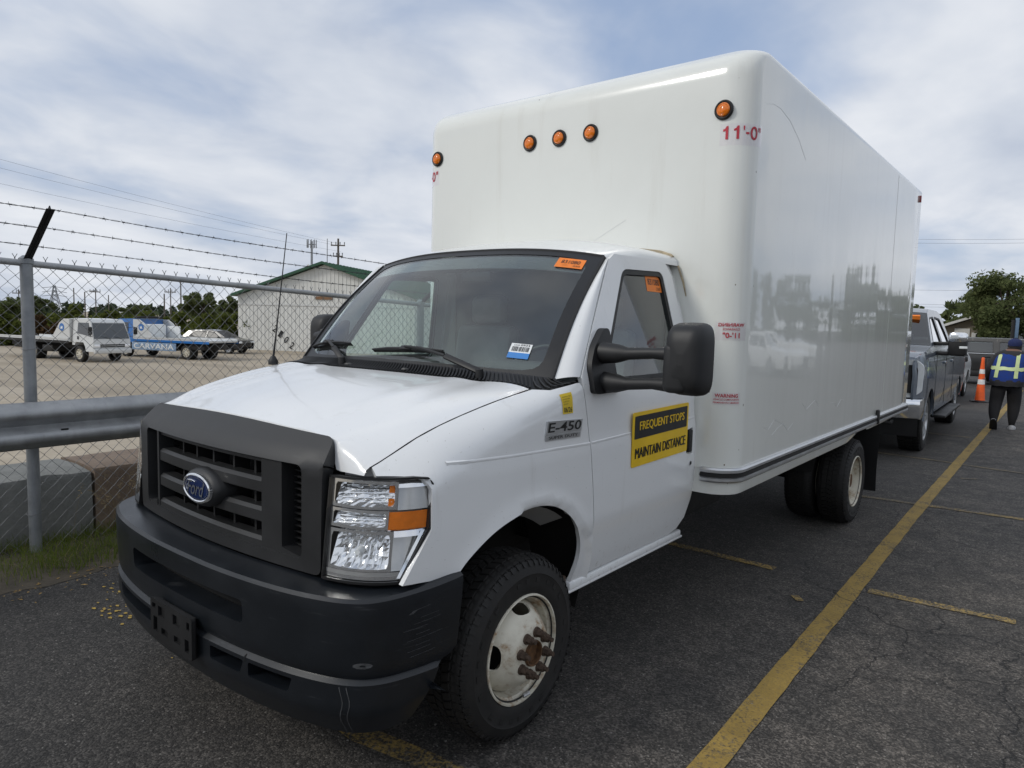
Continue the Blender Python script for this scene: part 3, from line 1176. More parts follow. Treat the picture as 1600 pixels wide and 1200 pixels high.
mb = MB()
rect_ring(mb, lambda u, v: ws_pt(u, v, 0.003), -1.0, 1.0, 0.0, 1.0, 0.062, (0.022, 0.045), 22)
mb.obj("glass_border", M_FRIT, wscr, fix=False)
mb = MB()
for s in (-1, 1):
    mb.grid([[ws_pt(s * 1.0, v, 0.004), ws_pt(s * 1.0, v, 0.011), tuple(np.array(ws_pt(s * 1.012, v, 0.010))), tuple(np.array(ws_pt(s * 1.02, v, -0.006)))] for v in np.linspace(-0.01, 1.0, 14)])
mb.grid([[ws_pt(u, 1.0, 0.003), ws_pt(u, 1.006, 0.008), ws_pt(u, 1.016, 0.006), ws_pt(u, 1.02, -0.004)] for u in np.linspace(-1, 1, 33)])
mb.obj("glass_seal", M_BLACK, truck, fix=False)

pil_d = [(0.405, 1.452), (0.47, 1.545), (0.565, 1.68), (0.665, 1.82), (0.755, 1.94), (0.800, 1.993)]      # door-side edge, y z


def pillar_pt(v, a):
    w = np.array(ws_pt(1.018, v, -0.004))
    y = interp(v, np.linspace(0, 1, 6), [p[0] for p in pil_d])
    z = interp(v, np.linspace(0, 1, 6), [p[1] for p in pil_d])
    d = np.array((wS(z) - 0.004, y - 0.006, z))
    p = w + (d - w) * a
    n = Vector((0.75, -0.5, 0.35)).normalized()
    return tuple(p + np.array(n) * 0.016 * sin(pi * a))


for mir in (1, -1):
    mb = MB()
    mb.grid([[(mir * q[0], q[1], q[2]) for q in [pillar_pt(v, a) for a in np.linspace(0, 1, 7)]] for v in np.linspace(0, 1, 16)])
    mb.obj("windscreen_pillar", M_WHITE, truck)


def roof_pt(u, a):
    """u across -1..1, a 0 at the windscreen .. 1 at the box"""
    f = np.array(ws_pt(max(-1, min(1, u / 0.985)), 1.022, 0.001))
    ye = 1.555
    x1 = u * 0.822
    zr = 2.114 - 0.058 * abs(u) ** 3
    crown = 0.046 * sin(pi * min(1, a * 1.25) * 0.55)
    y = f[1] + (ye - f[1]) * a
    z = f[2] + (zr - f[2]) * min(1, a * 2.2) ** 0.75 + crown * (1 - 0.7 * abs(u) ** 4)
    x = f[0] + (x1 - f[0]) * a
    return (x, y, z)


mb = MB()
rows = []
for a in [0, 0.015, 0.04, 0.08, 0.14, 0.22, 0.32, 0.45, 0.6, 0.75, 0.9, 1.0]:
    r = [roof_pt(u, a) for u in np.linspace(-1, 1, 31)]
    e0, e1 = r[0], r[-1]
    g = 0.012
    r = [(e0[0] - 0.026, e0[1], e0[2] - 0.050), (e0[0] - 0.020, e0[1], e0[2] - 0.022)] + r + [(e1[0] + 0.020, e1[1], e1[2] - 0.022), (e1[0] + 0.026, e1[1], e1[2] - 0.050)]
    rows.append(r)
mb.grid(rows)
mb.obj("cab_roof", M_WHITE, truck, angle=60)
mb = MB()
P = [roof_pt(u, a) for u, a in ((0.05, 0.93), (0.5, 0.97), (0.86, 0.965), (0.98, 0.94), (1.02, 0.90))]
mb.tube([(p[0], p[1] + 0.03, p[2] + 0.006) for p in P], [0.004, 0.007, 0.009, 0.008, 0.005], 6)
P = [(0.855, 1.535, 2.02), (0.885, 1.548, 1.93), (0.905, 1.55, 1.85)]
mb.tube(P, [0.006, 0.006, 0.003], 6)
mb.obj("sealant_bead", M_TAPE, truck)

# doors ------------------------------------------------------------
d_out = [(0.548, 0.535)] + DF[1:] + [(0.565, 1.68), (0.755, 1.94), (0.800, 1.996)]
d_out += [(0.86, 2.026), (1.30, 2.036), (1.405, 2.02), (1.455, 1.955), (1.475, 1.80), (1.515, 1.40), (1.545, 1.15), (1.562, 0.92), (1.562, 0.70), (1.535, 0.60), (1.47, 0.545), (1.38, 0.53)]
win = rounded([(0.560, 1.412), (0.915, 1.958), (1.345, 1.972), (1.412, 1.414)], [0.02, 0.05, 0.05, 0.05])


def door_map(y, z):
    return (wS(z), y, z)


def grow(poly, d):
    c = np.mean(np.array(poly), 0)
    out = []
    n = len(poly)
    area = sum(poly[i][0] * poly[(i + 1) % n][1] - poly[(i + 1) % n][0] * poly[i][1] for i in range(n))
    s = 1 if area > 0 else -1
    for i in range(n):
        a = np.array(poly[i]) - np.array(poly[i - 1])
        b = np.array(poly[(i + 1) % n]) - np.array(poly[i])
        na = np.array((a[1], -a[0])) / (np.linalg.norm(a) + 1e-9)
        nb = np.array((b[1], -b[0])) / (np.linalg.norm(b) + 1e-9)
        m_ = na + nb
        m_ = m_ / (np.linalg.norm(m_) + 1e-9)
        out.append(tuple(np.array(poly[i]) + s * d * m_))
    return out


handle_hole = rounded([(1.432, 0.985), (1.432, 1.115), (1.508, 1.125), (1.508, 0.975)], 0.014)
for mir in (False, True):
    sx = -1 if mir else 1
    door = panel("door", d_out, [win] + ([] if mir else [handle_hole]), door_map, M_WHITE, truck, step=0.03, thick=0.022, toward=(1, 0, 0), mirror=mir, angle=22)
    panel("window_seal", grow(win, 0.004), [grow(win, -0.026)], lambda y, z: (wS(z) - 0.004, y, z), M_BLACK, door, step=0.04, thick=0.02, toward=(1, 0, 0), mirror=mir)
    panel("window", grow(win, -0.018), [], lambda y, z: (wS(z) - 0.016, y, z), M_GLASS_S, door, step=0.12, thick=0.0, toward=(1, 0, 0), mirror=mir)
    # inner trim below the glass
    panel("inner_trim", [(0.55, 0.58), (0.50, 1.385), (1.44, 1.385), (1.52, 0.70)], [], lambda y, z: (wS(z) - 0.075, y, z), M_INT, door, step=0.2, thick=0.03, toward=(-1, 0, 0), mirror=mir)
    if not mir:
        mb = MB()
        mb.prism(handle_hole, lambda y, z: (wS(z) - 0.030, y, z), lambda y, z: (wS(z) - 0.026, y, z))
        hp = mb.obj("handle_pocket", M_BLACK, door)
        mb = MB()
        mb.box((wS(1.05) - 0.001, 1.472, 1.052), (0.022, 0.048, 0.128), bev=0.009)
        mb.obj("handle", M_BLACK, door)
        mb = MB()
        mb.cyl((wS(0.92) - 0.004, 1.49, 0.925), (wS(0.92) + 0.004, 1.49, 0.925), 0.014, n=20)
        kl = mb.obj("key_lock", M_ALU, door)
        mb = MB()
        mb.box((wS(0.92) + 0.005, 1.49, 0.925), (0.003, 0.004, 0.014))
        mb.cyl((wS(0.92) + 0.0035, 1.49, 0.925), (wS(0.92) + 0.0045, 1.49, 0.925), 0.010, n=16)
        mb.obj("keyhole", M_INK, door)

# raised body line on fender and door
mb = MB()
def seam_strip(y0, y1, z0, z1, f, off=0.0022, h=0.010):
    rows = []
    for a in np.linspace(0, 1, 24):
        y = y0 + (y1 - y0) * a
        z = z0 + (z1 - z0) * a
        p = f(y, z)
        rows.append([(f(y, z + h)[0] - 0.002, y, z + h), (p[0] + off, y, z + h * 0.35), (p[0] + off, y, z - h * 0.4), (f(y, z - h)[0] - 0.002, y, z - h)])
    mb.grid(rows)
for a_ in ((-0.41, 0.452, 1.185, 1.158, front_side), (0.466, 1.538, 1.158, 1.176, door_map)):
    for mir in (0, 1):
        mb = MB()
        seam_strip(*a_, 0.0022)
        if mir:
            mb.v = [(-x, y, z) for x, y, z in mb.v]
        mb.obj("body_crease", M_WHITE, truck)

# sill, rear cab corner
for s in (1, -1):
    mb = MB()
    mb.box((s * 0.925, 0.965, 0.505), (0.06, 1.13, 0.045), bev=0.012)
    mb.box((s * 0.945, 0.965, 0.485), (0.02, 1.16, 0.012), bev=0.003)
    mb.obj("rocker_sill", M_WHITE, truck)
mb = MB()
mb.box((0.905, 0.395, 0.525), (0.05, 0.025, 0.06), bev=0.008)
mb.obj("mount_bracket", M_LUG, truck)
for s in (1, -1):
    mb = MB()
    rows = []
    for z in np.linspace(0.56, 2.02, 20):
        y = interp(z, [0.53, 0.60, 0.70, 0.92, 1.15, 1.40, 1.80, 1.955, 2.03], [1.45, 1.542, 1.568, 1.568, 1.551, 1.521, 1.481, 1.461, 1.41])
        x = wS(z) - 0.010
        rows.append([(s * x, y, z), (s * (x - 0.004), min(1.56, y + 0.05), z), (s * (x - 0.06), 1.585, z), (s * (x - 0.35), 1.59, z)])
    mb.grid(rows)
    mb.obj("cab_rear_corner", M_WHITE, truck)

# interior ------------------------------------------------------------
inter = MB()
inter.box((0, 1.50, 1.30), (1.62, 0.03, 1.42), bev=0.01)
inter.grid([[(0.95 * roof_pt(u, a)[0], roof_pt(u, a)[1] + 0.02, roof_pt(u, a)[2] - 0.05) for u in np.linspace(-1, 1, 9)] for a in (0.03, 0.3, 0.6, 0.95)])
inter.obj("cab_lining", M_INT, truck)
mb = MB()
mb.box((0, 1.08, 0.62), (1.78, 0.92, 0.05))
mb.obj("cab_floor", M_CHASSIS, truck)
mb = MB()
rows = []
for a in np.linspace(0, 1, 9):
    rows.append([(u * 0.945, 0.325 - 0.06 * (1 - u * u) + 0.40 * a, 1.425 + 0.012 * (1 - u * u) + 0.02 * sin(pi * a) - (0.0 if a < 0.85 else (a - 0.85) * 1.2)) for u in np.linspace(-1, 1, 13)])
rows.append([(p[0], p[1] + 0.02, p[2] - 0.40) for p in rows[-1]])
mb.grid(rows)
mb.box((0.42, 0.68, 1.44), (0.42, 0.16, 0.09), bev=0.04)
mb.box((0, 0.45, 1.0), (0.6, 0.6, 0.55), bev=0.08)
mb.obj("dashboard", M_INT, truck, angle=50)
wc = Vector((0.43, 0.80, 1.40))
wa = Vector((0, -0.80, 0.60)).normalized()
wx = Vector((1, 0, 0))
wy = wa.cross(wx)
mb = MB()
mb.tube([wc + 0.195 * (cos(a) * wx + sin(a) * wy) for a in np.linspace(0, 2 * pi, 33)[:-1]], 0.0155, 8, closed=True)
for a in (0.15, pi - 0.15, -pi / 2 - 0.3, -pi / 2 + 0.3):
    mb.tube([wc, wc + 0.19 * (cos(a) * wx + sin(a) * wy)], 0.014, 6)
mb.cyl(wc - wa * 0.02, wc + wa * 0.03, 0.075, 0.06, 20)
mb.tube([wc, wc - wa * 0.25 - Vector((0, 0.0, 0.02))], 0.035, 10)
mb.obj("steering_wheel", M_BLACK, truck)
for sx in (0.43, -0.43):
    mb = MB()
    mb.box((sx, 1.10, 0.98), (0.50, 0.50, 0.16), bev=0.05)
    mb.box((sx, 1.36, 1.33), (0.48, 0.13, 0.66), Matrix.Rotation(radians(-10), 3, 'X'), bev=0.05)
    seat = mb.obj("seat", M_SEAT, truck)
    mb = MB()
    mb.box((sx, 1.42, 1.755), (0.27, 0.10, 0.19), bev=0.04)
    mb.obj("headrest", M_SEAT, seat)
for sx in (0.43, -0.43):
    mb = MB()
    mb.box((sx, 0.86, 1.985), (0.40, 0.15, 0.015), Matrix.Rotation(radians(-14), 3, 'X'), bev=0.006)
    mb.obj("sun_visor", M_INT, truck)
mb = MB()
mb.box((0.0, 0.80, 1.925), (0.22, 0.025, 0.06), bev=0.012)
mb.tube([(0, 0.80, 1.94), (0, 0.83, 1.99)], 0.008, 6)
mb.obj("rear_view_mirror", M_BLACK, truck)

# things stuck to the glass ----------------------------------------------
SK = MB()
sf = lambda u, v: ws_pt(u, v, 0.0045)
sticker(SK, sf, 0.735, 0.918, 0.850, 0.940, 0)
sf2 = lambda u, v: ws_pt(u, v, 0.0055)
text(SK, "831080", sf2, 0.765, 0.890, 0.888, 0.922, 1, 0.012)
text(SK, "330", sf2, 0.855, 0.900, 0.862, 0.878, 1)
SK.box(ws_pt(0.790, 0.870, 0.0055), (0.05, 0.001, 0.001), mi=1)
SK.obj("lot_sticker", [M_ORANGE, M_INK], wscr, fix=False)
SK = MB()
sticker(SK, sf, 0.728, 0.850, 0.142, 0.205, 0)
sticker(SK, sf, 0.728, 0.850, 0.103, 0.142, 2)
text(SK, "0934", sf2, 0.785, 0.838, 0.188, 0.201, 1, 0.01)
text(SK, "CA240", sf2, 0.745, 0.780, 0.188, 0.198, 1)
bx = 0.740
k = 0
while bx < 0.838:
    bw = random.choice((0.0012, 0.002, 0.003, 0.004))
    sticker(SK, sf2, bx, bx + bw, 0.150, 0.183, 1, 1, 1)
    bx += bw + random.choice((0.0015, 0.0022, 0.0035))
SK.obj("barcode_sticker", [M_PAPER, M_INK, M_STBLUE], wscr, fix=False)
SK = MB()
dm = lambda y, z: (wS(z) - 0.0145, y, z)
dm2 = lambda y, z: (wS(z) - 0.0135, y, z)
SK.grid([[dm(1.165 + 0.165 * i / 4, 1.86 + 0.083 * j / 2) for i in range(5)] for j in range(3)])
text(SK, "831080", dm2, 1.185, 1.315, 1.895, 1.928, 1, 0.012)
text(SK, "330", dm2, 1.27, 1.315, 1.868, 1.884, 1)
SK.obj("side_lot_sticker", [M_ORANGE, M_INK], truck, fix=False)
SK = MB()
ff = lambda y, z: (front_side(y, z)[0] + 0.002, front_side(y, z)[1], front_side(y, z)[2])
ff2 = lambda y, z: (front_side(y, z)[0] + 0.003, front_side(y, z)[1], front_side(y, z)[2])
zs0 = interp(0.31, SY, SEC["zs"])
SK.grid([[ff(0.245 + 0.075 * i / 3, 1.305 + 0.105 * j / 6) for i in range(4)] for j in range(7)])
text(SK, "06/26", ff2, 0.253, 0.312, 1.311, 1.333, 1, 0.015)
for q in range(4):
    text(SK, "INSPECTED", ff2, 0.253, 0.285 + 0.008 * q, 1.345 + 0.014 * q, 1.350 + 0.014 * q, 1)
SK.obj("inspection_sticker", [M_YSTICK, M_INK], truck, fix=False)

# door sign ------------------------------------------------------------
SG = MB()
sgm = lambda o_: (lambda y, z: (wS(1.09) + 0.006 + o_, y, z))
y0, y1, z0, z1 = 0.815, 1.428, 0.995, 1.262
SG.prism(rounded([(y0, z0), (y1, z0 + 0.008), (y1, z1 + 0.008), (y0, z1)], 0.012, 3), lambda y, z: (wS(1.09) + 0.0022, y, z), sgm(0))
SG.prism(rounded([(y0 + 0.018, z0 + 0.137), (y1 - 0.018, z0 + 0.145), (y1 - 0.018, z1 - 0.010), (y0 + 0.018, z1 - 0.018)], 0.006, 2), sgm(0), sgm(0.0012), 1)
tsl = lambda y, z: (wS(1.09) + 0.0082, y, z + 0.008 * (y - y0) / (y1 - y0))
for k, du in enumerate((-0.0016, 0.0, 0.0016)):
    tk = lambda y, z, k=k, du=du: (tsl(y, z)[0] + 0.0003 * k, y + du, tsl(y, z)[2])
    text(SG, "FREQUENT STOPS", tk, y0 + 0.065, y1 - 0.055, 1.165, 1.215, 0)
    text(SG, "MAINTAIN DISTANCE", tk, y0 + 0.030, y1 - 0.030, 1.035, 1.086, 1)
SG.obj("warning_sign", [M_YELLOW, M_INK], truck, fix=False)
# fender emblem
EM = MB()
em = lambda o_: (lambda y, z: (wS(1.22) - 0.004 + o_, y, z))
EM.prism([(0.118, 1.232), (0.376, 1.224), (0.386, 1.274), (0.128, 1.286)], em(0.0), em(0.010), 0)
EM.prism([(0.118, 1.206), (0.374, 1.198), (0.376, 1.220), (0.118, 1.229)], em(0.0), em(0.008), 0)
text(EM, "E-450", lambda y, z: (wS(1.22) + 0.0072, y, z - 0.03 * (y - 0.24)), 0.130, 0.374, 1.236, 1.276, 1, 0.015, 0.12)
text(EM, "SUPER DUTY", lambda y, z: (wS(1.22) + 0.0050, y, z - 0.03 * (y - 0.24)), 0.140, 0.352, 1.208, 1.220, 1, 0.01)
EM.obj("model_emblem", [M_ALU, M_INK], truck, fix=False)

# mirrors --------------------------------------------------------------
for s in (1, -1):
    ins_, dy_ = (0.0, 0.0) if s > 0 else (0.16, 0.16)
    mroot = MB()
    base = [(0.46, 1.375), (0.455, 1.50), (0.505, 1.585), (0.60, 1.665), (0.655, 1.665), (0.66, 1.44), (0.70, 1.41), (0.70, 1.375)]
    mroot.prism(rounded(base, 0.03, 4), lambda y, z: (s * (wS(z) - 0.005), y, z), lambda y, z: (s * (wS(z) + 0.035 - 0.25 * abs(y - 0.57) * 0.3), y, z))
    mo = mroot.obj("mirror_base", M_MIRROR_H, truck, angle=50)
    for zc, z2 in ((1.556, 1.566), (1.424, 1.436)):
        mb = MB()
        mb.tube([(s * 0.985, 0.56, zc), (s * 1.06, 0.555, zc), (s * 1.12, 0.55, zc + 0.002), (s * (1.24 - ins_ * 0.6), 0.545 + dy_ * 0.7, z2), (s * (1.36 - ins_), 0.55 + dy_, z2)], [0.050, 0.042, 0.027, 0.024, 0.034], 14)
        mb.obj("mirror_arm", M_MIRROR_H, mo)
    # head: rounded shell, bulging forwards
    mb = MB()
    hx0, hx1, hz0, hz1 = 1.316, 1.488, 1.398, 1.700
    rows = []
    for d, k in ((0.60, 0.985), (0.585, 1.0), (0.55, 0.995), (0.515, 0.955), (0.485, 0.86), (0.468, 0.70), (0.46, 0.45), (0.457, 0.15)):
        cx_, cz_ = (hx0 + hx1) / 2, (hz0 + hz1) / 2
        r = []
        for i in range(40):
            a = 2 * pi * i / 40
            e = 0.42
            px = math.copysign(abs(cos(a)) ** e, cos(a)) * (hx1 - hx0) / 2 * k
            pz = math.copysign(abs(sin(a)) ** e, sin(a)) * (hz1 - hz0) / 2 * k
            wq = 1.0 - 0.10 * (1 if pz < 0 else 0) * (abs(pz) / 0.15) * (px < 0)
            r.append((s * (cx_ + px * wq - ins_), d + dy_, cz_ + pz))
        rows.append(r)
    mb.grid(rows, closed=True)
    mb.add(rows[-1], [tuple(range(40))])
    hd = mb.obj("mirror_head", M_MIRROR_H, mo, angle=60)
    mb = MB()
    mb.box((s * (1.372 - ins_), 0.492 + dy_, 1.512), (0.105, 0.060, 0.205), bev=0.028, seg=4)
    mb.obj("mirror_cap", M_MIRROR_H, hd, angle=60)
    mb = MB()
    mb.box((s * ((hx0 + hx1) / 2 - ins_), 0.602 + dy_, (hz0 + hz1) / 2), (0.145, 0.006, 0.27), bev=0.002)
    mb.obj("mirror_glass", M_CHROME, hd)

# grille --------------------------------------------------------------
def yg(x):
    return -0.782 + 0.050 * (abs(x) / 0.64) ** 2


def gr_map(x, z, o_=0.0):
    lean = max(0.0, z - 1.185)
    return (x, yg(x) + lean * 0.92 + 0.03 * max(0, lean - 0.05) + o_, z)


g_out = rounded([(-0.675, 0.795), (0.675, 0.795), (0.680, 1.130), (0.688, 1.180), (0.655, 1.268), (0.0, 1.292), (-0.655, 1.268), (-0.688, 1.180), (-0.680, 1.130)], [0.03, 0.03, 0.02, 0.03, 0.035, 0.3, 0.035, 0.03, 0.02], 5)
g_hole = rounded([(-0.585, 0.838), (0.585, 0.838), (0.585, 1.172), (-0.585, 1.172)], 0.03, 5)
gr = panel("grille", g_out, [g_hole], gr_map, M_GRILLE, truck, step=0.035, thick=0.05, toward=(0, -1, 0), angle=35)
mb = MB()
mb.grid([[gr_map(x, z, 0.13) for x in np.linspace(-0.62, 0.62, 9)] for z in (0.79, 1.17)])
mb.grid([[gr_map(x, 0.79, d) for x in np.linspace(-0.62, 0.62, 9)] for d in (0.03, 0.13)])
mb.obj("radiator_screen", M_DARK, gr, fix=False)


def bar(x0, x1, z0, z1, y_out, depth, n=10, ch=0.012, parent=gr, name="grille_bar", m=M_GRILLE):
    mb = MB()
    prof = [(depth, z0), (0.004, z0), (0.0, z0 + 0.004), (0.0, z1 - ch), (ch, z1), (depth, z1)]
    mb.grid([[gr_map(x, z, y_out + d) for d, z in prof] for x in np.linspace(x0, x1, n)])
    mb.add([gr_map(x0, z, y_out + d) for d, z in prof], [tuple(range(6))])
    mb.add([gr_map(x1, z, y_out + d) for d, z in prof], [tuple(range(6))])
    return mb.obj(name, m, parent, angle=25)


bar(-0.47, 0.37, 1.038, 1.092, 0.012, 0.06)
bar(-0.47, 0.37, 0.928, 0.982, 0.012, 0.06)
bar(-0.47, 0.37, 0.820, 0.872, 0.010, 0.06)
bar(-0.47, 0.37, 1.150, 1.176, 0.018, 0.06)
for x0, x1 in ((0.365, 0.475), (-0.475, -0.455)):
    mb = MB()
    mb.prism([(x0, 0.83), (x1, 0.83), (x1, 1.176), (x0, 1.176)], lambda x, z: gr_map(x, z, 0.008), lambda x, z: gr_map(x, z, 0.075))
    mb.obj("grille_post", M_GRILLE, gr, angle=25)
for x in (-0.30, -0.17, -0.03, 0.12, 0.26):
    mb = MB()
    mb.prism([(x - 0.006, 0.83), (x + 0.006, 0.83), (x + 0.006, 1.17), (x - 0.006, 1.17)], lambda a, z: gr_map(a, z, 0.055), lambda a, z: gr_map(a, z, 0.12))
    mb.obj("grille_rib", M_BLACK, gr)
for s in (1, -1):
    for i in range(14):
        z = 0.865 + i * 0.0225
        mb = MB()
        mb.box((s * 0.53, yg(0.53) + 0.075, z), (0.10, 0.05, 0.006))
        mb.obj("vent_louvre", M_BLACK, gr, smooth=False)
    mb = MB()
    mb.prism([(s * 0.475, 0.838), (s * 0.585, 0.838), (s * 0.585, 0.842), (s * 0.475, 0.862)], lambda x, z: gr_map(x, z, 0.004), lambda x, z: gr_map(x, z, 0.07))
    mb.obj("vent_lip", M_GRILLE, gr, smooth=False)
mb = MB()
def ell(rx, rz, d, n=48):
    return [(rx * cos(2 * pi * i / n), -0.790 + d, 1.004 + rz * sin(2 * pi * i / n)) for i in range(n)]
mb.grid([ell(0.128, 0.080, 0.075), ell(0.126, 0.078, 0.01), ell(0.119, 0.071, -0.010), ell(0.108, 0.060, -0.016)], closed=True)
mb.add(ell(0.108, 0.060, -0.016), [tuple(range(48))])
eb = mb.obj("emblem_base", M_GRILLE, gr, angle=50)
mb = MB()
mb.grid([ell(0.107, 0.0595, -0.016), ell(0.106, 0.058, -0.026), ell(0.099, 0.051, -0.029), ell(0.094, 0.047, -0.0265)], closed=True)
mb.obj("emblem_rim", M_CHROME, eb, angle=50)
mb = MB()
mb.grid([ell(0.0965, 0.0485, -0.0255), ell(0.06, 0.03, -0.0270), ell(0.01, 0.005, -0.0275)], closed=True)
mb.grid([ell(0.0875, 0.0420, -0.0280), ell(0.0855, 0.0405, -0.0280)], closed=True, mi=1)
text(mb, "Ford", lambda x, z: (x, -0.790 - 0.0292, z), -0.070, 0.068, 0.975, 1.034, 1, 0.008, 0.42)
mb.tube([(-0.066, -0.8195, 0.992), (-0.074, -0.8195, 1.012), (-0.062, -0.8195, 1.030), (-0.03, -0.8195, 1.034), (0.0, -0.8195, 1.030)], 0.0022, 5, mi=1)
mb.obj("emblem_badge", [M_BLUE_OVAL, M_CHROME], eb, fix=False)

hrng = np.random.default_rng(3)
# headlights -----------------------------------------------------------
def hl_plan(p):
    a, b, c = (1 - p) ** 2, 2 * p * (1 - p), p * p
    return (a * 0.690 + b * 0.915 + c * 0.962, a * -0.716 + b * -0.685 + c * -0.482)


def hl_map(p, z, o_=0.0):
    x, y = hl_plan(p)
    q = hl_plan(min(1, p + 0.02))
    r = hl_plan(max(0, p - 0.02))
    t = Vector((q[0] - r[0], q[1] - r[1])).normalized()
    tilt = (z - 0.97) * 0.10
    return (x - t.y * -1 * 0 + t.y * o_, y - t.x * o_ + tilt, z)


h_out = [(0.004, 0.797), (0.0, 1.150), (0.45, 1.155), (0.80, 1.156), (0.93, 1.150), (0.980, 1.128), (0.992, 1.09), (0.992, 0.975), (0.755, 0.797)]
h_in = [(0.012, 0.806), (0.008, 1.142), (0.45, 1.147), (0.80, 1.150), (0.950, 1.143), (0.966, 1.118), (0.966, 0.978), (0.742, 0.806)]
for mir in (False, True):
    sx = -1 if mir else 1
    def hm(o_):
        return lambda p, z: (lambda q: (sx * q[0], q[1], q[2]))(hl_map(p, z, o_))
    hl = panel("headlight", h_out, [h_in], lambda p, z: hl_map(p, z, 0.004), M_FRIT, truck, step=0.05, thick=0.035, toward=(0.5, -1, 0), mirror=mir, angle=35)
    panel("lamp_lens", h_in, [], lambda p, z: hl_map(p, z, 0.006), M_LENS, hl, step=0.08, thick=0.0, toward=(0.5, -1, 0), mirror=mir)
    mb = MB()
    mb.grid([[hm(-0.072)(p, z) for p in np.linspace(0, 1, 12)] for z in (0.79, 0.9, 1.0, 1.17)])
    mb.obj("lamp_back", M_HLGREY, hl, fix=False)

    def cell(name, p0, p1, z0, z1, depth, m, ribs, horiz):
        """a dished reflector in its own frame, fluted"""
        mb = MB()
        N, K = 16, 9
        rows = []
        for j in range(K + 1):
            r = []
            for i in range(N + 1):
                a, b = i / N, j / K
                d = depth * 0.45 * (1 - max(abs(2 * a - 1), abs(2 * b - 1)) ** 3.0) + depth * 0.75 * b
                if 0 < i < N and 0 < j < K:
                    d += hrng.uniform(-0.007, 0.007)
                r.append(hm(-0.014 - d)(p0 + (p1 - p0) * a, z0 + (z1 - z0) * b))
            rows.append(r)
        mb.grid(rows)
        o = mb.obj(name, m, hl, fix=False, smooth=False)
        mb = MB()
        rect_ring(mb, hm(-0.010), p0 - 0.025, p1 + 0.022, z0 - 0.007, z1 + 0.007, 0.028, (0.009, 0.009), 6)
        mb.obj("bezel", M_CHROME, o, fix=False)
        mb = MB()
        for k in range(1, ribs):
            f = k / ribs
            if horiz:
                P = [hm(-0.012 - depth * 0.36 * (1 - abs(2 * a - 1) ** 3) - depth * 0.75 * f)(p0 + (p1 - p0) * a, z0 + (z1 - z0) * (f + 0.12 * a - 0.06)) for a in np.linspace(0.08, 0.95, 7)]
            else:
                P = [hm(-0.012 - depth * 0.36 * (1 - abs(2 * a - 1) ** 3) - depth * 0.75 * a)(p0 + (p1 - p0) * (f + 0.05 * (a - 0.5)), z0 + (z1 - z0) * a) for a in np.linspace(0.04, 0.96, 7)]
            mb.tube(P, 0.0026, 5)
        tag(mb.obj("flutes", M_CHROME, o), kind="stuff")
        return o

    c1 = cell("reflector", 0.045, 0.640, 1.052, 1.132, 0.042, M_FACET, 6, True)
    c2 = cell("reflector", 0.045, 0.570, 0.984, 1.034, 0.030, M_FACET, 5, True)
    c3 = cell("reflector", 0.045, 0.630, 0.842, 0.964, 0.050, M_FACET, 8, False)
    mb = MB()
    c = hm(-0.04)(0.32, 0.90)
    mb.cyl(c, (c[0] + sx * 0.012, c[1] - 0.028, c[2]), 0.014, 0.010, 14)
    mb.obj("bulb", M_PAPER, c3)
    mb = MB()
    mb.grid([[hm(-0.012)(p, z) for p in np.linspace(0.585, 0.962, 8)] for z in (0.976, 0.985, 1.01, 1.037)])
    mb.grid([[hm(-0.012 + 0.004 * ((i + j) % 2))(p, z) for i, p in enumerate(np.linspace(0.60, 0.90, 8))] for j, z in enumerate(np.linspace(0.98, 1.028, 6))])
    mb.obj("turn_signal", M_AMBER, hl, fix=False)
    mb = MB()
    for zc in (1.112, 1.068):
        mb.grid([[hm(-0.020)(p, z) for p in np.linspace(0.575, 0.632, 4)] for z in (zc - 0.012, zc + 0.012)])
    mb.obj("amber_bulb", M_AMBER, c1, fix=False)
    for zz0, zz1, m_, pp in ((1.044, 1.118, M_SMOKE, 0.668), (1.119, 1.142, M_CHROME, 0.660), (0.952, 0.974, M_CHROME, 0.655)):
        mb = MB()
        mb.grid([[hm(-0.008 - 0.012 * k)(p, z) for p in np.linspace(pp, 0.962 if zz1 < 1.13 else 0.945, 7)] for k, z in enumerate((zz0, zz1))])
        mb.obj("side_reflector", m_, hl, fix=False)
    mb = MB()
    mb.grid([[hm(-0.010 - 0.25 * (z - 0.838))(p, z) for p in np.linspace(0.655, interp(z, [0.806, 0.98], [0.745, 0.955]), 6)] for z in np.linspace(0.838, 0.952, 6)])
    mb.obj("side_reflector", M_SMOKE, hl, fix=False)
    mb = MB()
    rows = []
    for z in np.linspace(0.812, 0.970, 8):
        pe = interp(z, [0.806, 0.98], [0.738, 0.958])
        rows.append([hm(-0.010)(pe - 0.03, z), hm(-0.006)(pe, z)])
    mb.grid(rows)
    mb.obj("chrome_edge", M_CHROME, hl, fix=False)
    for zz0, zz1, m_ in ((0.808, 0.820, M_CHROME), (0.820, 0.834, M_SMOKE)):
        mb = MB()
        mb.grid([[hm(-0.010)(p, z) for p in np.linspace(0.02, 0.735, 8)] for z in (zz0, zz1)])
        mb.obj("lower_trim", m_, hl, fix=False)

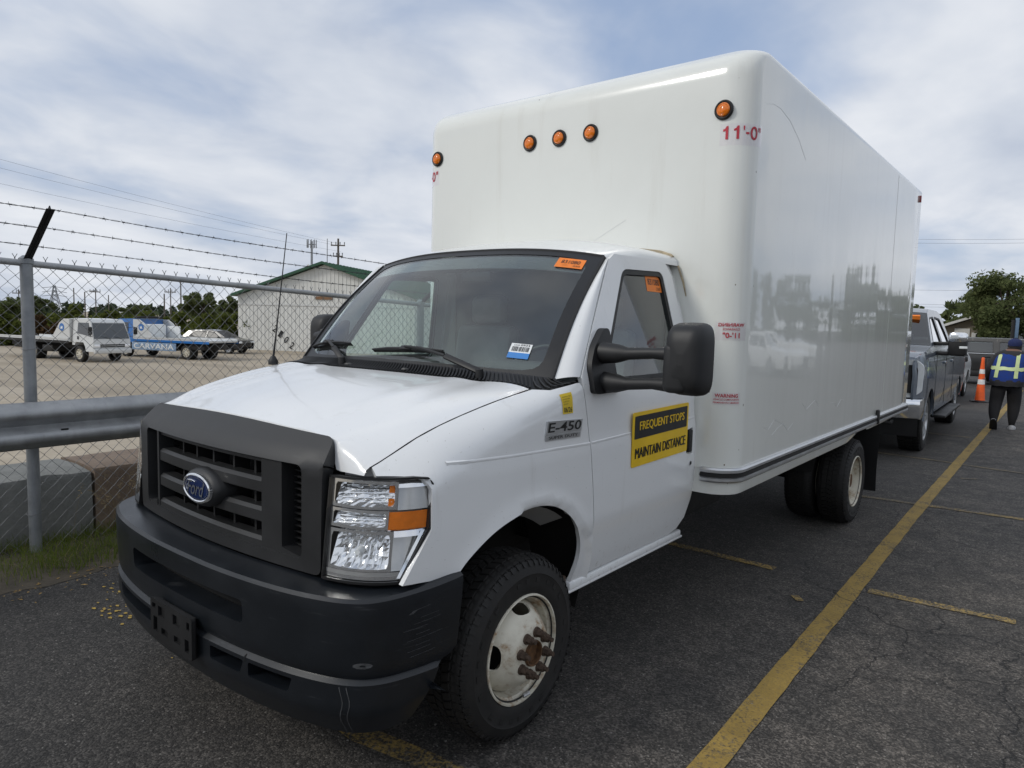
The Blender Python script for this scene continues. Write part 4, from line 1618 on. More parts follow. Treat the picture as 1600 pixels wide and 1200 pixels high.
# bumper --------------------------------------------------------------
plan = catmull([(0.0, -0.898), (0.25, -0.893), (0.50, -0.868), (0.70, -0.828), (0.86, -0.765), (0.945, -0.675), (0.990, -0.52), (1.005, -0.36)], 10)
plan = np.array(plan)
seg = np.r_[0, np.cumsum(np.linalg.norm(np.diff(plan, axis=0), axis=1))]
PLEN = seg[-1]
BQ = [0.0, 0.122, 0.136, 0.148, 0.17, 0.36, 0.395, 0.402, 0.412, 0.425, 0.55, 0.57, 0.66]
BO = [-0.125, -0.012, -0.003, 0.0, 0.001, -0.006, -0.012, -0.020, -0.020, -0.004, -0.006, -0.012, -0.050]
BZ = [0.786, 0.772, 0.768, 0.757, 0.735, 0.535, 0.505, 0.500, 0.494, 0.486, 0.390, 0.372, 0.295]


def bump_map(s, q, o_=0.0):
    a = abs(s)
    x = interp(a, seg, plan[:, 0])
    y = interp(a, seg, plan[:, 1])
    x2, y2 = interp(min(PLEN, a + 0.02), seg, plan[:, 0]), interp(min(PLEN, a + 0.02), seg, plan[:, 1])
    x1, y1 = interp(max(0, a - 0.02), seg, plan[:, 0]), interp(max(0, a - 0.02), seg, plan[:, 1])
    if a < 0.02:
        t = Vector((1, 0))
    else:
        t = Vector((x2 - x1, y2 - y1)).normalized()
    off = interp(q, BQ, BO) + o_
    if off < -0.03 and q < 0.12:
        off = -0.03 + (off + 0.03) * interp(a, [0.0, PLEN - 0.35, PLEN], [1, 1, 0.35])
    z = interp(q, BQ, BZ)
    lift = interp(a, [PLEN - 0.38, PLEN], [0.0, 0.020]) if q < 0.2 else (interp(a, [PLEN - 0.3, PLEN], [0, 0.035]) if q > 0.5 else 0)
    nx, ny = t.y, -t.x
    xx, yy = x + nx * off * -1 * -1, y + ny * off
    return (math.copysign(xx, s) if a > 1e-6 else 0.0, yy, z + lift)


bq_end = PLEN
b_out = [(-bq_end, 0.0), (bq_end, 0.0), (bq_end, 0.14), (bq_end - 0.02, 0.36), (bq_end - 0.05, 0.40), (bq_end - 0.10, 0.42), (bq_end - 0.19, 0.66), (-bq_end + 0.19, 0.66), (-bq_end + 0.10, 0.42), (-bq_end + 0.05, 0.40), (-bq_end + 0.02, 0.36), (-bq_end, 0.14)]
b_hole = rounded([(-0.43, 0.215), (0.43, 0.215), (0.43, 0.295), (-0.43, 0.295)], 0.022, 4)
lows = [rounded([(a, 0.448), (b, 0.448), (b - 0.02 * (b > 0) + 0.0, 0.515), (a + 0.02 * (a < 0), 0.515)], 0.012, 3) for a, b in ((-0.66, -0.24), (0.23, 0.43), (0.455, 0.67))]
bump = panel("front_bumper", b_out, [b_hole] + lows, bump_map, M_BUMP, truck, step=0.022, thick=0.085, toward=(0, -1, 0.2), angle=30)
mb = MB()
mb.grid([[bump_map(s, q, -0.090) for s in np.linspace(-0.8, 0.8, 20)] for q in (0.14, 0.2, 0.25, 0.3, 0.37)])
mb.grid([[bump_map(s, q, -0.088) for s in np.linspace(-0.8, 0.8, 20)] for q in (0.42, 0.48, 0.54)])
mb.obj("bumper_backing", M_DARK, bump, fix=False)
mb = MB()
for s in (-0.23, 0.44):
    for q0, q1 in ((0.412, 0.425), (0.425, 0.45)):
        mb.grid([[bump_map(s + d, q, 0.0012) for d in (-0.0025, 0.0025)] for q in (q0, q1)])
mb.obj("bumper_seam", M_DARK, bump, fix=False)
# scuffs
mb = MB()
for i in range(9):
    s0 = 1.10 + random.uniform(-0.03, 0.05)
    q0 = 0.20 + i * 0.018
    mb.grid([[bump_map(s0 + 0.16 * a, q0 - 0.010 * a + d, 0.0008) for d in (0.0, 0.0016)] for a in np.linspace(0, random.uniform(0.3, 1), 6)])
mb.grid([[bump_map(0.935 + 0.035 * cos(a) * r, 0.345 + 0.010 * sin(a) * r, 0.0009) for a in np.linspace(0, 2 * pi, 10)] for r in (0.3, 1)])
for s0 in (0.86, 0.885):
    mb.grid([[bump_map(s0 + d + 0.006 * sin(q * 40), q, 0.0008) for d in (0, 0.003)] for q in np.linspace(0.42, 0.655, 12)])
tag(mb.obj("scuff_marks", mat("scuffed_plastic", (0.055, 0.057, 0.06), 0.7, 0, 0.4, 60), bump, fix=False), kind="stuff")
# plate bracket
PB = MB()
def pb(x, z, d):
    return (x, -0.925 + d, z)
po = rounded([(-0.165, 0.392), (0.165, 0.392), (0.165, 0.555), (-0.165, 0.555)], 0.012, 3)
ph = []
for cx_, cz_, w_, h_ in ((-0.075, 0.515, 0.052, 0.040), (0.045, 0.515, 0.052, 0.040), (-0.125, 0.455, 0.034, 0.058), (-0.05, 0.440, 0.052, 0.026), (0.052, 0.440, 0.052, 0.026), (0.128, 0.440, 0.034, 0.050), (-0.137, 0.527, 0.03, 0.02), (0.137, 0.520, 0.02, 0.03)):
    ph.append([(cx_ - w_ / 2, cz_ - h_ / 2), (cx_ + w_ / 2, cz_ - h_ / 2), (cx_ + w_ / 2, cz_ + h_ / 2), (cx_ - w_ / 2, cz_ + h_ / 2)])
pbo = panel("plate_bracket", po, ph, lambda x, z: pb(x, z, 0.0), M_BLACK, truck, step=0.04, thick=0.014, toward=(0, -1, 0))
mb = MB()
mb.box((0, -0.905, 0.475), (0.30, 0.016, 0.15), bev=0.004)
mb.box((0, -0.885, 0.43), (0.27, 0.05, 0.10), bev=0.006)
mb.obj("bracket_back", M_BLACK, pbo)

# antenna ----------------------------------------------------------------
mb = MB()
mb.lathe([(0.0, 0.03), (0.012, 0.028), (0.022, 0.010), (0.027, 0.0), (0.027, -0.02)], 20, (-0.905, 0.10, 1.425), axis='Z')
an = mb.obj("antenna_base", M_BLACK, truck)
mb = MB()
mb.tube([(-0.905, 0.10, 1.44), (-0.907, 0.118, 1.56), (-0.910, 0.150, 1.80), (-0.912, 0.195, 2.150)], [0.007, 0.0045, 0.0034, 0.0026], 7)
mb.obj("antenna_rod", M_BLACK, an)

# wipers -----------------------------------------------------------------
def wpt(u, v, o_):
    return Vector(ws_pt(u, v, o_))
for piv, tip, b0, b1 in (((0.60, -0.030), (0.055, 0.085), (-0.235, 0.070), (0.325, 0.095)), ((-0.40, -0.020), (-0.72, 0.105), (-0.93, 0.075), (-0.48, 0.110))):
    A = Vector(cowl_pt(piv[0], 0.55)) + Vector((0, 0, 0.028))
    B = wpt(*tip, 0.045)
    mb = MB()
    mb.cyl(A - Vector((0, 0, 0.05)), A + Vector((0, -0.004, 0.012)), 0.021, 0.017, 14)
    M1 = A + (B - A) * 0.42 + Vector((0, -0.012, 0.022))
    mb.beam(A, M1, 0.030, 0.016, (0, -0.7, 0.7), 0.006)
    mb.tube([M1, A + (B - A) * 0.75 + Vector((0, -0.008, 0.02)), B], [0.009, 0.0075, 0.006], 6)
    wp = mb.obj("wiper_arm", M_BLACK, truck)
    mb = MB()
    P0, P1 = wpt(*b0, 0.020), wpt(*b1, 0.020)
    Pm = wpt(*tip, 0.026)
    mb.tube([P0, P0.lerp(Pm, 0.5) + Vector((0, -0.004, 0.004)), Pm, Pm.lerp(P1, 0.5) + Vector((0, -0.004, 0.004)), P1], [0.005, 0.008, 0.010, 0.008, 0.005], 6)
    mb.beam(wpt(*b0, 0.008), wpt(*tip, 0.008), 0.004, 0.014, (0, -0.7, 0.7))
    mb.beam(wpt(*tip, 0.008), wpt(*b1, 0.008), 0.004, 0.014, (0, -0.7, 0.7))
    mb.beam(Pm - Vector((0.04, 0, 0)), Pm + Vector((0.04, 0, 0.004)), 0.026, 0.024, (0, -0.7, 0.7), 0.006)
    mb.obj("wiper_blade", M_BLACK, wp)

# wheels -------------------------------------------------------------------
TR = 0.376


def tyre_mesh():
    mb = MB()
    prof = [(0.205, -0.004), (0.222, 0.004), (0.236, 0.010), (0.262, 0.014), (0.300, 0.013), (0.306, 0.0155), (0.312, 0.0125), (0.335, 0.007), (0.352, -0.003), (0.362, -0.016), (0.3665, -0.030), (0.368, -0.060), (0.3685, -0.110), (0.368, -0.160), (0.3665, -0.192), (0.362, -0.206), (0.345, -0.220), (0.30, -0.232), (0.25, -0.230), (0.205, -0.215), (0.19, -0.20)]
    mb.lathe(prof, 72)
    n = 60
    for i in range(n):
        a0 = 2 * pi * i / n
        for j, (x0, x1, sh, wd) in enumerate(((-0.004, -0.042, 0.0, 0.66), (-0.050, -0.088, 0.5, 0.74), (-0.095, -0.128, 0.2, 0.80), (-0.135, -0.173, 0.7, 0.74), (-0.181, -0.216, 0.4, 0.66))):
            da = 2 * pi / n
            A = a0 + sh * da
            B = A + wd * da
            sk = 0.35 * da * (1 if j % 2 else -1)
            r0 = 0.360
            r1 = TR - (0.006 if j in (0, 4) else 0.0)
            def P(r, x, a):
                return (x, r * cos(a), r * sin(a))
            edge0 = 0.014 if j == 0 else 0
            vs = [P(r0, x0, A), P(r0, x1, A + sk), P(r0, x1, B + sk), P(r0, x0, B), P(r1 - edge0, x0, A), P(r1, x1, A + sk), P(r1, x1, B + sk), P(r1 - edge0, x0, B)]
            if j == 4:
                vs[5] = P(r1 - 0.014, x1, A + sk)
                vs[6] = P(r1 - 0.014, x1, B + sk)
            mb.add(vs, [(4, 5, 6, 7), (0, 1, 5, 4), (1, 2, 6, 5), (2, 3, 7, 6), (3, 0, 4, 7)])
    # shoulder bars on the sidewall
    for i in range(n):
        a = 2 * pi * (i + 0.3) / n
        vs = []
        for r, x in ((0.340, 0.0065), (0.360, -0.010)):
            for d in (-0.016, 0.016):
                for o_ in (0.0, 0.005):
                    vs.append((x + o_, r * cos(a + d), r * sin(a + d)))
        mb.add(vs, [(1, 3, 7, 5), (0, 1, 5, 4), (2, 6, 7, 3), (0, 2, 3, 1), (4, 5, 7, 6)])
    # raised lettering ring, too worn to read: low bars
    for i in range(26):
        a = 2 * pi * i / 26 + (0.04 if i % 3 else 0)
        if i % 7 == 0:
            continue
        vs = []
        for r in (0.272, 0.290):
            for d in (-0.05, 0.035):
                for o_ in (0.0, 0.0022):
                    vs.append((0.0135 + o_, r * cos(a + d), r * sin(a + d)))
        mb.add(vs, [(1, 3, 7, 5), (0, 1, 5, 4), (2, 6, 7, 3), (0, 2, 3, 1), (4, 5, 7, 6)])
    return mb.mesh("tyre")


TYRE = tyre_mesh()
TYRE.materials.append(M_RUB)
TYRE.polygons.foreach_set("use_smooth", [True] * len(TYRE.polygons))
TYRE.set_sharp_from_angle(angle=radians(35))


def tyre(loc, rx=0.0, parent=None, flip=False, steer=0.0):
    o = bpy.data.objects.new("tyre", TYRE)
    COL.objects.link(o)
    o.location = loc
    o.rotation_euler = (rx, 0, (pi if flip else 0) + steer)
    o.parent = parent if parent is not None else truck
    return o


DPR = [0.0, 0.045, 0.10, 0.135, 0.160, 0.21, 0.27]
DR = [0.186, 0.180, 0.150, 0.122, 0.112, 0.085, 0.052]
DX = [-0.062, -0.040, 0.004, 0.036, 0.050, 0.054, 0.054]


def disc_map(a, q):
    r, x = interp(q, DPR, DR), interp(q, DPR, DX)
    return (x, r * cos(a), r * sin(a))


holes = []
for k in range(4):
    a = pi / 4 + k * pi / 2 + 0.42
    holes.append([(a + 0.31 * math.copysign(abs(cos(t)) ** 0.8, cos(t)), 0.074 + 0.033 * math.copysign(abs(sin(t)) ** 0.8, sin(t))) for t in np.linspace(0, 2 * pi, 21)[:-1]])
a00 = 0.42
d_poly = [(a00 + 2 * pi * i / 72, 0.0) for i in range(73)] + [(a00 + 2 * pi * i / 72, 0.27) for i in range(72, -1, -1)]
DISC = panel_mesh(d_poly, holes, disc_map, step=0.024, thick=0.008, toward=(1, 0, 0))
LIP = MB()
LIP.lathe([(0.216, -0.006), (0.2235, 0.002), (0.2225, 0.010), (0.216, 0.012), (0.2125, 0.004), (0.2100, -0.012), (0.199, -0.020), (0.196, -0.045), (0.189, -0.060), (0.186, -0.10), (0.186, -0.2)], 64)
LIPM = LIP.mesh("rim")


def front_wheel(loc, flip, steer=0.0):
    t_ = tyre(loc, 0.3, truck, flip, steer)
    rim = link_mesh("rim", LIPM.copy(), M_RIM, t_, 40)
    link_mesh("wheel_disc", DISC.copy(), M_RIM, t_, 40)
    mb = MB()
    mb.lathe([(0.053, 0.0), (0.053, 0.056), (0.050, 0.066), (0.045, 0.064), (0.043, 0.044), (0.0, 0.042)], 28)
    mb.obj("hub", M_RUST, t_)
    for k in range(8):
        a = 2 * pi * (k + 0.3) / 8
        mb = MB()
        y, z = 0.0825 * cos(a), 0.0825 * sin(a)
        mb.cyl((0.053, y, z), (0.062, y, z), 0.0215, 0.020, 16)
        mb.cyl((0.062, y, z), (0.083, y, z), 0.0170, 0.0155, 6)
        mb.cyl((0.083, y, z), (0.100, y, z), 0.0100, 0.0094, 10)
        mb.obj("lug_nut", M_LUG, t_)
    mb = MB()
    mb.tube([(0.005, -0.05, -0.196), (0.012, -0.02, -0.200)], 0.009, 8)
    mb.obj("balance_weight", M_ALU, t_)
    mb = MB()
    mb.lathe([(0.186, -0.19), (0.0, -0.19)], 32)
    mb.obj("brake_drum", M_CHASSIS, t_)
    return t_


front_wheel((0.985, 0.02, TR - 0.006), False, 0.0)
front_wheel((-0.985, 0.02, TR - 0.006), True, 0.0)
RW = 4.46
for s in (1, -1):
    for k, x in enumerate((1.205, 0.935)):
        t_ = tyre((s * x, RW, TR - 0.006), 0.5 + k, truck, s < 0)
        mb = MB()
        mb.lathe([(0.216, -0.006), (0.2235, 0.002), (0.2225, 0.010), (0.216, 0.012), (0.2125, 0.004), (0.2060, -0.02), (0.198, -0.06), (0.192, -0.12), (0.150, -0.135), (0.118, -0.140), (0.112, -0.132), (0.07, -0.132)], 48)
        mb.obj("rim", M_RIM, t_)
        mb = MB()
        mb.lathe([(0.068, -0.14), (0.066, -0.05), (0.058, -0.03), (0.0, -0.028)], 24)
        mb.obj("hub", M_RUST, t_)

# wheel wells, chassis -----------------------------------------------------
for s in (1, -1):
    mb = MB()
    rows = []
    for a in np.linspace(-0.25, pi + 0.35, 22):
        y, z = 0.05 + 0.50 * cos(a), 0.48 + 0.49 * sin(a)
        rows.append([(s * (wS(z, y) - 0.022), y, z), (s * 0.62, y, z + 0.02)])
    mb.grid(rows)
    mb.obj("wheel_arch_liner", M_CHASSIS, truck, fix=False)
mb = MB()
mb.box((0.66, 0.16, 0.86), (0.10, 0.42, 0.14), Matrix.Rotation(radians(12), 3, 'X'), bev=0.04)
mb.grid([[(0.93 - 0.12 * b, 0.06 + 0.30 * a, 0.93 - 0.10 * a * a - 0.06 * b) for b in (0, 0.5, 1)] for a in np.linspace(0, 1, 6)])
mb.obj("inner_wing", M_WHITE_IN, truck)
mb = MB()
for s in (1, -1):
    mb.box((s * 0.42, 2.9, 0.62), (0.08, 7.2, 0.17))
for y in (0.9, 2.0, 3.2, 5.4, 6.2):
    mb.box((0, y, 0.62), (0.86, 0.07, 0.12))
mb.box((0, -0.35, 0.62), (1.1, 0.5, 0.3), bev=0.05)
mb.box((0, 0.5, 0.50), (0.5, 1.4, 0.35), bev=0.08)
mb.obj("chassis_frame", M_CHASSIS, truck)
mb = MB()
mb.tube([(-0.8, 0.02, 0.36), (0.8, 0.02, 0.36)], 0.05, 10)
mb.tube([(-0.9, RW, 0.37), (0.9, RW, 0.37)], 0.06, 10)
mb.lathe([(0.0, -0.2), (0.12, -0.16), (0.18, 0.0), (0.12, 0.16), (0.0, 0.2)], 20, (0, RW, 0.38))
mb.obj("axles", M_CHASSIS, truck)
mb = MB()
mb.box((0.0, 3.2, 0.47), (0.6, 1.2, 0.32), bev=0.06)
mb.box((0.45, 2.5, 0.55), (0.42, 0.7, 0.32), bev=0.04)
mb.obj("fuel_tank", M_CHASSIS, truck)
for s in (1, -1):
    mb = MB()
    mb.grid([[(s * (0.80 + 0.40 * i), 5.36 + 0.012 * sin(5 * i + 9 * j), 0.80 - 0.68 * j) for i in np.linspace(0, 1, 5)] for j in np.linspace(0, 1, 7)])
    mb.grid([[(s * (0.80 + 0.40 * i), 5.368 + 0.012 * sin(5 * i + 9 * j), 0.80 - 0.68 * j) for i in np.linspace(0, 1, 5)] for j in np.linspace(0, 1, 7)])
    mb.obj("mud_flap", M_BLACK, truck, fix=False)
for s in (1, -1):
    mb = MB()
    mb.grid([[(s * x, RW + 0.50 * cos(a), 0.36 + 0.50 * sin(a)) for x in (0.68, 0.98)] for a in np.linspace(0.25, pi - 0.25, 12)])
    mb.obj("rear_wheel_guard", M_CHASSIS, truck, fix=False)

# THE BOX -------------------------------------------------------------------
BX, BY0, BY1, BZ0, BZ1 = 1.22, 1.553, 6.54, 0.905, 3.185
CR, TR_F, TR_S = 0.155, 0.17, 0.035


def box_ring(z, inset=0.0, yshift=0.0):
    """plan outline of the box at one height, going round"""
    pts = []
    x1 = BX - inset
    y0 = BY0 + yshift
    r = CR
    n = 10
    for i in range(n + 1):
        a = -pi / 2 + (pi / 2) * i / n
        pts.append((x1 - r + r * cos(a), y0 + r + r * sin(a), z))
    for y in np.linspace(y0 + r, BY1 - 0.03, 14)[1:]:
        pts.append((x1, y, z))
    pts.append((x1 - 0.008, BY1, z))
    for x in np.linspace(x1 - 0.02, -x1 + 0.02, 12):
        pts.append((x, BY1, z))
    pts.append((-x1 + 0.008, BY1, z))
    for y in np.linspace(BY1 - 0.03, y0 + r, 14):
        pts.append((-x1, y, z))
    for i in range(1, n + 1):
        a = pi + (pi / 2) * i / n
        pts.append((-x1 + r + r * cos(a), y0 + r + r * sin(a), z))
    for x in np.linspace(-x1 + r, x1 - r, 16)[1:-1]:
        pts.append((x, y0, z))
    return pts


rows = [box_ring(z) for z in list(np.linspace(BZ0 - 0.01, BZ1 - TR_F, 16))]
for k in range(1, 9):
    a = (pi / 2) * k / 8
    sh = TR_F * (1 - cos(a))
    z = BZ1 - TR_F + TR_F * sin(a)
    ins = max(0.0, TR_S - sqrt(max(0, TR_S ** 2 - max(0, z - (BZ1 - TR_S)) ** 2)))
    rows.append(box_ring(z, ins, sh))
mb = MB()
mb.grid(rows, closed=True)
top = rows[-1]
N_ = len(top)
mb.add(top, [tuple(range(N_))])
mb.add(rows[0], [tuple(range(N_ - 1, -1, -1))])
cargo = mb.obj("cargo_box", M_BOX, truck, angle=50)


def around(s):
    """path round the front driver corner: s<0 along the front, s>0 down the side"""
    L = CR * pi / 2
    if s < 0:
        return (BX - CR + s, BY0, 0.0, -1.0)
    if s < L:
        a = -pi / 2 + s / CR
        return (BX - CR + CR * cos(a), BY0 + CR + CR * sin(a), cos(a), sin(a))
    return (BX, BY0 + CR + s - L, 1.0, 0.0)


def aro(s, z, o_=0.0):
    x, y, nx, ny = around(s)
    return (x + nx * o_, y + ny * o_, z)


SEND = BY1 - BY0 - CR + CR * pi / 2
spath = list(np.linspace(-0.02, CR * pi / 2, 10)) + list(np.linspace(CR * pi / 2, SEND, 20))[1:]
# skirt under the rail, cut up round the rear wheel
SKY = [1.5, 4.06, 4.35, 4.46, 4.72, 4.74, 5.40, 6.6]
SKZ = [0.752, 0.757, 0.800, 0.848, 0.848, 0.795, 0.800, 0.825]
for s in (1, -1):
    mb = MB()
    rows = []
    ss = list(np.linspace(-0.2, CR * pi / 2, 10)) + list(np.linspace(CR * pi / 2, SEND, 60))[1:]
    for q in ss:
        a = aro(q, 0.905, -0.004)
        zb = interp(a[1], SKY, SKZ)
        rows.append([(s * a[0], a[1], 0.905), (s * a[0], a[1], zb + 0.004), (s * (a[0] - 0.002), a[1] + 0.0, zb), (s * (a[0] - 0.03), a[1] + 0.02 * (q < 0.1), zb + 0.002)])
    mb.grid(rows)
    mb.obj("skirt", M_BOX, cargo, fix=False)
    rp = [(-0.001, 0.905), (0.014, 0.903), (0.020, 0.893), (0.020, 0.879), (0.012, 0.876), (0.012, 0.848), (0.020, 0.845), (0.020, 0.831), (0.014, 0.822), (-0.001, 0.820)]
    mb = MB()
    rows = [[(lambda p: (s * p[0], p[1], p[2]))(aro(q, z, o_)) for o_, z in rp] for q in spath]
    mb.grid(rows)
    mb.add(rows[0], [tuple(range(len(rp)))])
    rail = mb.obj("rub_rail", M_ALU, cargo, angle=30)
    mb = MB()
    mb.grid([[(lambda p: (s * p[0], p[1], p[2]))(aro(q, z, o_)) for o_, z in ((0.0125, 0.875), (0.0165, 0.873), (0.0165, 0.851), (0.0125, 0.849))] for q in spath])
    mb.obj("rail_insert", M_BLACK, rail, angle=30)
    mb = MB()
    mb.cyl((s * 1.236, 5.06, 0.885), (s * 1.245, 5.06, 0.885), 0.04, n=20)
    mb.box((s * 1.235, 5.06, 0.885), (0.03, 0.06, 0.135), bev=0.012)
    mb.obj("side_latch", M_BLACK, cargo)
    mb = MB()
    mb.box((s * 1.224, 6.44, 0.858), (0.006, 0.05, 0.05), bev=0.002)
    mb.box((s * 1.224, 6.45, 3.085), (0.012, 0.03, 0.07), bev=0.004)
    mb.obj("red_marker", M_REDL, cargo)
mb = MB()
for x in (-0.03, 0.03):
    mb.cyl((1.045, BY0 - 0.012, 0.86), (1.045, BY0 - 0.016, 0.86), 0.005, n=8)
mb.obj("rail_screw", M_ALU, cargo)
# panel joint near the rear
mb = MB()
mb.box((BX + 0.0012, 5.30, 2.03), (0.0014, 0.003, 2.2))
mb.obj("side_seam", M_BOX, cargo, smooth=False)
# marker lights
for x in (-1.072, -0.232, 0.0, 0.232, 1.072):
    mb = MB()
    mb.lathe([(0.052, 0.0), (0.052, -0.010), (0.045, -0.016), (0.036, -0.012)], 28, axis='Z')
    o = mb.obj("marker_light", M_BLACK, cargo)
    o.rotation_euler = (radians(-90), 0, 0)
    o.rotation_euler = (radians(-90), 0, 0)
    o.location = (x, BY0 + 0.001, 2.838)
    mb = MB()
    mb.lathe([(0.037, -0.008), (0.036, -0.018), (0.030, -0.024), (0.027, -0.022), (0.024, -0.025), (0.014, -0.028), (0.013, -0.026), (0.0, -0.028)], 28, axis='Z')
    mb.obj("amber_lens", M_AMBER, o)
    for ob in (o,):
        ob.rotation_euler = (radians(-90), 0, 0)
        # lathe axis Z -> -Y outward
        ob.rotation_euler = (radians(-90), 0, 0)
# clearance lettering and labels
def num_label(DL, f):
    """11'-0" in plain signwriter's figures"""
    z0, z1 = 2.683, 2.752
    for x in (1.068, 1.124):
        h = z1 - z0
        P = [(x + 0.018, z0), (x + 0.032, z0), (x + 0.032, z1), (x + 0.022, z1), (x + 0.015, z1 - 0.012), (x + 0.004, z1 - 0.017), (x + 0.004, z1 - 0.027), (x + 0.018, z1 - 0.024)]
        DL.add([f(*p) for p in P], [(0, 1, 2, 3, 7), (3, 4, 5, 6, 7)], 1)
    for x in (1.178, 1.276, 1.289):
        DL.add([f(*p) for p in ((x + 0.001, z1 - 0.024), (x + 0.006, z1 - 0.024), (x + 0.008, z1), (x - 0.001, z1))], [(0, 1, 2, 3)], 1)
    DL.add([f(*p) for p in ((1.192, z0 + 0.026), (1.212, z0 + 0.026), (1.212, z0 + 0.037), (1.192, z0 + 0.037))], [(0, 1, 2, 3)], 1)
    n = 28
    ring = [[f(1.243 + a * cos(2 * pi * i / n), (z0 + z1) / 2 + b * sin(2 * pi * i / n)) for i in range(n)] for a, b in ((0.0245, 0.0355), (0.0125, 0.0235))]
    DL.grid(ring, 1, closed=True)



fm = lambda o_: (lambda x, z: aro(x - (BX - CR), z, o_))
for s in (1, -1):
    DL = MB()
    m_ = (lambda f: (lambda x, z: (lambda p: (s * p[0], p[1], p[2]))(f(s * x if s > 0 else -x, z))))
    if s > 0:
        f1, f2 = fm(0.0015), fm(0.0025)
        sticker(DL, f1, 1.055, 1.315, 2.652, 2.765, 0, 14, 2)
        num_label(DL, f2)
    else:
        g1 = lambda x, z: (lambda p: (-p[0], p[1], p[2]))(fm(0.0015)(-x, z))
        g2 = lambda x, z: (lambda p: (-p[0], p[1], p[2]))(fm(0.0025)(-x, z))
        sticker(DL, g1, -1.315, -1.055, 2.652, 2.765, 0, 14, 2)
        num_label(DL, lambda x, z: g2(x - 2.365, z))
    DL.obj("height_label", [M_FILM, M_REDINK], cargo, fix=False)
DL = MB()
f1, f2 = fm(0.0015), fm(0.0025)
mirr = lambda x, z: f2(1.085 + 1.262 - x, z)
sticker(DL, f1, 1.085, 1.262, 1.612, 1.712, 0, 12, 2)
text(DL, "WARNING", mirr, 1.100, 1.247, 1.687, 1.706, 1, 0.02)
text(DL, "CLEARANCE", mirr, 1.128, 1.222, 1.667, 1.679, 1, 0.01)
text(DL, "11'-0\"", mirr, 1.128, 1.222, 1.624, 1.655, 1, 0.02)
DL.obj("mirrored_warning_label", [M_FILM, M_REDINK], cargo, fix=False)
DL = MB()
sticker(DL, f1, 1.085, 1.245, 1.256, 1.326, 0, 12, 2)
text(DL, "WARNING", f2, 1.100, 1.230, 1.298, 1.318, 1, 0.02)
text(DL, "VEHICLE COMPONENTS", f2, 1.093, 1.238, 1.282, 1.291, 1, 0.004)
text(DL, "PERMANENTLY MARKED", f2, 1.093, 1.238, 1.265, 1.274, 1, 0.004)
DL.obj("warning_label", [M_FILM, M_REDINK], cargo, fix=False)
# scratches
mb = MB()
mb.beam((0.25, BY0 - 0.0006, 2.17), (0.50, BY0 - 0.0006, 2.30), 0.001, 0.0016)
P = [(BX + 0.0004, BY0 + y, z) for y, z in ((0.22, 2.90), (0.32, 2.925), (0.44, 2.93), (0.62, 2.90), (0.80, 2.83), (0.95, 2.74))]
mb.tube(P, 0.0006, 4)
for y0, z0 in ((0.45, 1.10), (0.62, 1.06), (1.2, 1.16), (1.9, 1.12)):
    mb.tube([(BX + 0.0003, BY0 + y0 + 0.1 * k, z0 + 0.03 * sin(k * 2.1 + y0 * 7)) for k in range(5)], 0.001, 4)
mb.obj("scratches", mat("scratched_gelcoat", (0.66, 0.665, 0.67), 0.5), cargo)

# ------------------------------------------------------------------ fence, guard rail, blocks, verge
FX = -2.71
def railz(y):
    return 1.975 - 0.041 * (y + 0.53)


fence = empty("chain_link_fence", "tall galvanised chain-link fence topped with barbed wire beside the truck", "fence", (FX, -0.546, 0))
FP = [-4.2, -0.546, 2.97, 6.5, 10.0]
def fl(x, y, z):
    return (x - FX, y + 0.546, z)


for y in FP:
    mb = MB()
    mb.cyl(fl(FX, y, -0.15), fl(FX, y, railz(y) + 0.01), 0.0365, n=24)
    mb.lathe([(0.0365, railz(y) - 0.005), (0.043, railz(y) - 0.002), (0.043, railz(y) + 0.03), (0.02, railz(y) + 0.05), (0.0, railz(y) + 0.052)], 20, fl(FX, y, 0), axis='Z')
    post = mb.obj("fence_post", M_GALV_D, fence)
    mb = MB()
    z0 = railz(y) + 0.02
    tipp = Vector(fl(FX + 0.45, y, z0 + 0.30))
    bs = Vector(fl(FX, y, z0))
    mb.beam(bs, tipp, 0.028, 0.006, (0, 1, 0))
    mb.beam(bs + Vector((0.010, 0.013, -0.010)), tipp + Vector((0.010, 0.013, -0.010)), 0.004, 0.022, (0, 1, 0))
    mb.beam(bs + Vector((0.010, -0.013, -0.010)), tipp + Vector((0.010, -0.013, -0.010)), 0.004, 0.022, (0, 1, 0))
    mb.obj("barb_arm", M_ARM, post)
    for z in (0.32, 0.85, 1.42):
        mb = MB()
        mb.tube([fl(FX + 0.038 * cos(a) - 0.0, y + 0.045 * sin(a), z + 0.004 * sin(2 * a)) for a in np.linspace(-2.1, 2.1, 14)], 0.0022, 5)
        mb.obj("tie_wire", M_WIRE, post)
for a, b in ((-4.2, 1.0), (1.0, 6.2), (6.2, 10.0)):
    mb = MB()
    mb.cyl(fl(FX, a, railz(a)), fl(FX, b, railz(b)), 0.0215, n=20)
    rl = mb.obj("top_rail", M_GALV, fence)
    mb = MB()
    mb.cyl(fl(FX, b - 0.08, railz(b - 0.08)), fl(FX, b + 0.08, railz(b + 0.08)), 0.0245, n=20)
    mb.obj("rail_sleeve", M_GALV, rl)
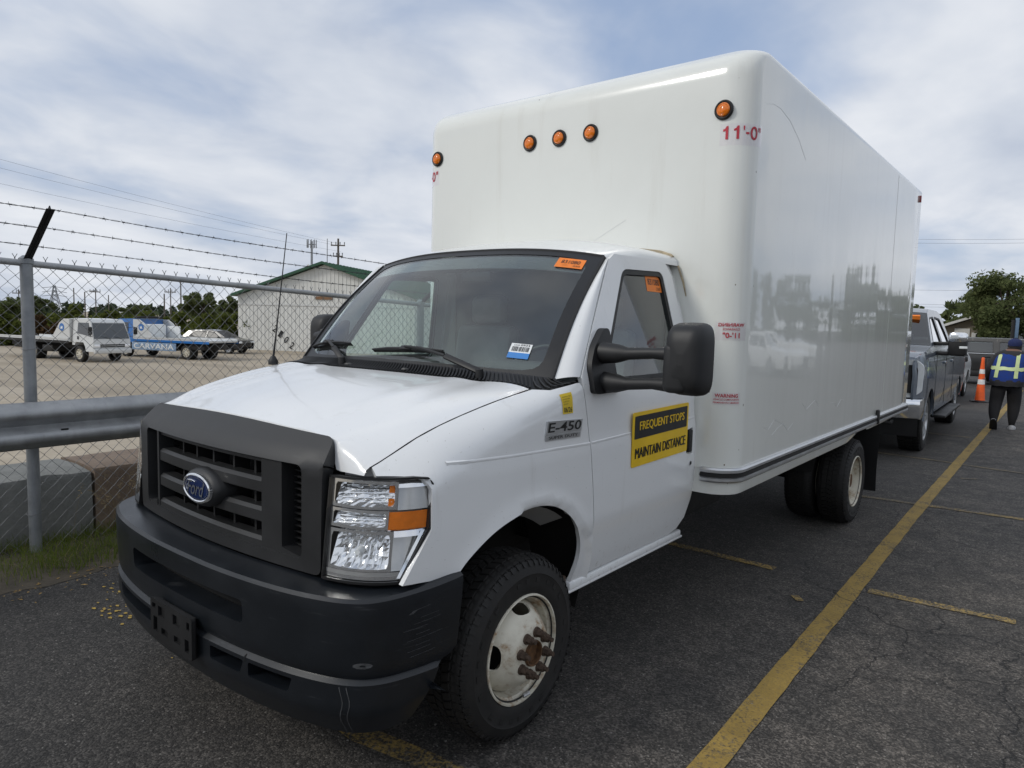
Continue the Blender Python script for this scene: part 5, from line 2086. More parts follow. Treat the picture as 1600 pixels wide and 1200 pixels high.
for k, (f, sag) in enumerate(((0.25, 0.010), (0.60, 0.012), (0.93, 0.014))):
    mb = MB()
    for a, b in zip(FP[:-1], FP[1:]):
        P = []
        for t in np.linspace(0, 1, 24):
            y = a + (b - a) * t
            z = railz(y) + 0.02 + 0.30 * f - sag * 4 * t * (1 - t) + 0.003 * sin(9 * t + k) + 0.012
            P.append(Vector(fl(FX + 0.45 * f, y, z)))
        for ph in (0, pi):
            Q = []
            n = int((b - a) / 0.02)
            for i in range(n + 1):
                t = i / n * (len(P) - 1)
                j = min(len(P) - 2, int(t))
                q = P[j].lerp(P[j + 1], t - j)
                Q.append((q.x + 0.0028 * cos(i * 0.9 + ph), q.y, q.z + 0.0028 * sin(i * 0.9 + ph)))
            mb.tube(Q, 0.0017, 4)
        n = int((b - a) / 0.125)
        for i in range(n):
            t = (i + 0.5 + random.uniform(-0.15, 0.15)) / n * (len(P) - 1)
            j = min(len(P) - 2, int(t))
            q = P[j].lerp(P[j + 1], t - j)
            a0 = random.uniform(0, pi)
            for w_ in (0, 1):
                d = Vector((cos(a0 + w_ * 1.3), random.uniform(-0.5, 0.5), sin(a0 + w_ * 1.3))).normalized() * 0.017
                o_ = Vector((0, (w_ - 0.5) * 0.010, 0))
                mb.tube([q - d + o_, q + o_, q + d + o_], [0.0006, 0.0017, 0.0006], 4)
            mb.cyl(q - Vector((0, 0.007, 0)), q + Vector((0, 0.007, 0)), 0.0045, n=6)
    tag(mb.obj("barbed_wire", M_BARB, fence, smooth=False), kind="stuff")
# woven diamonds: each wire zigzags and hooks its neighbour
mb = MB()
PW = 0.0866
HZ = 0.088
i = 0
y = -4.15
while y < 9.9:
    zt = railz(y) + 0.005
    n = int((zt - 0.03) / (HZ / 2))
    pts = []
    for k in range(n + 1):
        z = zt - k * HZ / 2
        hi = (k % 2 == 0)
        yy = y + (0.0 if hi else PW / 2 + 0.001) + (0.0 if hi else 0.0)
        xx = FX - 0.030 + (0.004 if (k + i) % 2 else -0.004)
        e = 0.10
        pts.append(fl(xx, yy + random.uniform(-0.0012, 0.0012), z + random.uniform(-0.0012, 0.0012)))
    mb.tube(pts, 0.0022, 4)
    pts2 = []
    for k in range(n + 1):
        z = zt - k * HZ / 2
        hi = (k % 2 == 0)
        yy = y + (PW if hi else PW / 2 - 0.001)
        xx = FX - 0.030 + (0.004 if (k + i + 1) % 2 else -0.004)
        pts2.append(fl(xx, yy + random.uniform(-0.0012, 0.0012), z + random.uniform(-0.0012, 0.0012)))
    mb.tube(pts2, 0.0022, 4)
    # cut ends twisted above the rail
    for s in (-1, 1):
        mb.tube([fl(FX - 0.028, y, zt), fl(FX - 0.028, y + 0.002 * s, zt + 0.030), fl(FX - 0.028, y + 0.014 * s, zt + 0.052)], 0.0024, 4)
    y += PW
    i += 1
tag(mb.obj("chain_link_mesh", M_WIRE, fence, smooth=False), kind="stuff")

# guard rail
gx = -2.56
rail_o = empty("guard_rail", "long galvanised W-beam guard rail in front of the chain-link fence", "guard rail", (gx, 0, 0))
prof = [(0.00, 0.0), (0.012, 0.010), (0.055, 0.040), (0.072, 0.060), (0.072, 0.092), (0.055, 0.110), (0.012, 0.138), (0.002, 0.152), (0.012, 0.166), (0.055, 0.194), (0.072, 0.212), (0.072, 0.244), (0.055, 0.264), (0.012, 0.294), (0.0, 0.304)]
mb = MB()
rows = []
for y in np.linspace(-4.5, 5.0, 40):
    rows.append([(x + 0.006 * sin(y * 1.7 + z * 4), y, 0.786 + z + 0.006 * sin(y * 0.9)) for x, z in prof])
mb.grid(rows)
o = mb.obj("rail_beam", M_GALV, rail_o, angle=45)
md = o.modifiers.new("thick", 'SOLIDIFY')
md.thickness = 0.004
for y in (-4.0, -2.1, 1.75, 3.65):
    mb = MB()
    mb.box((-0.07, y, 0.50), (0.006, 0.10, 1.06))
    mb.box((-0.035, y - 0.05, 0.50), (0.07, 0.006, 1.06))
    mb.box((-0.035, y + 0.05, 0.50), (0.07, 0.006, 1.06))
    p_ = mb.obj("rail_post", M_GALV_D, rail_o)
    mb = MB()
    mb.cyl((0.0, y, 0.938), (0.022, y, 0.938), 0.018, 0.013, 12)
    mb.obj("bolt", M_GALV_D, p_)
for y in (-0.42,):
    mb = MB()
    mb.box((0.052, y, 0.900), (0.006, 0.045, 0.012), bev=0.003)
    mb.obj("rail_slot", M_DARK, rail_o)

# concrete blocks behind the fence
def block(y0, y1, m, label, seed, dz=0.0):
    r = np.random.default_rng(seed)
    prof = [(-2.95, -0.1), (-2.955, 0.20), (-2.965, 0.465), (-2.985, 0.50), (-3.25, 0.515), (-3.62, 0.50), (-3.64, 0.46), (-3.66, -0.1)]
    mb = MB()
    rows = []
    for y in np.linspace(y0, y1, 14):
        rows.append([(x + r.normal(0, 0.004) - (y0 + y1) * 0, y, z + dz + r.normal(0, 0.004)) for x, z in prof])
    cx, cy = -3.3, (y0 + y1) / 2
    rows = [[(x - cx, y - cy, z) for x, y, z in q] for q in rows]
    mb.grid(rows)
    mb.add(rows[0], [tuple(range(len(prof)))])
    mb.add(rows[-1], [tuple(range(len(prof)))])
    o = mb.obj("concrete_block", m, angle=40)
    o.location = (cx, cy, 0)
    return tag(o, label, "concrete block", "concrete blocks behind the fence")


block(-1.93, -0.10, M_CONC, "grey concrete block behind the fence post, left of the brown block", 1)
block(-0.08, 1.75, M_CONC_B, "brown stained concrete block behind the fence, right of the grey block", 2, 0.01)
block(-3.80, -1.97, M_CONC, "grey concrete block at the left edge of the picture behind the fence", 3)
block(1.78, 3.6, M_CONC_B, "brown concrete block behind the fence hidden by the truck's front", 4)

# verge: soil, grass, straw, leaves
mb = MB()
rows = []
for y in np.arange(-4.5, 9, 0.06):
    e = -2.13 + 0.05 * sin(y * 3.1) + 0.035 * sin(y * 9.7 + 1) + random.uniform(-0.02, 0.02)
    rows.append([(-2.94, y, 0.03 + random.uniform(0, 0.02)), (-2.70, y, 0.05 + random.uniform(0, 0.02)), (-2.45, y, 0.030 + random.uniform(0, 0.015)), (e - 0.10, y, 0.012 + random.uniform(0, 0.006)), (e, y, 0.003)])
mb.grid(rows)
tag(mb.obj("soil_verge", M_SOIL, fix=False), kind="structure")


def blades(name, n, region, hmin, hmax, w, m, lean=0.5, dens=None, seed=0, segs=2):
    r = np.random.default_rng(seed)
    V, F = [], []
    while len(F) < n * segs:
        x, y, z = region(r)
        if dens is not None and r.random() > dens(x, y):
            continue
        h = r.uniform(hmin, hmax)
        a = r.uniform(0, 2 * pi)
        b = r.uniform(0, 2 * pi)
        ln = r.uniform(0.1, lean)
        ww = w * r.uniform(0.6, 1.3)
        dx, dy = ww * cos(b), ww * sin(b)
        k = len(V)
        for j in range(segs + 1):
            t = j / segs
            q = t * t * ln * h
            f = 1 - 0.85 * t
            px, py, pz = x + q * cos(a), y + q * sin(a), z + h * t * (1 - 0.25 * ln * t)
            V += [(px - dx * f, py - dy * f, pz), (px + dx * f, py + dy * f, pz)]
        for j in range(segs):
            F.append((k + 2 * j, k + 2 * j + 1, k + 2 * j + 3, k + 2 * j + 2))
    me = bpy.data.meshes.new(name)
    me.from_pydata(V, [], F)
    return tag(link_mesh(name, me, m, smooth=False), kind="stuff")


def gd(x, y):
    c = 0.55 + 0.45 * sin(y * 2.3 + 0.6) * sin(y * 5.1)
    return max(0.05, c) * (1.0 if x < -2.4 else max(0.0, (-2.2 - x) / 0.2))


blades("grass", 24000, lambda r: (r.uniform(-2.95, -2.2), r.uniform(-4, 5.5), 0.015), 0.05, 0.17, 0.0022, M_GRASS, 0.9, gd, 1)
blades("dry_grass", 3800, lambda r: (r.uniform(-2.93, -2.12), r.uniform(-4, 5.5), 0.01), 0.04, 0.16, 0.0018, M_STRAW, 1.6, gd, 2)
V = MB()
r = np.random.default_rng(5)
for (yc, n, h0, h1) in ((0.16, 26, 0.35, 0.72), (-0.12, 8, 0.3, 0.5), (0.5, 18, 0.3, 0.62), (-1.5, 6, 0.25, 0.4), (1.3, 14, 0.3, 0.6)):
    for _ in range(n):
        x, y = r.uniform(-2.92, -2.55), yc + r.normal(0, 0.13)
        h = r.uniform(h0, h1)
        a = r.uniform(0, 2 * pi)
        ln = r.uniform(0.08, 0.4)
        P = [(x + ln * h * t * t * cos(a), y + ln * h * t * t * sin(a), h * t * (1 - 0.2 * ln * t)) for t in np.linspace(0, 1, 6)]
        V.tube(P, [0.0016, 0.0014, 0.0012, 0.001, 0.0009, 0.0005], 3)
        p = Vector(P[-1])
        for q in range(9):
            t = q / 9
            b = r.uniform(0, 2 * pi)
            s0 = Vector(P[4]).lerp(p, t)
            d = Vector((cos(b) * 0.022, sin(b) * 0.022, -0.012 + 0.02 * t)) * r.uniform(0.6, 1.5)
            V.tube([s0, s0 + d * 0.6, s0 + d], [0.0008, 0.0022, 0.0006], 3)
tag(V.obj("seed_stalks", M_STRAW, smooth=False), kind="stuff")
M_LITTER = mat("fallen_leaf", (0.32, 0.20, 0.06), 0.9, 0, 0.5, 30)
V = MB()
for _ in range(520):
    y = r.uniform(-3.5, 3.5)
    x = -2.13 + abs(r.normal(0, 0.16)) - 0.12
    s = r.uniform(0.004, 0.016) * (1.6 if r.random() < 0.06 else 1)
    a = r.uniform(0, 2 * pi)
    t = r.uniform(-0.5, 0.5)
    c_, s_ = cos(a), sin(a)
    V.add([(x + s * (u * c_ - v * s_), y + s * (u * s_ + v * c_), 0.012 + s * 0.3 * t * u + 0.003 * abs(v)) for u, v in ((-1, 0), (0, 0.45), (1, 0), (0, -0.45))], [(0, 1, 2, 3)])
tag(V.obj("leaf_litter", M_LITTER, fix=False, smooth=False), kind="stuff")
V = MB()
for (x0, y0, n, sp) in ((-1.42, -0.55, 26, 0.10), (-1.25, -0.47, 16, 0.07), (-1.75, -0.42, 12, 0.08), (-0.75, -0.52, 10, 0.14)):
    for _ in range(n):
        x, y = x0 + r.normal(0, sp), y0 + r.normal(0, sp * 0.5)
        s = r.uniform(0.006, 0.022)
        k = 6
        V.add([(x + s * r.uniform(0.5, 1.2) * cos(2 * pi * i / k), y + s * 0.6 * r.uniform(0.5, 1.2) * sin(2 * pi * i / k), 0.0046) for i in range(k)], [tuple(range(k))])
tag(V.obj("paint_flakes", mat("yellow_paint_flake", (0.40, 0.27, 0.06), 0.8, 0, 0.3, 40), fix=False, smooth=False), kind="stuff")
# loose grit on the asphalt
V = MB()
for _ in range(900):
    x, y = r.uniform(-2.2, 3.2), r.uniform(-1.6, 6.5)
    s = r.uniform(0.0015, 0.0045)
    V.box((x, y, s * 0.4), (s * 2, s * 1.5, s), Matrix.Rotation(r.uniform(0, 3), 3, 'Z'))
tag(V.obj("grit", mat("pale_grit", (0.20, 0.19, 0.175), 0.9, 0, 0.4, 50), fix=False, smooth=False), kind="stuff")

# ------------------------------------------------------------------ vegetation
def leaf_cloud(name, centers, radii, per, size, m, parent=None, seed=0, flat=0.75):
    r = np.random.default_rng(seed)
    C_ = np.repeat(np.array(centers, float), per, 0)
    R_ = np.repeat(np.array(radii, float), per)
    n = len(C_)
    d = r.normal(size=(n, 3))
    d /= np.linalg.norm(d, axis=1)[:, None]
    rad = R_ * r.random(n) ** 0.45
    P = C_ + d * rad[:, None] * np.array([1, 1, flat])
    a = r.normal(size=(n, 3))
    a /= np.linalg.norm(a, axis=1)[:, None]
    b = np.cross(a, r.normal(size=(n, 3)))
    b /= np.linalg.norm(b, axis=1)[:, None]
    s = size * r.uniform(0.55, 1.35, n)[:, None]
    V = np.stack([P - a * s, P + b * s * 0.55, P + a * s, P - b * s * 0.55], 1).reshape(-1, 3)
    F = np.arange(4 * n).reshape(-1, 4)
    me = bpy.data.meshes.new(name)
    me.vertices.add(4 * n)
    me.vertices.foreach_set("co", V.ravel())
    me.loops.add(4 * n)
    me.loops.foreach_set("vertex_index", F.ravel())
    me.polygons.add(n)
    me.polygons.foreach_set("loop_start", np.arange(0, 4 * n, 4))
    me.update(calc_edges=True)
    return link_mesh(name, me, m, parent, smooth=False)


def tree(name, label, loc, h, rad, m, seed, clumps=40, per=240, size=0.14, trunk=0.25, cat="tree", group=None, low=0.3):
    r = np.random.default_rng(seed)
    t = empty(name, label, cat, loc, 0, group)
    mb = MB()
    mb.tube([(0, 0, -0.3), (0.05, 0.02, h * 0.18), (0.0, 0.1, h * 0.36), (0.12, 0.0, h * 0.62), (0.1, 0.05, h * 0.85)], [trunk * 1.2, trunk, trunk * 0.8, trunk * 0.5, trunk * 0.2], 9)
    cs, rs = [], []
    for k in range(clumps):
        for _ in range(50):
            p = r.uniform(-1, 1, 3)
            q = np.linalg.norm(p)
            if 0.35 < q < 1:
                break
        z = h * (low + (1 - low) * 0.5) + p[2] * h * (1 - low) * 0.46
        w = rad * (0.75 + 0.25 * sin(3 * atan2(p[1], p[0]) + seed))
        c = np.array((p[0] * w, p[1] * w, z))
        cs.append(c)
        rs.append(r.uniform(0.12, 0.27) * rad)
        if k % 2 == 0:
            b0 = np.array((0.05, 0.03, h * r.uniform(0.25, 0.6)))
            mid_ = b0 + (c - b0) * 0.5 + np.array((0, 0, 0.06 * h))
            mb.tube([b0, mid_, c], [trunk * 0.42, trunk * 0.25, trunk * 0.08], 5)
    mb.obj("trunk", M_BARK, t)
    leaf_cloud("crown", cs, rs, per, size, m, t, seed)
    return t


def hedge(name, label, p0, p1, h, w, m, seed, per=230, size=0.17, group=None, base=LOTZ, cat="hedge"):
    r = np.random.default_rng(seed)
    p0, p1 = np.array(p0, float), np.array(p1, float)
    L = np.linalg.norm(p1 - p0)
    mid_ = (p0 + p1) / 2
    cs, rs = [], []
    n = max(6, int(L * 2.2))
    for k in range(n):
        t = (k + r.uniform(0, 1)) / n
        q = p0 + (p1 - p0) * t - mid_
        hh = h * (0.80 + 0.2 * sin(t * 17 + seed) + r.uniform(-0.12, 0.12))
        for z in np.arange(0.15, hh, 0.42):
            cs.append((q[0] + r.normal(0, w * 0.4), q[1] + r.normal(0, w * 0.4), z))
            rs.append(r.uniform(0.35, 0.62))
    o = leaf_cloud(name, cs, rs, per, size, m, None, seed, 0.9)
    o.location = (mid_[0], mid_[1], base)
    return tag(o, label, cat, group)


def cpt(px, py, depth):
    """a far place given as bearing, elevation and distance from where the photographer stood"""
    q = Vector(((px - 800) / 1099.25, -(py - 600) / 1099.25, 1.0)) * depth
    w_ = cam.matrix_world
    return Vector((2.642, -2.157, 1.687)) + _r2 * q.x + _u2 * q.y + _f * q.z


def hor(px):
    return 501.4 + (px - 802.6) * 0.0264


def ground_at(px, depth):
    q = cpt(px, hor(px), depth)
    return (q.x, q.y)


def zfor(px, py, depth):
    return cpt(px, py, depth).z


for i, (a, b, D, h, m, lb) in enumerate((
    (-120, 40, 50, 2.2, M_LEAF_B, "dark green hedge behind the white tow truck's flatbed at the left edge"),
    (40, 112, 48, 1.9, M_LEAF_C, "reddish brown shrub row just behind the white tow truck's cab"),
    (60, 230, 56, 2.45, M_LEAF_B, "taller bright green hedge behind the white tow truck's cab"),
    (215, 312, 56, 2.2, M_LEAF_B, "green hedge behind the blue tow truck's bed"),
    (300, 392, 54, 2.6, M_LEAF_B, "tall clipped hedge running up to the white metal building"))):
    hedge("hedge", lb, ground_at(a, D), ground_at(b, D - 1), h, 0.7, m, 20 + i, group="hedges behind the tow trucks")
for i, (px, py, D, rad, lb) in enumerate(((318, 453, 92, 2.7, "round leafy tree standing above the hedge left of the white building"), (48, 459, 120, 3.4, "broad dark tree on the horizon right behind the fence post"), (360, 462, 86, 1.7, "small tree tucked against the left corner of the white building"), (20, 468, 100, 3.0, "low dark tree on the horizon at the left edge"), (210, 476, 110, 3.0, "low spreading tree on the horizon above the blue tow truck"))):
    g = ground_at(px, D)
    tree("leafy_tree", lb, (g[0], g[1], LOTZ), zfor(px, py, D) - LOTZ, rad, M_LEAF_A, 40 + i, 34, 150, 0.24, 0.22, group="trees beyond the gravel lot", low=0.22)


def wood(name, pts, hh, m, seed, per=26, size=0.8, step=2.6, base=0.0, dep=8):
    r = np.random.default_rng(seed)
    cs, rs = [], []
    for a, b in zip(pts[:-1], pts[1:]):
        a, b = np.array(a, float), np.array(b, float)
        L = np.linalg.norm(b - a)
        n = max(1, int(L / step))
        for k in range(n):
            q = a + (b - a) * (k + r.random()) / n
            h = hh * r.uniform(0.6, 1.1)
            if r.random() < 0.10:
                h *= 1.35
            off = r.normal(0, dep, 2)
            for z in np.arange(0.8, h, 1.5):
                cs.append((q[0] + off[0] + r.normal(0, 0.7), q[1] + off[1] + r.normal(0, 0.7), base + z))
                rs.append(r.uniform(1.0, 1.9) * (1 - 0.35 * z / h))
    return tag(leaf_cloud(name, cs, rs, per, size, m, None, seed, 0.85), kind="stuff")


wood("far_woodland", [ground_at(-260, 210), ground_at(0, 230), ground_at(250, 250), ground_at(480, 260), ground_at(700, 260)], 3.9, M_LEAF_F, 61, 34, 1.0, 1.1, LOTZ)
wood("woodland", [ground_at(1250, 110), ground_at(1400, 115), ground_at(1520, 100), ground_at(1640, 95), ground_at(1800, 90)], 6.4, M_LEAF_A, 62, 40, 0.55, 1.6)
# trees standing beyond the right of the frame; the truck's glossy side mirrors them
wood("roadside_trees", [(14, 150), (22, 118), (34, 95), (52, 70), (66, 40), (70, 0), (66, -40), (40, -70), (0, -85), (-40, -80)], 9.5, M_LEAF_A, 63, 30, 0.7, 2.4, 0.0, 4)

tr = tree("big_tree", "big broad-crowned tree with gaps in its foliage behind the dark pickup on the right", (*ground_at(1568, 47), 0), zfor(1568, 424, 47) + 0.2, 3.7, M_LEAF_A, 77, 70, 210, 0.12, 0.24, low=0.16)
hedge("hedge", "dark hedge beneath the big tree on the right, beside the house", ground_at(1425, 66), ground_at(1500, 62), 3.0, 1.0, M_LEAF_A, 81, 170, 0.16, None, 0.0)
hedge("hedge", "dark bushes behind the person on the right edge", ground_at(1575, 52), ground_at(1680, 50), 2.6, 1.0, M_LEAF_A, 82, 170, 0.15, None, 0.0)

# ------------------------------------------------------------------ white metal building
BD = Vector((0.877, 0.480, 0))
RD = Vector((-0.480, 0.877, 0))
BO_ = Vector((-46.0, 25.9, LOTZ))
bld = empty("metal_building", "white metal shed with a green gable roof beyond the gravel lot", "building", tuple(BO_), atan2(BD.y, BD.x))
W_, EH, AH, LN = 13.6, 3.98, 6.30, 24.0
mb = MB()
mb.add([(0, 0, 0), (W_, 0, 0), (W_, 0, EH), (W_ / 2, 0, AH), (0, 0, EH), (0, LN, 0), (W_, LN, 0), (W_, LN, EH), (W_ / 2, LN, AH), (0, LN, EH)],
       [(0, 1, 2, 3, 4), (9, 8, 7, 6, 5), (0, 4, 9, 5), (1, 6, 7, 2)])
wall = mb.obj("wall", M_SIDING, bld, smooth=False)
mb = MB()
for i in range(1, 45):
    x = W_ * i / 45
    zt = EH + (AH - EH) * (1 - abs(x - W_ / 2) / (W_ / 2))
    mb.box((x, -0.012, zt / 2), (0.05, 0.03, zt - 0.05))
tag(mb.obj("siding_ribs", M_SIDING, wall, smooth=False), kind="stuff")
mb = MB()
mb.box((W_ / 2, -0.03, 3.36), (W_, 0.03, 0.10))
mb.obj("wall_band", M_TRIMW, wall, smooth=False)
for s in (0, 1):
    mb = MB()
    x0, x1 = (W_ / 2, -0.35) if s == 0 else (W_ / 2, W_ + 0.35)
    dz = -(AH - EH) / (W_ / 2) * 0.35
    a, b = (x0, AH + 0.05), (x1, EH + dz + 0.05)
    mb.add([(a[0], -0.45, a[1]), (b[0], -0.45, b[1]), (b[0], LN + 0.4, b[1]), (a[0], LN + 0.4, a[1]), (a[0], -0.45, a[1] + 0.14), (b[0], -0.45, b[1] + 0.14), (b[0], LN + 0.4, b[1] + 0.14), (a[0], LN + 0.4, a[1] + 0.14)],
           [(0, 1, 2, 3), (7, 6, 5, 4), (0, 4, 5, 1), (1, 5, 6, 2), (3, 2, 6, 7), (0, 3, 7, 4)])
    rf = mb.obj("roof_slope", M_GROOF, bld, smooth=False)
    mb = MB()
    for k in range(40):
        y = -0.4 + (LN + 0.7) * k / 39
        mb.beam((a[0], y, a[1] + 0.16), (b[0], y, b[1] + 0.16), 0.05, 0.04)
    tag(mb.obj("roof_ribs", M_GROOF, rf, smooth=False), kind="stuff")
mb = MB()
mb.box((W_ / 2, -0.05, 3.92), (1.3, 0.05, 0.22))
mb.obj("vent_board", mat("weathered_board", (0.22, 0.12, 0.06), 0.8), bld, smooth=False)
mb = MB()
for k, ch in enumerate("2102"):
    cx_, cz_ = 2.98 + 0.44 * k, 1.62 - 0.40 * k
    def nm(u, v, cx_=cx_, cz_=cz_):
        c_, s_ = cos(-0.62), sin(-0.62)
        return (cx_ + u * c_ - v * s_, -0.045, cz_ + u * s_ + v * c_)
    text(mb, ch, nm, -0.14, 0.14, -0.26, 0.26, 0, 0.012)
mb.obj("house_number", M_INK, bld, fix=False, smooth=False)

# ------------------------------------------------------------------ poles, tower, wires
def pole(name, px, top, D, label, r_=0.12, kind="plain", cat="utility pole", m=M_WOODP, base=LOTZ):
    g = ground_at(px, D)
    H = zfor(px, top, D) - base
    e = empty(name, label, cat, (g[0], g[1], base), radians(38.7))
    mb = MB()
    mb.cyl((0, 0, -0.3), (0, 0, H), r_ * 1.25, r_ * 0.8, 10)
    mb.obj("shaft", m, e)
    if kind in ("cross", "cross2"):
        for k, (dz, w) in enumerate(((0.04, 1.9), (0.15, 1.3)) if kind == "cross" else ((0.05, 2.0),)):
            mb = MB()
            mb.beam((-w / 2, -0.15, H * (1 - dz) - 0.4), (w / 2, -0.15, H * (1 - dz) - 0.4), 0.14, 0.16)
            a_ = mb.obj("crossarm", m, e, smooth=False)
            for q in (-0.46, -0.15, 0.15, 0.46):
                mb = MB()
                mb.lathe([(0.0, 0.42), (0.07, 0.38), (0.09, 0.25), (0.05, 0.2), (0.07, 0.1), (0.03, 0.0)], 8, (q * w, -0.15, H * (1 - dz) - 0.33), axis='Z')
                mb.obj("insulator", M_GALV_D, a_)
    if kind == "light":
        mb = MB()
        mb.tube([(0, 0, H - 0.1), (0.5, 0, H + 0.15), (1.2, 0, H + 0.2)], 0.05, 6)
        mb.box((1.4, 0, H + 0.18), (0.7, 0.25, 0.14), bev=0.04)
        mb.obj("lamp_head", M_GALV_D, e)
    if kind == "cell":
        for zz_, w in ((H - 0.5, 0.72), (H - 4.4, 0.62)):
            mb = MB()
            for a in np.linspace(0, 2 * pi, 4)[:-1]:
                x, y = w * cos(a + 0.4), w * sin(a + 0.4)
                x2, y2 = w * cos(a + 0.4 + 2.09), w * sin(a + 0.4 + 2.09)
                mb.tube([(x, y, zz_), (x2, y2, zz_)], 0.035, 5)
                mb.tube([(0, 0, zz_), ((x + x2) / 2, (y + y2) / 2, zz_)], 0.05, 5)
            pf = mb.obj("antenna_frame", M_GALV_D, e)
            for a in np.linspace(0, 2 * pi, 10)[:-1]:
                mb = MB()
                mb.box((w * 1.0 * cos(a), w * 1.0 * sin(a), zz_ + 0.1), (0.12, 0.12, 1.3), bev=0.03)
                mb.obj("panel_antenna", M_TRIMW if zz_ < H - 2 else M_GALV_D, pf)
    return e


pole("cell_mast", 487, 378, 112, "cell phone mast with two rings of antennas behind the green roof", 0.2, "cell", "mast", M_GALV_D)
pole("slim_mast", 511, 374, 104, "slim mast with a small box on top between the cell mast and the power pole", 0.07, "plain", "mast", M_GALV_D)
pole("power_pole", 528, 374, 96, "wooden power pole with two crossarms right above the green roof", 0.16, "cross")
for px, top, D, lb, k in ((116, 450, 120, "wooden pole on the horizon right of the fence post", "plain"), (133, 456, 110, "street light on the horizon second right of the fence post", "light"), (150, 450, 130, "bare wooden pole above the white tow truck's cab", "cross2"), (170, 461, 130, "thin pole above the white tow truck's windscreen", "plain"), (257, 459, 95, "thin grey pole left of the round tree", "plain"), (267, 450, 125, "wooden pole with a crossarm left of the round tree", "cross2"), (283, 440, 100, "tall light pole nearest the round tree", "light"), (30, 452, 125, "thin wooden pole left of the fence post", "cross2")):
    pole("utility_pole", px, top, D, lb, 0.10, k, group=None) if False else pole("utility_pole", px, top, D, lb, 0.10, k)
g = ground_at(86, 330)
pyl = empty("transmission_tower", "grey lattice transmission tower far off on the horizon at the left", "tower", (g[0], g[1], LOTZ), radians(60))
H = zfor(86, 446, 330) - LOTZ
mb = MB()
for sx in (-1, 1):
    for sy in (-1, 1):
        mb.tube([(sx * 3, sy * 3, 0), (sx * 0.9, sy * 0.9, H * 0.7), (sx * 0.3, sy * 0.3, H)], 0.22, 4)
for k in range(7):
    z0, z1 = H * k / 7, H * (k + 1) / 7
    w0, w1 = interp(z0, [0, H * 0.7, H], [3, 0.9, 0.3]), interp(z1, [0, H * 0.7, H], [3, 0.9, 0.3])
    for s in (-1, 1):
        mb.tube([(s * w0, -w0, z0), (-s * w1, -w1, z1)], 0.12, 4)
        mb.tube([(s * w0, w0, z0), (-s * w1, w1, z1)], 0.12, 4)
mb.obj("lattice", M_GALV_D, pyl)
mb = MB()
for k in (0.62, 0.76, 0.9):
    mb.tube([(-5.0, 0, H * k), (0, 0, H * k + 0.8), (5.0, 0, H * k)], 0.16, 4)
mb.obj("crossarms", M_GALV_D, pyl)


def wire(name, A, B, label, r_=0.014, sag=0.6, group=None):
    A, B = Vector(A), Vector(B)
    P = [A.lerp(B, t) - Vector((0, 0, sag * 4 * t * (1 - t))) for t in np.linspace(0, 1, 20)]
    mb = MB()
    mb.tube([p - A for p in P], r_, 4)
    o = mb.obj(name, M_BARB, smooth=False)
    o.location = A
    return tag(o, label, "power line", group)


for k, (py0, py1) in enumerate(((246, 384), (262, 388), (290, 397))):
    wire("power_line", cpt(-120, py0 - 30, 60), cpt(526 + 3 * k, py1 - 4, 95), ("topmost", "middle", "lowest")[k] + " of the three thin power lines sloping across the sky at the left", 0.011, 0.3)
for k, (y0, y1) in enumerate(((373, 371), (379, 377), (452, 452), (474, 475), (478, 479))):
    wire("power_line", cpt(1380, y0, 80), cpt(1720, y1, 74), ("first", "second", "third", "fourth", "lowest")[k] + " power line from the top, right of the box truck's rear", 0.013, 0.15)

# ------------------------------------------------------------------ other vehicles
def car_wheel(parent, x, y, r_, w_, side, m_rim, spokes=6, flip=0.0):
    """wheel with its axle along the car's y; side +1 = left"""
    e = MB()
    prof = [(r_ * 0.62, 0.0), (r_ * 0.70, 0.012), (r_ * 0.86, 0.015), (r_ * 0.95, 0.0), (r_ * 0.99, -0.03), (r_, -w_ * 0.5), (r_ * 0.99, -w_ + 0.03), (r_ * 0.93, -w_), (r_ * 0.62, -w_)]
    e.lathe(prof, 40)
    n = 44
    for i in range(n):
        a0 = 2 * pi * i / n
        for x0, x1, sh in ((-0.012, -w_ * 0.30, 0), (-w_ * 0.36, -w_ * 0.64, 0.5), (-w_ * 0.70, -w_ + 0.012, 0.2)):
            A, B = a0 + sh * 2 * pi / n, a0 + (sh + 0.7) * 2 * pi / n
            vs = [(xx, rr * cos(q), rr * sin(q)) for rr in (r_ * 0.97, r_ * 1.02) for xx, q in ((x0, A), (x1, A), (x1, B), (x0, B))]
            e.add(vs, [(4, 5, 6, 7), (0, 1, 5, 4), (1, 2, 6, 5), (2, 3, 7, 6), (3, 0, 4, 7)])
    t_ = e.obj("wheel", M_RUB, parent, 35)
    t_.location = (x, y, r_)
    t_.rotation_euler = (0.2, 0, pi / 2 if side > 0 else -pi / 2)
    e = MB()
    e.lathe([(r_ * 0.64, 0.004), (r_ * 0.60, 0.0), (r_ * 0.57, -0.03), (r_ * 0.55, -0.10), (0.0, -0.10)], 36)
    for k in range(spokes):
        a = 2 * pi * k / spokes
        e.beam((-0.03, 0.05 * cos(a), 0.05 * sin(a)), (-0.012, r_ * 0.58 * cos(a), r_ * 0.58 * sin(a)), r_ * 0.16, 0.03, (1, 0, 0))
    e.lathe([(r_ * 0.20, -0.05), (r_ * 0.19, -0.005), (0, 0.0)], 20)
    e.obj("rim", m_rim, t_, 35)
    return t_


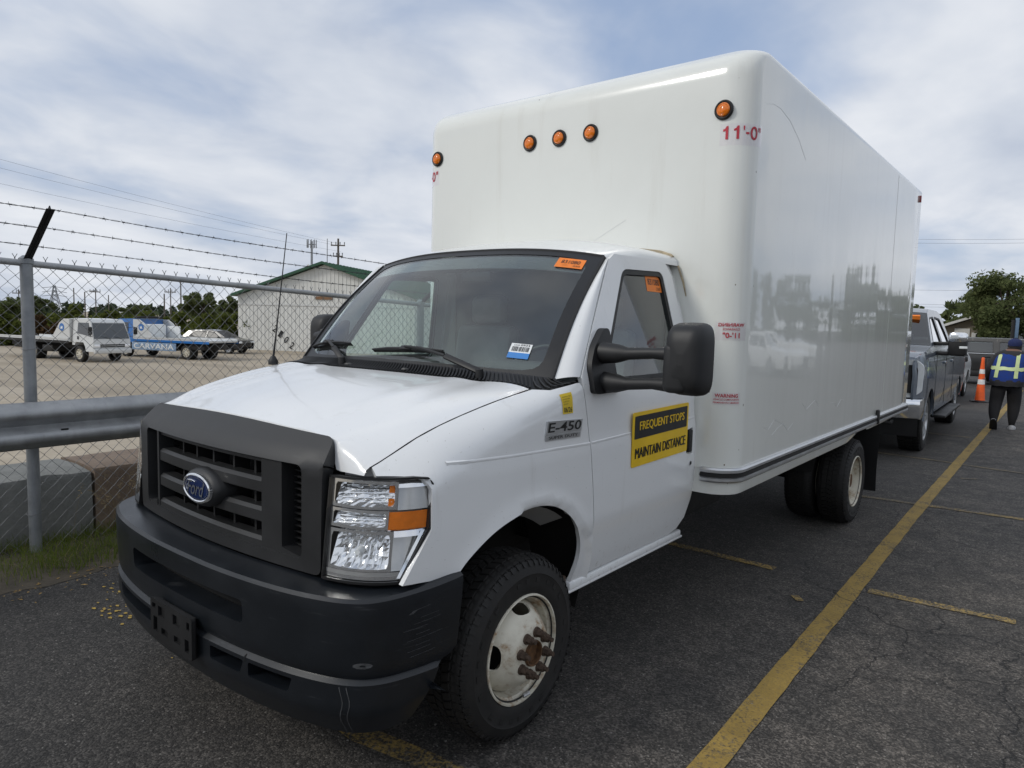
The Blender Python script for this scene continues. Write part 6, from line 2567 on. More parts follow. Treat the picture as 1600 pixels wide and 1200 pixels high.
def car(name, label, cat, loc, rz, paint, prof, wtab, wheels, wr, wins, glass_seg, deck_seg=None, m_rim=M_ALU, wm=M_GLASS_D, group=None, ww=0.24, crown=0.03, arch_k=1.13, zlow=0.30, front_bow=0.10):
    """prof: outline points (x,z) from the front's foot over the roof to the rear's foot; glass_seg: prof segments that are glass"""
    e = empty(name, label, cat, loc, rz, group)
    zs_, xs_ = zip(*wtab)
    L = min(p[0] for p in prof)

    def wd(x, z):
        pin = 0.10 * max(0, (x + 0.55) / 0.55) ** 2 + 0.05 * max(0, (L + 0.5 - x) / 0.5) ** 2
        return interp(z, zs_, xs_) - pin

    out = list(prof)
    xr, xf = prof[-1][0], prof[0][0]
    low = [(xr, zlow + 0.02)] if prof[-1][1] > zlow + 0.05 else []
    pts = []
    for wx in sorted(wheels):
        R_ = wr * arch_k
        if zlow < wr + R_:
            a0 = math.asin(max(-1, min(1, (zlow - wr) / R_)))
            for a in np.linspace(pi - a0, a0, 15):
                pts.append((wx + R_ * cos(a), wr + R_ * sin(a)))
    out += low + pts + ([(xf, zlow)] if prof[0][1] > zlow + 0.02 else [])
    for s in (1, -1):
        sm = lambda x, z, o_=0.0: (x, s * (wd(x, z) + o_), z)
        panel("body_side", out, wins, lambda x, z: sm(x, z), paint, e, step=0.10, thick=0.03, toward=(0, s, 0), angle=40)
        for w in wins:
            wo = panel("side_window", grow(w, 0.0), [], lambda x, z: sm(x, z, -0.015), wm, e, step=0.25, thick=0.0, toward=(0, s, 0))
            panel("window_frame", grow(w, 0.004), [grow(w, -0.025)], lambda x, z: sm(x, z, 0.002), M_BLACK, wo, step=0.2, thick=0.02, toward=(0, s, 0))
        for wx in wheels:
            car_wheel(e, wx, s * (wd(wx, wr) + 0.01), wr, ww, s, m_rim)
            mb = MB()
            R_ = wr * arch_k
            mb.grid([[(wx + R_ * cos(a), s * (wd(wx, wr) - 0.01) if k == 0 else s * 0.45, wr + R_ * sin(a)) for k in (0, 1)] for a in np.linspace(-0.3, pi + 0.3, 16)])
            mb.obj("wheel_well", M_DARK, e, fix=False)
    NU = np.linspace(-1, 1, 13)
    groups = []
    for i in range(len(prof) - 1):
        g_ = i in glass_seg
        if groups and groups[-1][0] == g_ and not g_:
            groups[-1][1].append(i + 1)
        else:
            groups.append([g_, [i, i + 1]])
    for g_, idx in groups:
        rows = []
        for a_, b_ in zip(idx[:-1], idx[1:]):
            for t in np.linspace(0, 1, 4)[(0 if not rows else 1):]:
                x = prof[a_][0] + (prof[b_][0] - prof[a_][0]) * t
                z = prof[a_][1] + (prof[b_][1] - prof[a_][1]) * t
                w = wd(x, z) - 0.004
                fb = front_bow * max(0, min(1, (x + 0.8) / 0.8))
                rows.append([(x - fb * u * u + (0.04 * (1 - u * u) if g_ else 0), u * w, z + crown * (1 - u * u)) for u in NU])
        mb = MB()
        mb.grid(rows)
        mb.obj("glass_panel" if g_ else "body_top", wm if g_ else paint, e, angle=40)
    mb = MB()
    mb.box(((xf + xr) / 2, 0, zlow + 0.08), (abs(xr - xf) * 0.9, wd(xr / 2, zlow + 0.1) * 1.7, 0.16))
    mb.obj("underbody", M_DARK, e, smooth=False)
    e["_"] = 0
    del e["_"]
    return e, wd


def part(parent, name, m, fn, angle=38):
    mb = MB()
    fn(mb)
    return mb.obj(name, m, parent, angle)


# grey pickup behind the box truck
PW_T = [(0.3, 0.92), (0.55, 0.985), (0.8, 1.012), (1.1, 1.015), (1.35, 0.99), (1.45, 0.955), (2.0, 0.76), (2.1, 0.72)]
pprof = [(-0.46, 0.50), (-0.45, 0.80), (-0.02, 0.81), (-0.01, 0.95), (-0.03, 1.25), (-0.09, 1.345), (-0.30, 1.40), (-1.20, 1.475), (-1.26, 1.485), (-1.98, 1.975), (-2.25, 2.04), (-3.35, 2.035), (-3.66, 1.97), (-3.92, 1.44), (-4.0, 1.43), (-6.20, 1.42), (-6.28, 1.35), (-6.30, 0.75)]
w1 = rounded([(-1.50, 1.475), (-2.03, 1.905), (-2.52, 1.93), (-2.55, 1.475)], 0.05)
w2 = rounded([(-2.66, 1.475), (-2.63, 1.93), (-3.30, 1.91), (-3.55, 1.60), (-3.56, 1.475)], 0.05)
pk, pwd = car("pickup_truck", "steel grey crew cab pickup with chrome bumper parked behind the box truck", "pickup", (0.09, 8.22, 0), radians(-88.4), M_SILVER, pprof, PW_T, [-1.02, -5.02], 0.42, [w1, w2], {8, 12}, wm=M_GLASS_D, ww=0.29, zlow=0.48)
for s in (1, -1):
    hx = lambda y, z, o_=0.0: (0.035 - 0.10 * (abs(y) / 1.0) ** 2 - 0.75 * max(0, abs(y) - 0.86) + o_, s * y, z)
    o = part(pk, "headlight", M_PAPER, lambda mb: mb.prism(rounded([(0.66, 0.84), (0.90, 0.82), (0.995, 0.90), (1.0, 1.24), (0.92, 1.32), (0.66, 1.30)], 0.03), lambda y, z: hx(y, z, -0.06), lambda y, z: hx(y, z, 0.015)))
    part(o, "lamp_lens", M_FRIT, lambda mb: mb.prism(rounded([(0.70, 0.90), (0.90, 0.88), (0.945, 0.93), (0.945, 1.20), (0.90, 1.25), (0.70, 1.25)], 0.03), lambda y, z: hx(y, z, 0.0), lambda y, z: hx(y, z, 0.024)))
    part(pk, "front_bumper_corner", M_CHROME, lambda mb: mb.grid([[(0.07 - 0.16 * (y / 1.0) ** 3 + q, s * y, z) for q, z in ((-0.06, 0.80), (0.01, 0.80), (0.03, 0.77), (0.03, 0.70), (0.0, 0.55), (-0.05, 0.53))] for y in np.linspace(0.40, 1.0, 12)] + [[(-0.12 - 0.28 * a + 0 * q, s * (1.0 + 0.010 + q * 0.3), z) for q, z in ((-0.06, 0.80), (0.01, 0.80), (0.03, 0.77), (0.03, 0.70), (0.0, 0.55), (-0.05, 0.53))] for a in (0.1, 1.0)]))
    part(pk, "tow_hook", M_CHASSIS, lambda mb: mb.tube([(0.0, s * 0.62, 0.50), (0.12, s * 0.62, 0.48), (0.12, s * 0.70, 0.48), (0.0, s * 0.70, 0.50)], 0.022, 8))
    part(pk, "running_board", M_BLACK, lambda mb: mb.box((-3.0, s * 1.03, 0.42), (2.3, 0.20, 0.05), bev=0.02))
    part(pk, "wheel_flare", M_SILVER, lambda mb: [mb.grid([[(wx + 0.475 * k * cos(a), s * (pwd(wx, 0.6) + o_), 0.42 + 0.475 * k * sin(a)) for k, o_ in ((1.0, 0.0), (1.0, 0.018), (1.09, 0.014), (1.14, 0.0))] for a in np.linspace(0.1, pi - 0.1, 16)]) for wx in (-1.02, -5.02)][:0] or None)
    mo = part(pk, "mirror", M_BLACK, lambda mb: (mb.beam((-1.62, s * 0.93, 1.52), (-1.60, s * 1.20, 1.53), 0.07, 0.05, bev=0.01), mb.beam((-1.58, s * 0.95, 1.38), (-1.60, s * 1.14, 1.38), 0.09, 0.06, bev=0.02), mb.box((-1.60, s * 1.235, 1.50), (0.16, 0.235, 0.30), bev=0.04)))
    part(mo, "mirror_cap", M_CHROME, lambda mb: mb.box((-1.585, s * 1.235, 1.615), (0.17, 0.24, 0.15), bev=0.05))
    part(mo, "marker_lens", M_PAPER, lambda mb: mb.box((-1.52, s * 1.31, 1.475), (0.02, 0.10, 0.035), bev=0.006))
    for xh in (-2.42, -3.45):
        part(pk, "door_handle", M_SILVER, lambda mb: mb.box((xh, s * 1.012, 1.22), (0.20, 0.035, 0.04), bev=0.012))
    for xh in (-1.40, -2.60, -3.72):
        part(pk, "door_gap", M_DARK, lambda mb: mb.box((xh, s * 1.0125, 1.0), (0.010, 0.006, 0.86)))
part(pk, "grille", M_CHASSIS, lambda mb: mb.grid([[(0.03 - 0.10 * (y / 1.0) ** 2, y, z) for y in np.linspace(-0.66, 0.66, 9)] for z in (0.86, 1.28)]))
part(pk, "chrome_bar", M_CHROME, lambda mb: mb.box((0.03, 0, 1.10), (0.05, 1.30, 0.16), bev=0.03))
part(pk, "front_valance", M_BLACK, lambda mb: mb.grid([[(0.0 - 0.12 * (y / 1.0) ** 2 - 0.04 * q, y, 0.56 - 0.26 * q) for y in np.linspace(-0.98, 0.98, 13)] for q in (0, 0.4, 1)]))
part(pk, "bumper_middle", M_BLACK, lambda mb: mb.box((0.02, 0, 0.66), (0.06, 0.85, 0.20), bev=0.03))
SKP = MB()
SKP.box((-1.80, 0.585, 1.895), (0.03, 0.24, 0.085), Matrix.Rotation(radians(35), 3, 'Y'))
SKP.obj("lot_sticker", M_ORANGE, pk)
part(pk, "dash_paper", M_PAPER, lambda mb: mb.box((-1.52, 0.55, 1.60), (0.02, 0.24, 0.10), Matrix.Rotation(radians(35), 3, 'Y')))

# generic estate car / small suv profile
SUVP = [(0.0, 0.45), (0.02, 0.70), (-0.05, 0.86), (-0.9, 1.0), (-1.0, 1.02), (-1.85, 1.46), (-2.2, 1.52), (-3.5, 1.50), (-3.85, 1.44), (-4.25, 1.05), (-4.35, 0.9), (-4.38, 0.45)]
SUVW = [(0.2, 0.80), (0.5, 0.90), (0.9, 0.91), (1.0, 0.88), (1.45, 0.66), (1.6, 0.6)]
sw1 = rounded([(-1.38, 1.02), (-1.92, 1.38), (-2.38, 1.42), (-2.42, 1.02)], 0.04)
sw2 = rounded([(-2.52, 1.02), (-2.48, 1.42), (-3.4, 1.40), (-3.75, 1.06)], 0.04)


def small_lights(e):
    for s in (1, -1):
        part(e, "headlight", M_PAPER, lambda mb: mb.box((-0.06, s * 0.66, 0.76), (0.16, 0.34, 0.13), Matrix.Rotation(s * radians(-18), 3, 'Z'), bev=0.03))
        part(e, "tail_light", M_REDL, lambda mb: mb.box((-4.28, s * 0.74, 0.92), (0.12, 0.22, 0.24), bev=0.03))
        part(e, "mirror", M_BLACK, lambda mb: mb.box((-1.45, s * 0.98, 1.05), (0.12, 0.20, 0.13), bev=0.03))
    part(e, "grille", M_CHASSIS, lambda mb: mb.box((0.0, 0, 0.62), (0.06, 0.8, 0.22), bev=0.02))


g = ground_at(386, 46.5)
sv, _ = car("estate_car", "black estate car parked between the blue tow truck and the white building", "car", (g[0], g[1], LOTZ), radians(28), M_DKCAR, SUVP, SUVW, [-0.85, -3.45], 0.33, [sw1, sw2], {4, 8}, wm=glass_mat("dusty_dark_glass", (0.16, 0.18, 0.18), 1.45, rough=0.3, gain=0.7))
small_lights(sv)
wc_, _ = car("white_suv", "white car parked behind the grey pickup, only its side showing", "car", (-0.50, 16.6, 0), radians(-90), M_WHITE, SUVP, SUVW, [-0.85, -3.45], 0.34, [sw1, sw2], {4, 8})
small_lights(wc_)
DKP = [(0.0, 0.62), (0.0, 1.05), (-0.08, 1.12), (-1.25, 1.20), (-1.32, 1.22), (-2.0, 1.68), (-2.35, 1.73), (-4.1, 1.73), (-4.95, 1.70), (-5.25, 1.25), (-5.32, 0.6)]
DKW = [(0.2, 0.85), (0.5, 0.96), (0.9, 0.98), (1.15, 0.96), (1.7, 0.72), (1.8, 0.7)]
dw = [rounded([(-1.62, 1.19), (-2.12, 1.60), (-2.72, 1.63), (-2.76, 1.19)], 0.05), rounded([(-2.92, 1.19), (-2.88, 1.63), (-3.75, 1.63), (-3.80, 1.19)], 0.05), rounded([(-3.95, 1.19), (-3.92, 1.63), (-4.75, 1.60), (-4.95, 1.22)], 0.05)]
dk, _ = car("dark_suv", "charcoal SUV standing crosswise behind the traffic cone and the person", "car", (-3.1, 26.4, 0), radians(180), M_BLKCAR, DKP, DKW, [-0.98, -4.25], 0.38, dw, {4, 8}, wm=glass_mat("pale_reflecting_glass", (0.30, 0.36, 0.36), 1.8, gain=0.9), ww=0.26)
for s in (1, -1):
    part(dk, "mirror", M_BLACK, lambda mb: mb.box((-1.72, s * 1.08, 1.22), (0.14, 0.24, 0.18), bev=0.04))
    part(dk, "belt_trim", M_CHROME, lambda mb: mb.box((-3.2, s * 0.965, 1.165), (3.3, 0.02, 0.03), bev=0.006))
    part(dk, "sill_cladding", M_BLACK, lambda mb: mb.box((-2.6, s * 0.965, 0.42), (2.4, 0.04, 0.2), bev=0.02))
    for xh in (-1.55, -2.84, -3.88):
        part(dk, "door_gap", M_DARK, lambda mb: mb.box((xh, s * 0.978, 0.85), (0.012, 0.006, 0.62)))
    for xh in (-2.62, -3.62):
        part(dk, "door_handle", M_BLACK, lambda mb: mb.box((xh, s * 0.985, 1.05), (0.2, 0.03, 0.04), bev=0.01))
dk.scale = (0.95, 0.95, 0.88)
# more cars beyond the right edge, mirrored in the truck's side
lot_group = "cars parked out of frame on the right"
for (src, x, y, rz, lb) in ((wc_, 9.5, 33.0, 175, "white car in the row mirrored by the truck's glossy side"), (dk, 13.5, 42.0, 172, "charcoal SUV in the row mirrored by the truck's glossy side"), (wc_, 18.5, 38.0, 170, "white car at the far end of the row mirrored by the truck's side"), (wc_, 7.2, 23.0, 185, "white car nearest the truck in the mirrored row")):
    c = copy_tree(src)
    c.location = (x, y, 0)
    c.rotation_euler = (0, 0, radians(rz))
    c["label"] = lb
    c["group"] = lot_group

# tow trucks -----------------------------------------------------------------
def tow_truck(label, loc, rz, cabm, bedm, sidem, letters, name="tow_truck", BE=8.2, RWX=-5.05):
    e = empty(name, label, "tow truck", loc, rz, None)
    cp = [(0.0, 0.55), (0.02, 1.12), (-0.30, 2.02), (-0.48, 2.17), (-1.62, 2.20), (-1.70, 2.1), (-1.70, 0.85), (-1.50, 0.85), (-1.42, 1.0), (-0.80, 1.0), (-0.66, 0.80), (-0.60, 0.55)]
    cab = part(e, "cab", cabm, lambda mb: mb.prism(cp, lambda x, z: (x, -0.98 + 0.10 * max(0, (z - 1.2)), z), lambda x, z: (x, 0.98 - 0.10 * max(0, (z - 1.2)), z)), 30)
    part(cab, "windscreen", M_GLASS_D, lambda mb: mb.grid([[(0.010 - 0.005 - 0.30 * t + 0.012, y * (0.93 - 0.09 * t), 1.20 + 0.78 * t) for y in np.linspace(-1, 1, 9)] for t in np.linspace(0, 1, 5)]))
    part(cab, "wiper", M_BLACK, lambda mb: (mb.tube([(0.03, -0.1, 1.19), (-0.04, -0.55, 1.32)], 0.012, 4), mb.tube([(0.03, 0.5, 1.19), (-0.04, 0.05, 1.32)], 0.012, 4)))
    part(cab, "grille", M_CHASSIS, lambda mb: [mb.box((0.02, 0, z), (0.04, 1.35, 0.055), bev=0.01) for z in (0.80, 0.89)])
    part(e, "bumper", cabm, lambda mb: mb.box((0.06, 0, 0.58), (0.16, 1.96, 0.24), bev=0.04))
    for s in (1, -1):
        part(cab, "side_window", M_GLASS_D, lambda mb: mb.prism([(-0.22, 1.30), (-0.44, 1.98), (-1.28, 1.98), (-1.30, 1.45), (-0.75, 1.38)], lambda x, z: (x, s * (0.975 - 0.10 * max(0, z - 1.2)), z), lambda x, z: (x, s * (0.99 - 0.10 * max(0, z - 1.2)), z)))
        part(cab, "headlight", M_REFLECTOR, lambda mb: mb.box((0.03, s * 0.80, 0.84), (0.06, 0.30, 0.15), bev=0.03))
        part(cab, "door_handle", M_BLACK, lambda mb: mb.box((-1.22, s * 0.99, 1.22), (0.08, 0.03, 0.16), bev=0.01))
        part(cab, "mirror", M_BLACK, lambda mb: (mb.tube([(-0.2, s * 0.93, 1.75), (0.12, s * 1.18, 1.80), (0.12, s * 1.18, 1.35), (-0.05, s * 0.97, 1.30)], 0.015, 5), mb.box((0.12, s * 1.20, 1.60), (0.08, 0.20, 0.38), bev=0.03)))
        part(e, "fairing", sidem, lambda mb: mb.prism([(-1.78, 1.02), (-1.80, 2.16), (-2.25, 2.16), (-2.62, 1.95), (-3.35, 1.12), (-3.5, 1.02)], lambda x, z: (x, s * 0.985, z), lambda x, z: (x, s * 1.05, z)))
        part(e, "logo_disc", M_TOWB, lambda mb: (mb.cyl((-2.42, s * 1.05, 1.72), (-2.42, s * 1.062, 1.72), 0.20, n=24), mb.prism([(-2.52, 1.66), (-2.34, 1.66), (-2.36, 1.78), (-2.44, 1.74)], lambda x, z: (x, s * 1.061, z), lambda x, z: (x, s * 1.066, z), 0)))
        part(e, "logo_mark", M_PAPER, lambda mb: mb.prism([(-2.52, 1.64), (-2.34, 1.64), (-2.33, 1.78), (-2.42, 1.74), (-2.45, 1.80)], lambda x, z: (x, s * 1.063, z), lambda x, z: (x, s * 1.070, z), 0))
        for wx in (-1.12, RWX):
            car_wheel(e, wx, s * 0.99, 0.405, 0.24 if wx > -2 else 0.48, s, M_RIM, 8)
    part(e, "headboard", cabm, lambda mb: (mb.box((-1.84, 0, 1.6), (0.07, 2.0, 1.15), bev=0.02), mb.box((-1.76, 0.0, 2.15), (0.1, 1.9, 0.06), bev=0.02)))
    part(e, "bed", bedm, lambda mb: (mb.box((-(1.8 + BE) / 2, 0, 1.05), (BE - 1.8, 2.2, 0.14), bev=0.03), mb.box((-(1.8 + BE) / 2, 1.09, 1.15), (BE - 1.9, 0.06, 0.07)), mb.box((-(1.8 + BE) / 2, -1.09, 1.15), (BE - 1.9, 0.06, 0.07))))
    part(e, "bed_edge", M_TOWB if letters else M_CHASSIS, lambda mb: (mb.box((-(1.8 + BE) / 2, 1.105, 0.98), (BE - 1.8, 0.02, 0.13)), mb.box((-(1.8 + BE) / 2, -1.105, 0.98), (BE - 1.8, 0.02, 0.13))))
    part(e, "chassis", M_CHASSIS, lambda mb: (mb.box((-4.4, 0.4, 0.75), (7.2, 0.1, 0.22)), mb.box((-4.4, -0.4, 0.75), (7.2, 0.1, 0.22)), mb.box((-6.3, 0, 0.7), (1.2, 1.9, 0.3), bev=0.05), mb.box((-3.9, 0, 0.6), (0.9, 1.9, 0.35), bev=0.05)))
    if letters:
        for s in (1, -1):
            pn = part(e, "side_panel", M_PALEBLUE, lambda mb: mb.box((-3.35, s * 1.06, 0.66), (3.3, 0.04, 0.44), bev=0.01))
            mb = MB()
            text(mb, "CARVANA", (lambda u, z: (-3.35 - s * u, s * 1.084, z)), -1.5, 1.5, 0.51, 0.82, 0, 0.02)
            mb.obj("lettering", M_PAPER, pn, fix=False, smooth=False)
        part(e, "winch_frame", M_PAPER, lambda mb: (mb.box((-2.5, 0.2, 1.5), (0.5, 1.2, 0.8), bev=0.05), mb.box((-3.0, -0.7, 1.45), (1.0, 0.06, 0.7), bev=0.02)))
        part(e, "light_bar", M_CHASSIS, lambda mb: mb.box((-1.9, 0, 2.28), (0.3, 1.7, 0.12), bev=0.03))
    return e


tow_truck("white cab-over flatbed tow truck seen from its front corner beyond the fence", (-35.6, 13.0, LOTZ), radians(12), M_TOWW, M_TOWW, M_TOWW, False)
tow_truck("blue and white flatbed tow truck with large pale lettering along its side", (-41.7, 16.2, LOTZ), radians(198), M_TOWB, M_TOWW, M_TOWW, True, BE=7.4, RWX=-5.65)

# ------------------------------------------------------------------ cone, house, sign post on the right
cone = empty("traffic_cone", "tall orange traffic cone with white bands and black base near the charcoal SUV", "traffic cone", (0.85, 18.5, 0))
part(cone, "cone_base", M_BLACK, lambda mb: mb.lathe([(0.0, 0.05), (0.12, 0.05), (0.215, 0.035), (0.225, 0.0), (0.0, 0.0)], 8, axis='Z'))
part(cone, "cone_body", M_CONE, lambda mb: mb.lathe([(0.115, 0.045), (0.105, 0.09), (0.036, 1.0), (0.036, 1.08), (0.022, 1.10), (0.0, 1.10)], 28, axis='Z'))
for z0, z1 in ((0.44, 0.56), (0.70, 0.81)):
    part(cone, "white_band", M_CONEW, lambda mb: mb.lathe([(0.108 - 0.0759 * (z0 - 0.08) , z0), (0.108 - 0.0759 * (z1 - 0.08), z1)], 28, axis='Z'))

hx0 = ground_at(1478, 52)
house = empty("house", "low tan house with a pale-edged roof behind the big tree on the right", "house", (hx0[0], hx0[1], 0), radians(6))
EV, RG = 2.35, 3.35
part(house, "wall", M_STUCCO, lambda mb: mb.add([(0, 0, 0), (7.2, 0, 0), (7.2, 0, EV), (3.2, 0, RG), (0, 0, EV - 0.3), (0, 9, 0), (7.2, 9, 0), (7.2, 9, EV), (3.2, 9, RG), (0, 9, EV - 0.3)], [(0, 1, 2, 3, 4), (9, 8, 7, 6, 5), (0, 4, 9, 5), (1, 6, 7, 2)]), 20)
part(house, "roof", M_BROWNROOF, lambda mb: mb.add([(-0.6, -0.5, EV - 0.40), (3.2, -0.5, RG + 0.05), (7.8, -0.5, EV - 0.1), (-0.6, 9.4, EV - 0.40), (3.2, 9.4, RG + 0.05), (7.8, 9.4, EV - 0.1), (-0.6, -0.5, EV - 0.28), (3.2, -0.5, RG + 0.18), (7.8, -0.5, EV + 0.02), (-0.6, 9.4, EV - 0.28), (3.2, 9.4, RG + 0.18), (7.8, 9.4, EV + 0.02)],
     [(0, 1, 4, 3), (1, 2, 5, 4), (6, 9, 10, 7), (7, 10, 11, 8), (0, 6, 7, 1), (1, 7, 8, 2), (3, 4, 10, 9), (4, 5, 11, 10), (0, 3, 9, 6), (2, 8, 11, 5)]), 10)
part(house, "fascia", M_TRIMW, lambda mb: (mb.beam((-0.6, -0.53, EV - 0.32), (3.2, -0.53, RG + 0.13), 0.04, 0.17), mb.beam((3.2, -0.53, RG + 0.13), (7.8, -0.53, EV - 0.03), 0.04, 0.17)), 10)
for x0, w in ((2.6, 1.5), (5.2, 1.1)):
    wf = part(house, "window_frame", M_TRIMW, lambda mb: mb.box((x0, -0.03, 1.35), (w + 0.5, 0.08, 0.75)))
    part(wf, "pane", M_FRIT, lambda mb: mb.box((x0, -0.07, 1.37), (w, 0.04, 0.5)))
part(house, "door", M_TRIMW, lambda mb: mb.box((1.0, -0.03, 1.0), (0.95, 0.08, 2.0)))
g = ground_at(1582, 30)
sp = empty("sign_post", "dark sign post with a narrow blue board beside the big tree's foliage", "sign post", (g[0], g[1], 0), radians(20))
part(sp, "post", M_CHASSIS, lambda mb: mb.cyl((0, 0, 0), (0, 0, 2.3), 0.07, n=12))
part(sp, "sign_board", mat("faded_blue_board", (0.14, 0.22, 0.32), 0.6), lambda mb: mb.box((0.14, 0, 1.95), (0.14, 0.03, 0.85), bev=0.01))

# ------------------------------------------------------------------ the person in the vest
def skin(joints, bones, root, sub=2):
    names = list(joints)
    me = bpy.data.meshes.new("skin")
    me.from_pydata([joints[n][:3] for n in names], [(names.index(a), names.index(b)) for a, b in bones], [])
    o = bpy.data.objects.new("skin", me)
    COL.objects.link(o)
    o.modifiers.new("skin", 'SKIN')
    for i, n in enumerate(names):
        r_ = joints[n][3]
        d = me.skin_vertices[0].data[i]
        d.radius = r_ if isinstance(r_, tuple) else (r_, r_)
        d.use_root = n == root
    md = o.modifiers.new("sub", 'SUBSURF')
    md.levels = sub
    md.render_levels = sub
    ev = o.evaluated_get(bpy.context.evaluated_depsgraph_get())
    out = bpy.data.meshes.new_from_object(ev)
    bpy.data.objects.remove(o)
    return out


PX, PY = 1.70, 13.0
person = empty("person", "person in a blue vest with lime stripes walking away along the yellow line", "person", (PX, PY, 0), 0)
J = {  # x right, y away, z up
    "pelvis": (0.0, 0.0, 0.86, (0.185, 0.15)), "waist": (0.01, 0.03, 1.02, (0.20, 0.16)), "chest": (0.03, 0.07, 1.20, (0.195, 0.135)), "top": (0.045, 0.10, 1.345, (0.125, 0.095)),
    "neck": (0.055, 0.15, 1.39, 0.062), "head0": (0.06, 0.19, 1.43, 0.082), "head": (0.062, 0.21, 1.49, 0.095), "crown": (0.062, 0.215, 1.55, 0.07),
    "hipL": (-0.10, 0.0, 0.80, 0.145), "kneeL": (-0.135, 0.02, 0.46, 0.108), "calfL": (-0.14, -0.10, 0.30, 0.095), "ankL": (-0.125, -0.20, 0.13, 0.052), "ballL": (-0.125, -0.17, 0.045, 0.045), "toeL": (-0.125, -0.13, 0.03, 0.032),
    "hipR": (0.11, 0.02, 0.80, 0.145), "kneeR": (0.130, 0.13, 0.46, 0.108), "calfR": (0.128, 0.10, 0.28, 0.095), "ankR": (0.12, 0.07, 0.10, 0.052), "ballR": (0.125, 0.16, 0.05, 0.046), "toeR": (0.125, 0.25, 0.04, 0.036),
    "shL": (-0.16, 0.09, 1.305, 0.085), "elL": (-0.275, 0.06, 1.06, 0.065), "wrL": (-0.29, 0.20, 0.87, 0.045), "haL": (-0.285, 0.26, 0.83, 0.042),
    "shR": (0.24, 0.10, 1.30, 0.085), "elR": (0.34, 0.10, 1.04, 0.065), "wrR": (0.32, 0.26, 0.90, 0.045), "haR": (0.30, 0.32, 0.88, 0.040)}
B = [("pelvis", "waist"), ("waist", "chest"), ("chest", "top"), ("top", "neck"), ("neck", "head0"), ("head0", "head"), ("head", "crown"), ("pelvis", "hipL"), ("hipL", "kneeL"), ("kneeL", "calfL"), ("calfL", "ankL"), ("ankL", "ballL"), ("ballL", "toeL"), ("pelvis", "hipR"), ("hipR", "kneeR"), ("kneeR", "calfR"), ("calfR", "ankR"), ("ankR", "ballR"), ("ballR", "toeR"),
     ("top", "shL"), ("shL", "elL"), ("elL", "wrL"), ("wrL", "haL"), ("top", "shR"), ("shR", "elR"), ("elR", "wrR"), ("wrR", "haR")]
bm_ = skin(J, B, "pelvis")
for m in (M_JACKET, M_CLOTH, M_SKIN, M_BLACK):
    bm_.materials.append(m)
for p in bm_.polygons:
    c = p.center
    p.use_smooth = True
    p.material_index = 1 if c.z < 0.84 and abs(c.x) < 0.27 else (2 if c.z > 1.385 and abs(c.x - 0.06) < 0.12 else (3 if (c.z < 0.90 and abs(c.x) > 0.25) else 0))
body = bpy.data.objects.new("body", bm_)
COL.objects.link(body)
body.parent = person


def torso_ring(z, grow_, n=40):
    zz = [0.84, 0.95, 1.05, 1.16, 1.26, 1.33, 1.40]
    cx_ = interp(z, zz, [0.0, 0.005, 0.012, 0.025, 0.038, 0.045, 0.05])
    cy_ = interp(z, zz, [0.0, 0.015, 0.035, 0.06, 0.085, 0.10, 0.115])
    a_ = interp(z, zz, [0.245, 0.250, 0.245, 0.240, 0.235, 0.20, 0.09])
    b_ = interp(z, zz, [0.205, 0.205, 0.20, 0.185, 0.160, 0.125, 0.07])
    return [(cx_ + (a_ + grow_) * math.copysign(abs(cos(2 * pi * i / n)) ** 0.85, cos(2 * pi * i / n)), cy_ + (b_ + grow_) * math.copysign(abs(sin(2 * pi * i / n)) ** 0.85, sin(2 * pi * i / n)), z + 0.006 * sin(i * 1.7 + z * 20)) for i in range(n)]


mb = MB()
mb.grid([torso_ring(z, 0.012) for z in np.linspace(0.86, 1.395, 12)], closed=True)
vest = mb.obj("vest", M_VEST, person, 70)
mb = MB()
mb.grid([torso_ring(z, 0.012 if z > 0.80 else 0.002) for z in (0.775, 0.80, 0.83, 0.86, 0.88)], closed=True)
mb.obj("shirt_hem", M_JACKET, person, 70)


def on_back(x, z, o_=0.018):
    R = torso_ring(z, o_, 160)
    best = min((p for p in R if p[1] < R[0][1] + 0.01), key=lambda p: abs(p[0] - x))
    return (x, best[1], z)


for xa, xb in ((-0.115, -0.155), (0.145, 0.135)):
    mb = MB()
    mb.grid([[on_back(xa + (xb - xa) * t + d, 1.36 - 0.44 * t) for d in (-0.028, 0.0, 0.028)] for t in np.linspace(0, 1, 10)])
    mb.obj("reflective_strap", M_HIVIS, vest, fix=False)
mb = MB()
mb.grid([[(lambda p: (p[0], p[1], p[2]))(torso_ring(z - 0.03 * (i / 39 if i < 40 else 1), 0.020)[i % 40]) for i in range(41)] for z in (1.075, 1.105, 1.135)])
mb.obj("reflective_band", M_HIVIS, vest, fix=False)
mb = MB()
rows = []
for q, (r_, dz) in enumerate(((0.112, -0.02), (0.118, 0.02), (0.112, 0.06), (0.085, 0.095), (0.04, 0.115), (0.005, 0.118))):
    rows.append([(0.062 + r_ * 0.92 * cos(a), 0.205 + r_ * 1.08 * sin(a), 1.495 + dz) for a in np.linspace(0, 2 * pi, 25)[:-1]])
mb.grid(rows, closed=True)
mb.grid([[(0.062 + (0.10 + k * 0.09) * cos(a), 0.205 + (0.11 + k * 0.10) * sin(a), 1.485 - 0.012 * k) for a in np.linspace(0.6, pi - 0.6, 9)] for k in (0, 1)])
mb.obj("cap", M_CAP, person, 60)
mb = MB()
mb.lathe([(0.098, -0.07), (0.106, -0.02), (0.108, 0.02)], 20, (0.062, 0.20, 1.47), axis='Z')
mb.obj("hair", M_HAIR, person)
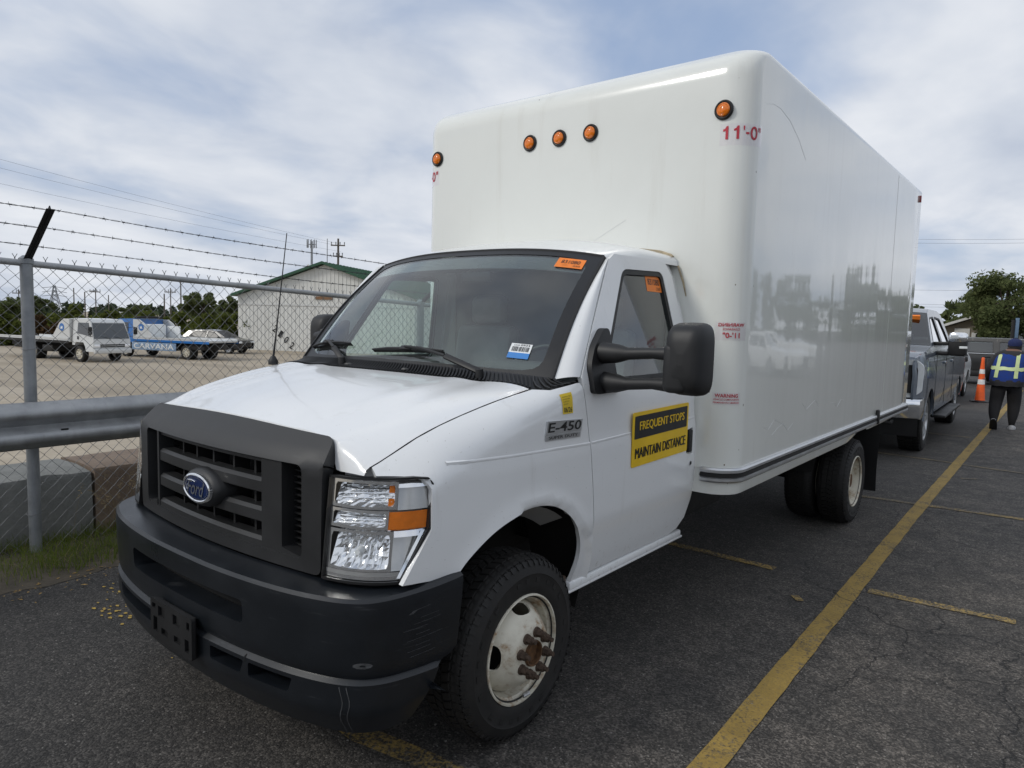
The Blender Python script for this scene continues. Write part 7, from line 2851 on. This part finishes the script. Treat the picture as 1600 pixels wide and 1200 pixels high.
for nm, A_, tilt, sole in (("shoe", (-0.125, -0.175, 0.075), radians(62), True), ("shoe", (0.125, 0.15, 0.045), 0, False)):
    R_ = Matrix.Rotation(-tilt, 3, 'X')
    mb = MB()
    rows = []
    for t in np.linspace(-1, 1, 9):
        w = 0.052 * (1 - 0.35 * abs(t) ** 3) * (1.0 if t < 0.3 else 1.06)
        h = 0.085 if t < -0.2 else 0.085 - 0.035 * (t + 0.2)
        h *= (1 - 0.5 * abs(t) ** 6)
        rows.append([tuple(R_ @ Vector((w * cos(a), t * 0.14, -0.04 + h * max(0.0, sin(a)) ** 0.7)) + Vector(A_)) for a in np.linspace(0, pi, 9)])
    mb.grid(rows)
    for r_ in (rows[0], rows[-1]):
        mb.add(r_, [tuple(range(9))])
    sh = mb.obj(nm, M_SHOE, person, 60)
    mb = MB()
    mb.prism([(0.058 * math.copysign(abs(cos(a)) ** 0.7, cos(a)), 0.148 * math.copysign(abs(sin(a)) ** 0.8, sin(a))) for a in np.linspace(0, 2 * pi, 25)[:-1]], lambda x, y: tuple(R_ @ Vector((x, y, -0.044)) + Vector(A_)), lambda x, y: tuple(R_ @ Vector((x, y, -0.018)) + Vector(A_)))
    mb.obj("sole", M_BLACK if sole else M_SHOE, sh)
# gloved hands: palm and five curled fingers, holding a phone on the left
for s, (hx_, hy_, hz_) in ((-1, (-0.285, 0.27, 0.83)), (1, (0.30, 0.33, 0.88))):
    mb = MB()
    mb.box((hx_, hy_, hz_), (0.075, 0.09, 0.032), bev=0.012)
    for k, ln in enumerate((0.060, 0.070, 0.066, 0.052)):
        x = hx_ + (k - 1.5) * 0.019
        mb.tube([(x, hy_ + 0.04, hz_), (x, hy_ + 0.04 + ln * 0.5, hz_ + 0.008), (x, hy_ + 0.04 + ln * 0.8, hz_ - 0.008), (x, hy_ + 0.04 + ln * 0.8, hz_ - 0.03)], [0.0095, 0.009, 0.0085, 0.007], 6)
    mb.tube([(hx_ - s * 0.036, hy_ - 0.01, hz_), (hx_ - s * 0.058, hy_ + 0.02, hz_ + 0.004), (hx_ - s * 0.054, hy_ + 0.05, hz_ - 0.006)], [0.011, 0.010, 0.008], 6)
    mb.obj("glove", M_BLACK, person)
ph = MB()
ph.box((PX - 0.30, PY + 0.26, 0.855), (0.16, 0.08, 0.012), bev=0.004)
for v_ in range(len(ph.v)):
    pass
po_ = ph.obj("tablet", M_BLACK)
tag(po_, "small black handheld device held in the walking person's left hand", "handheld device")
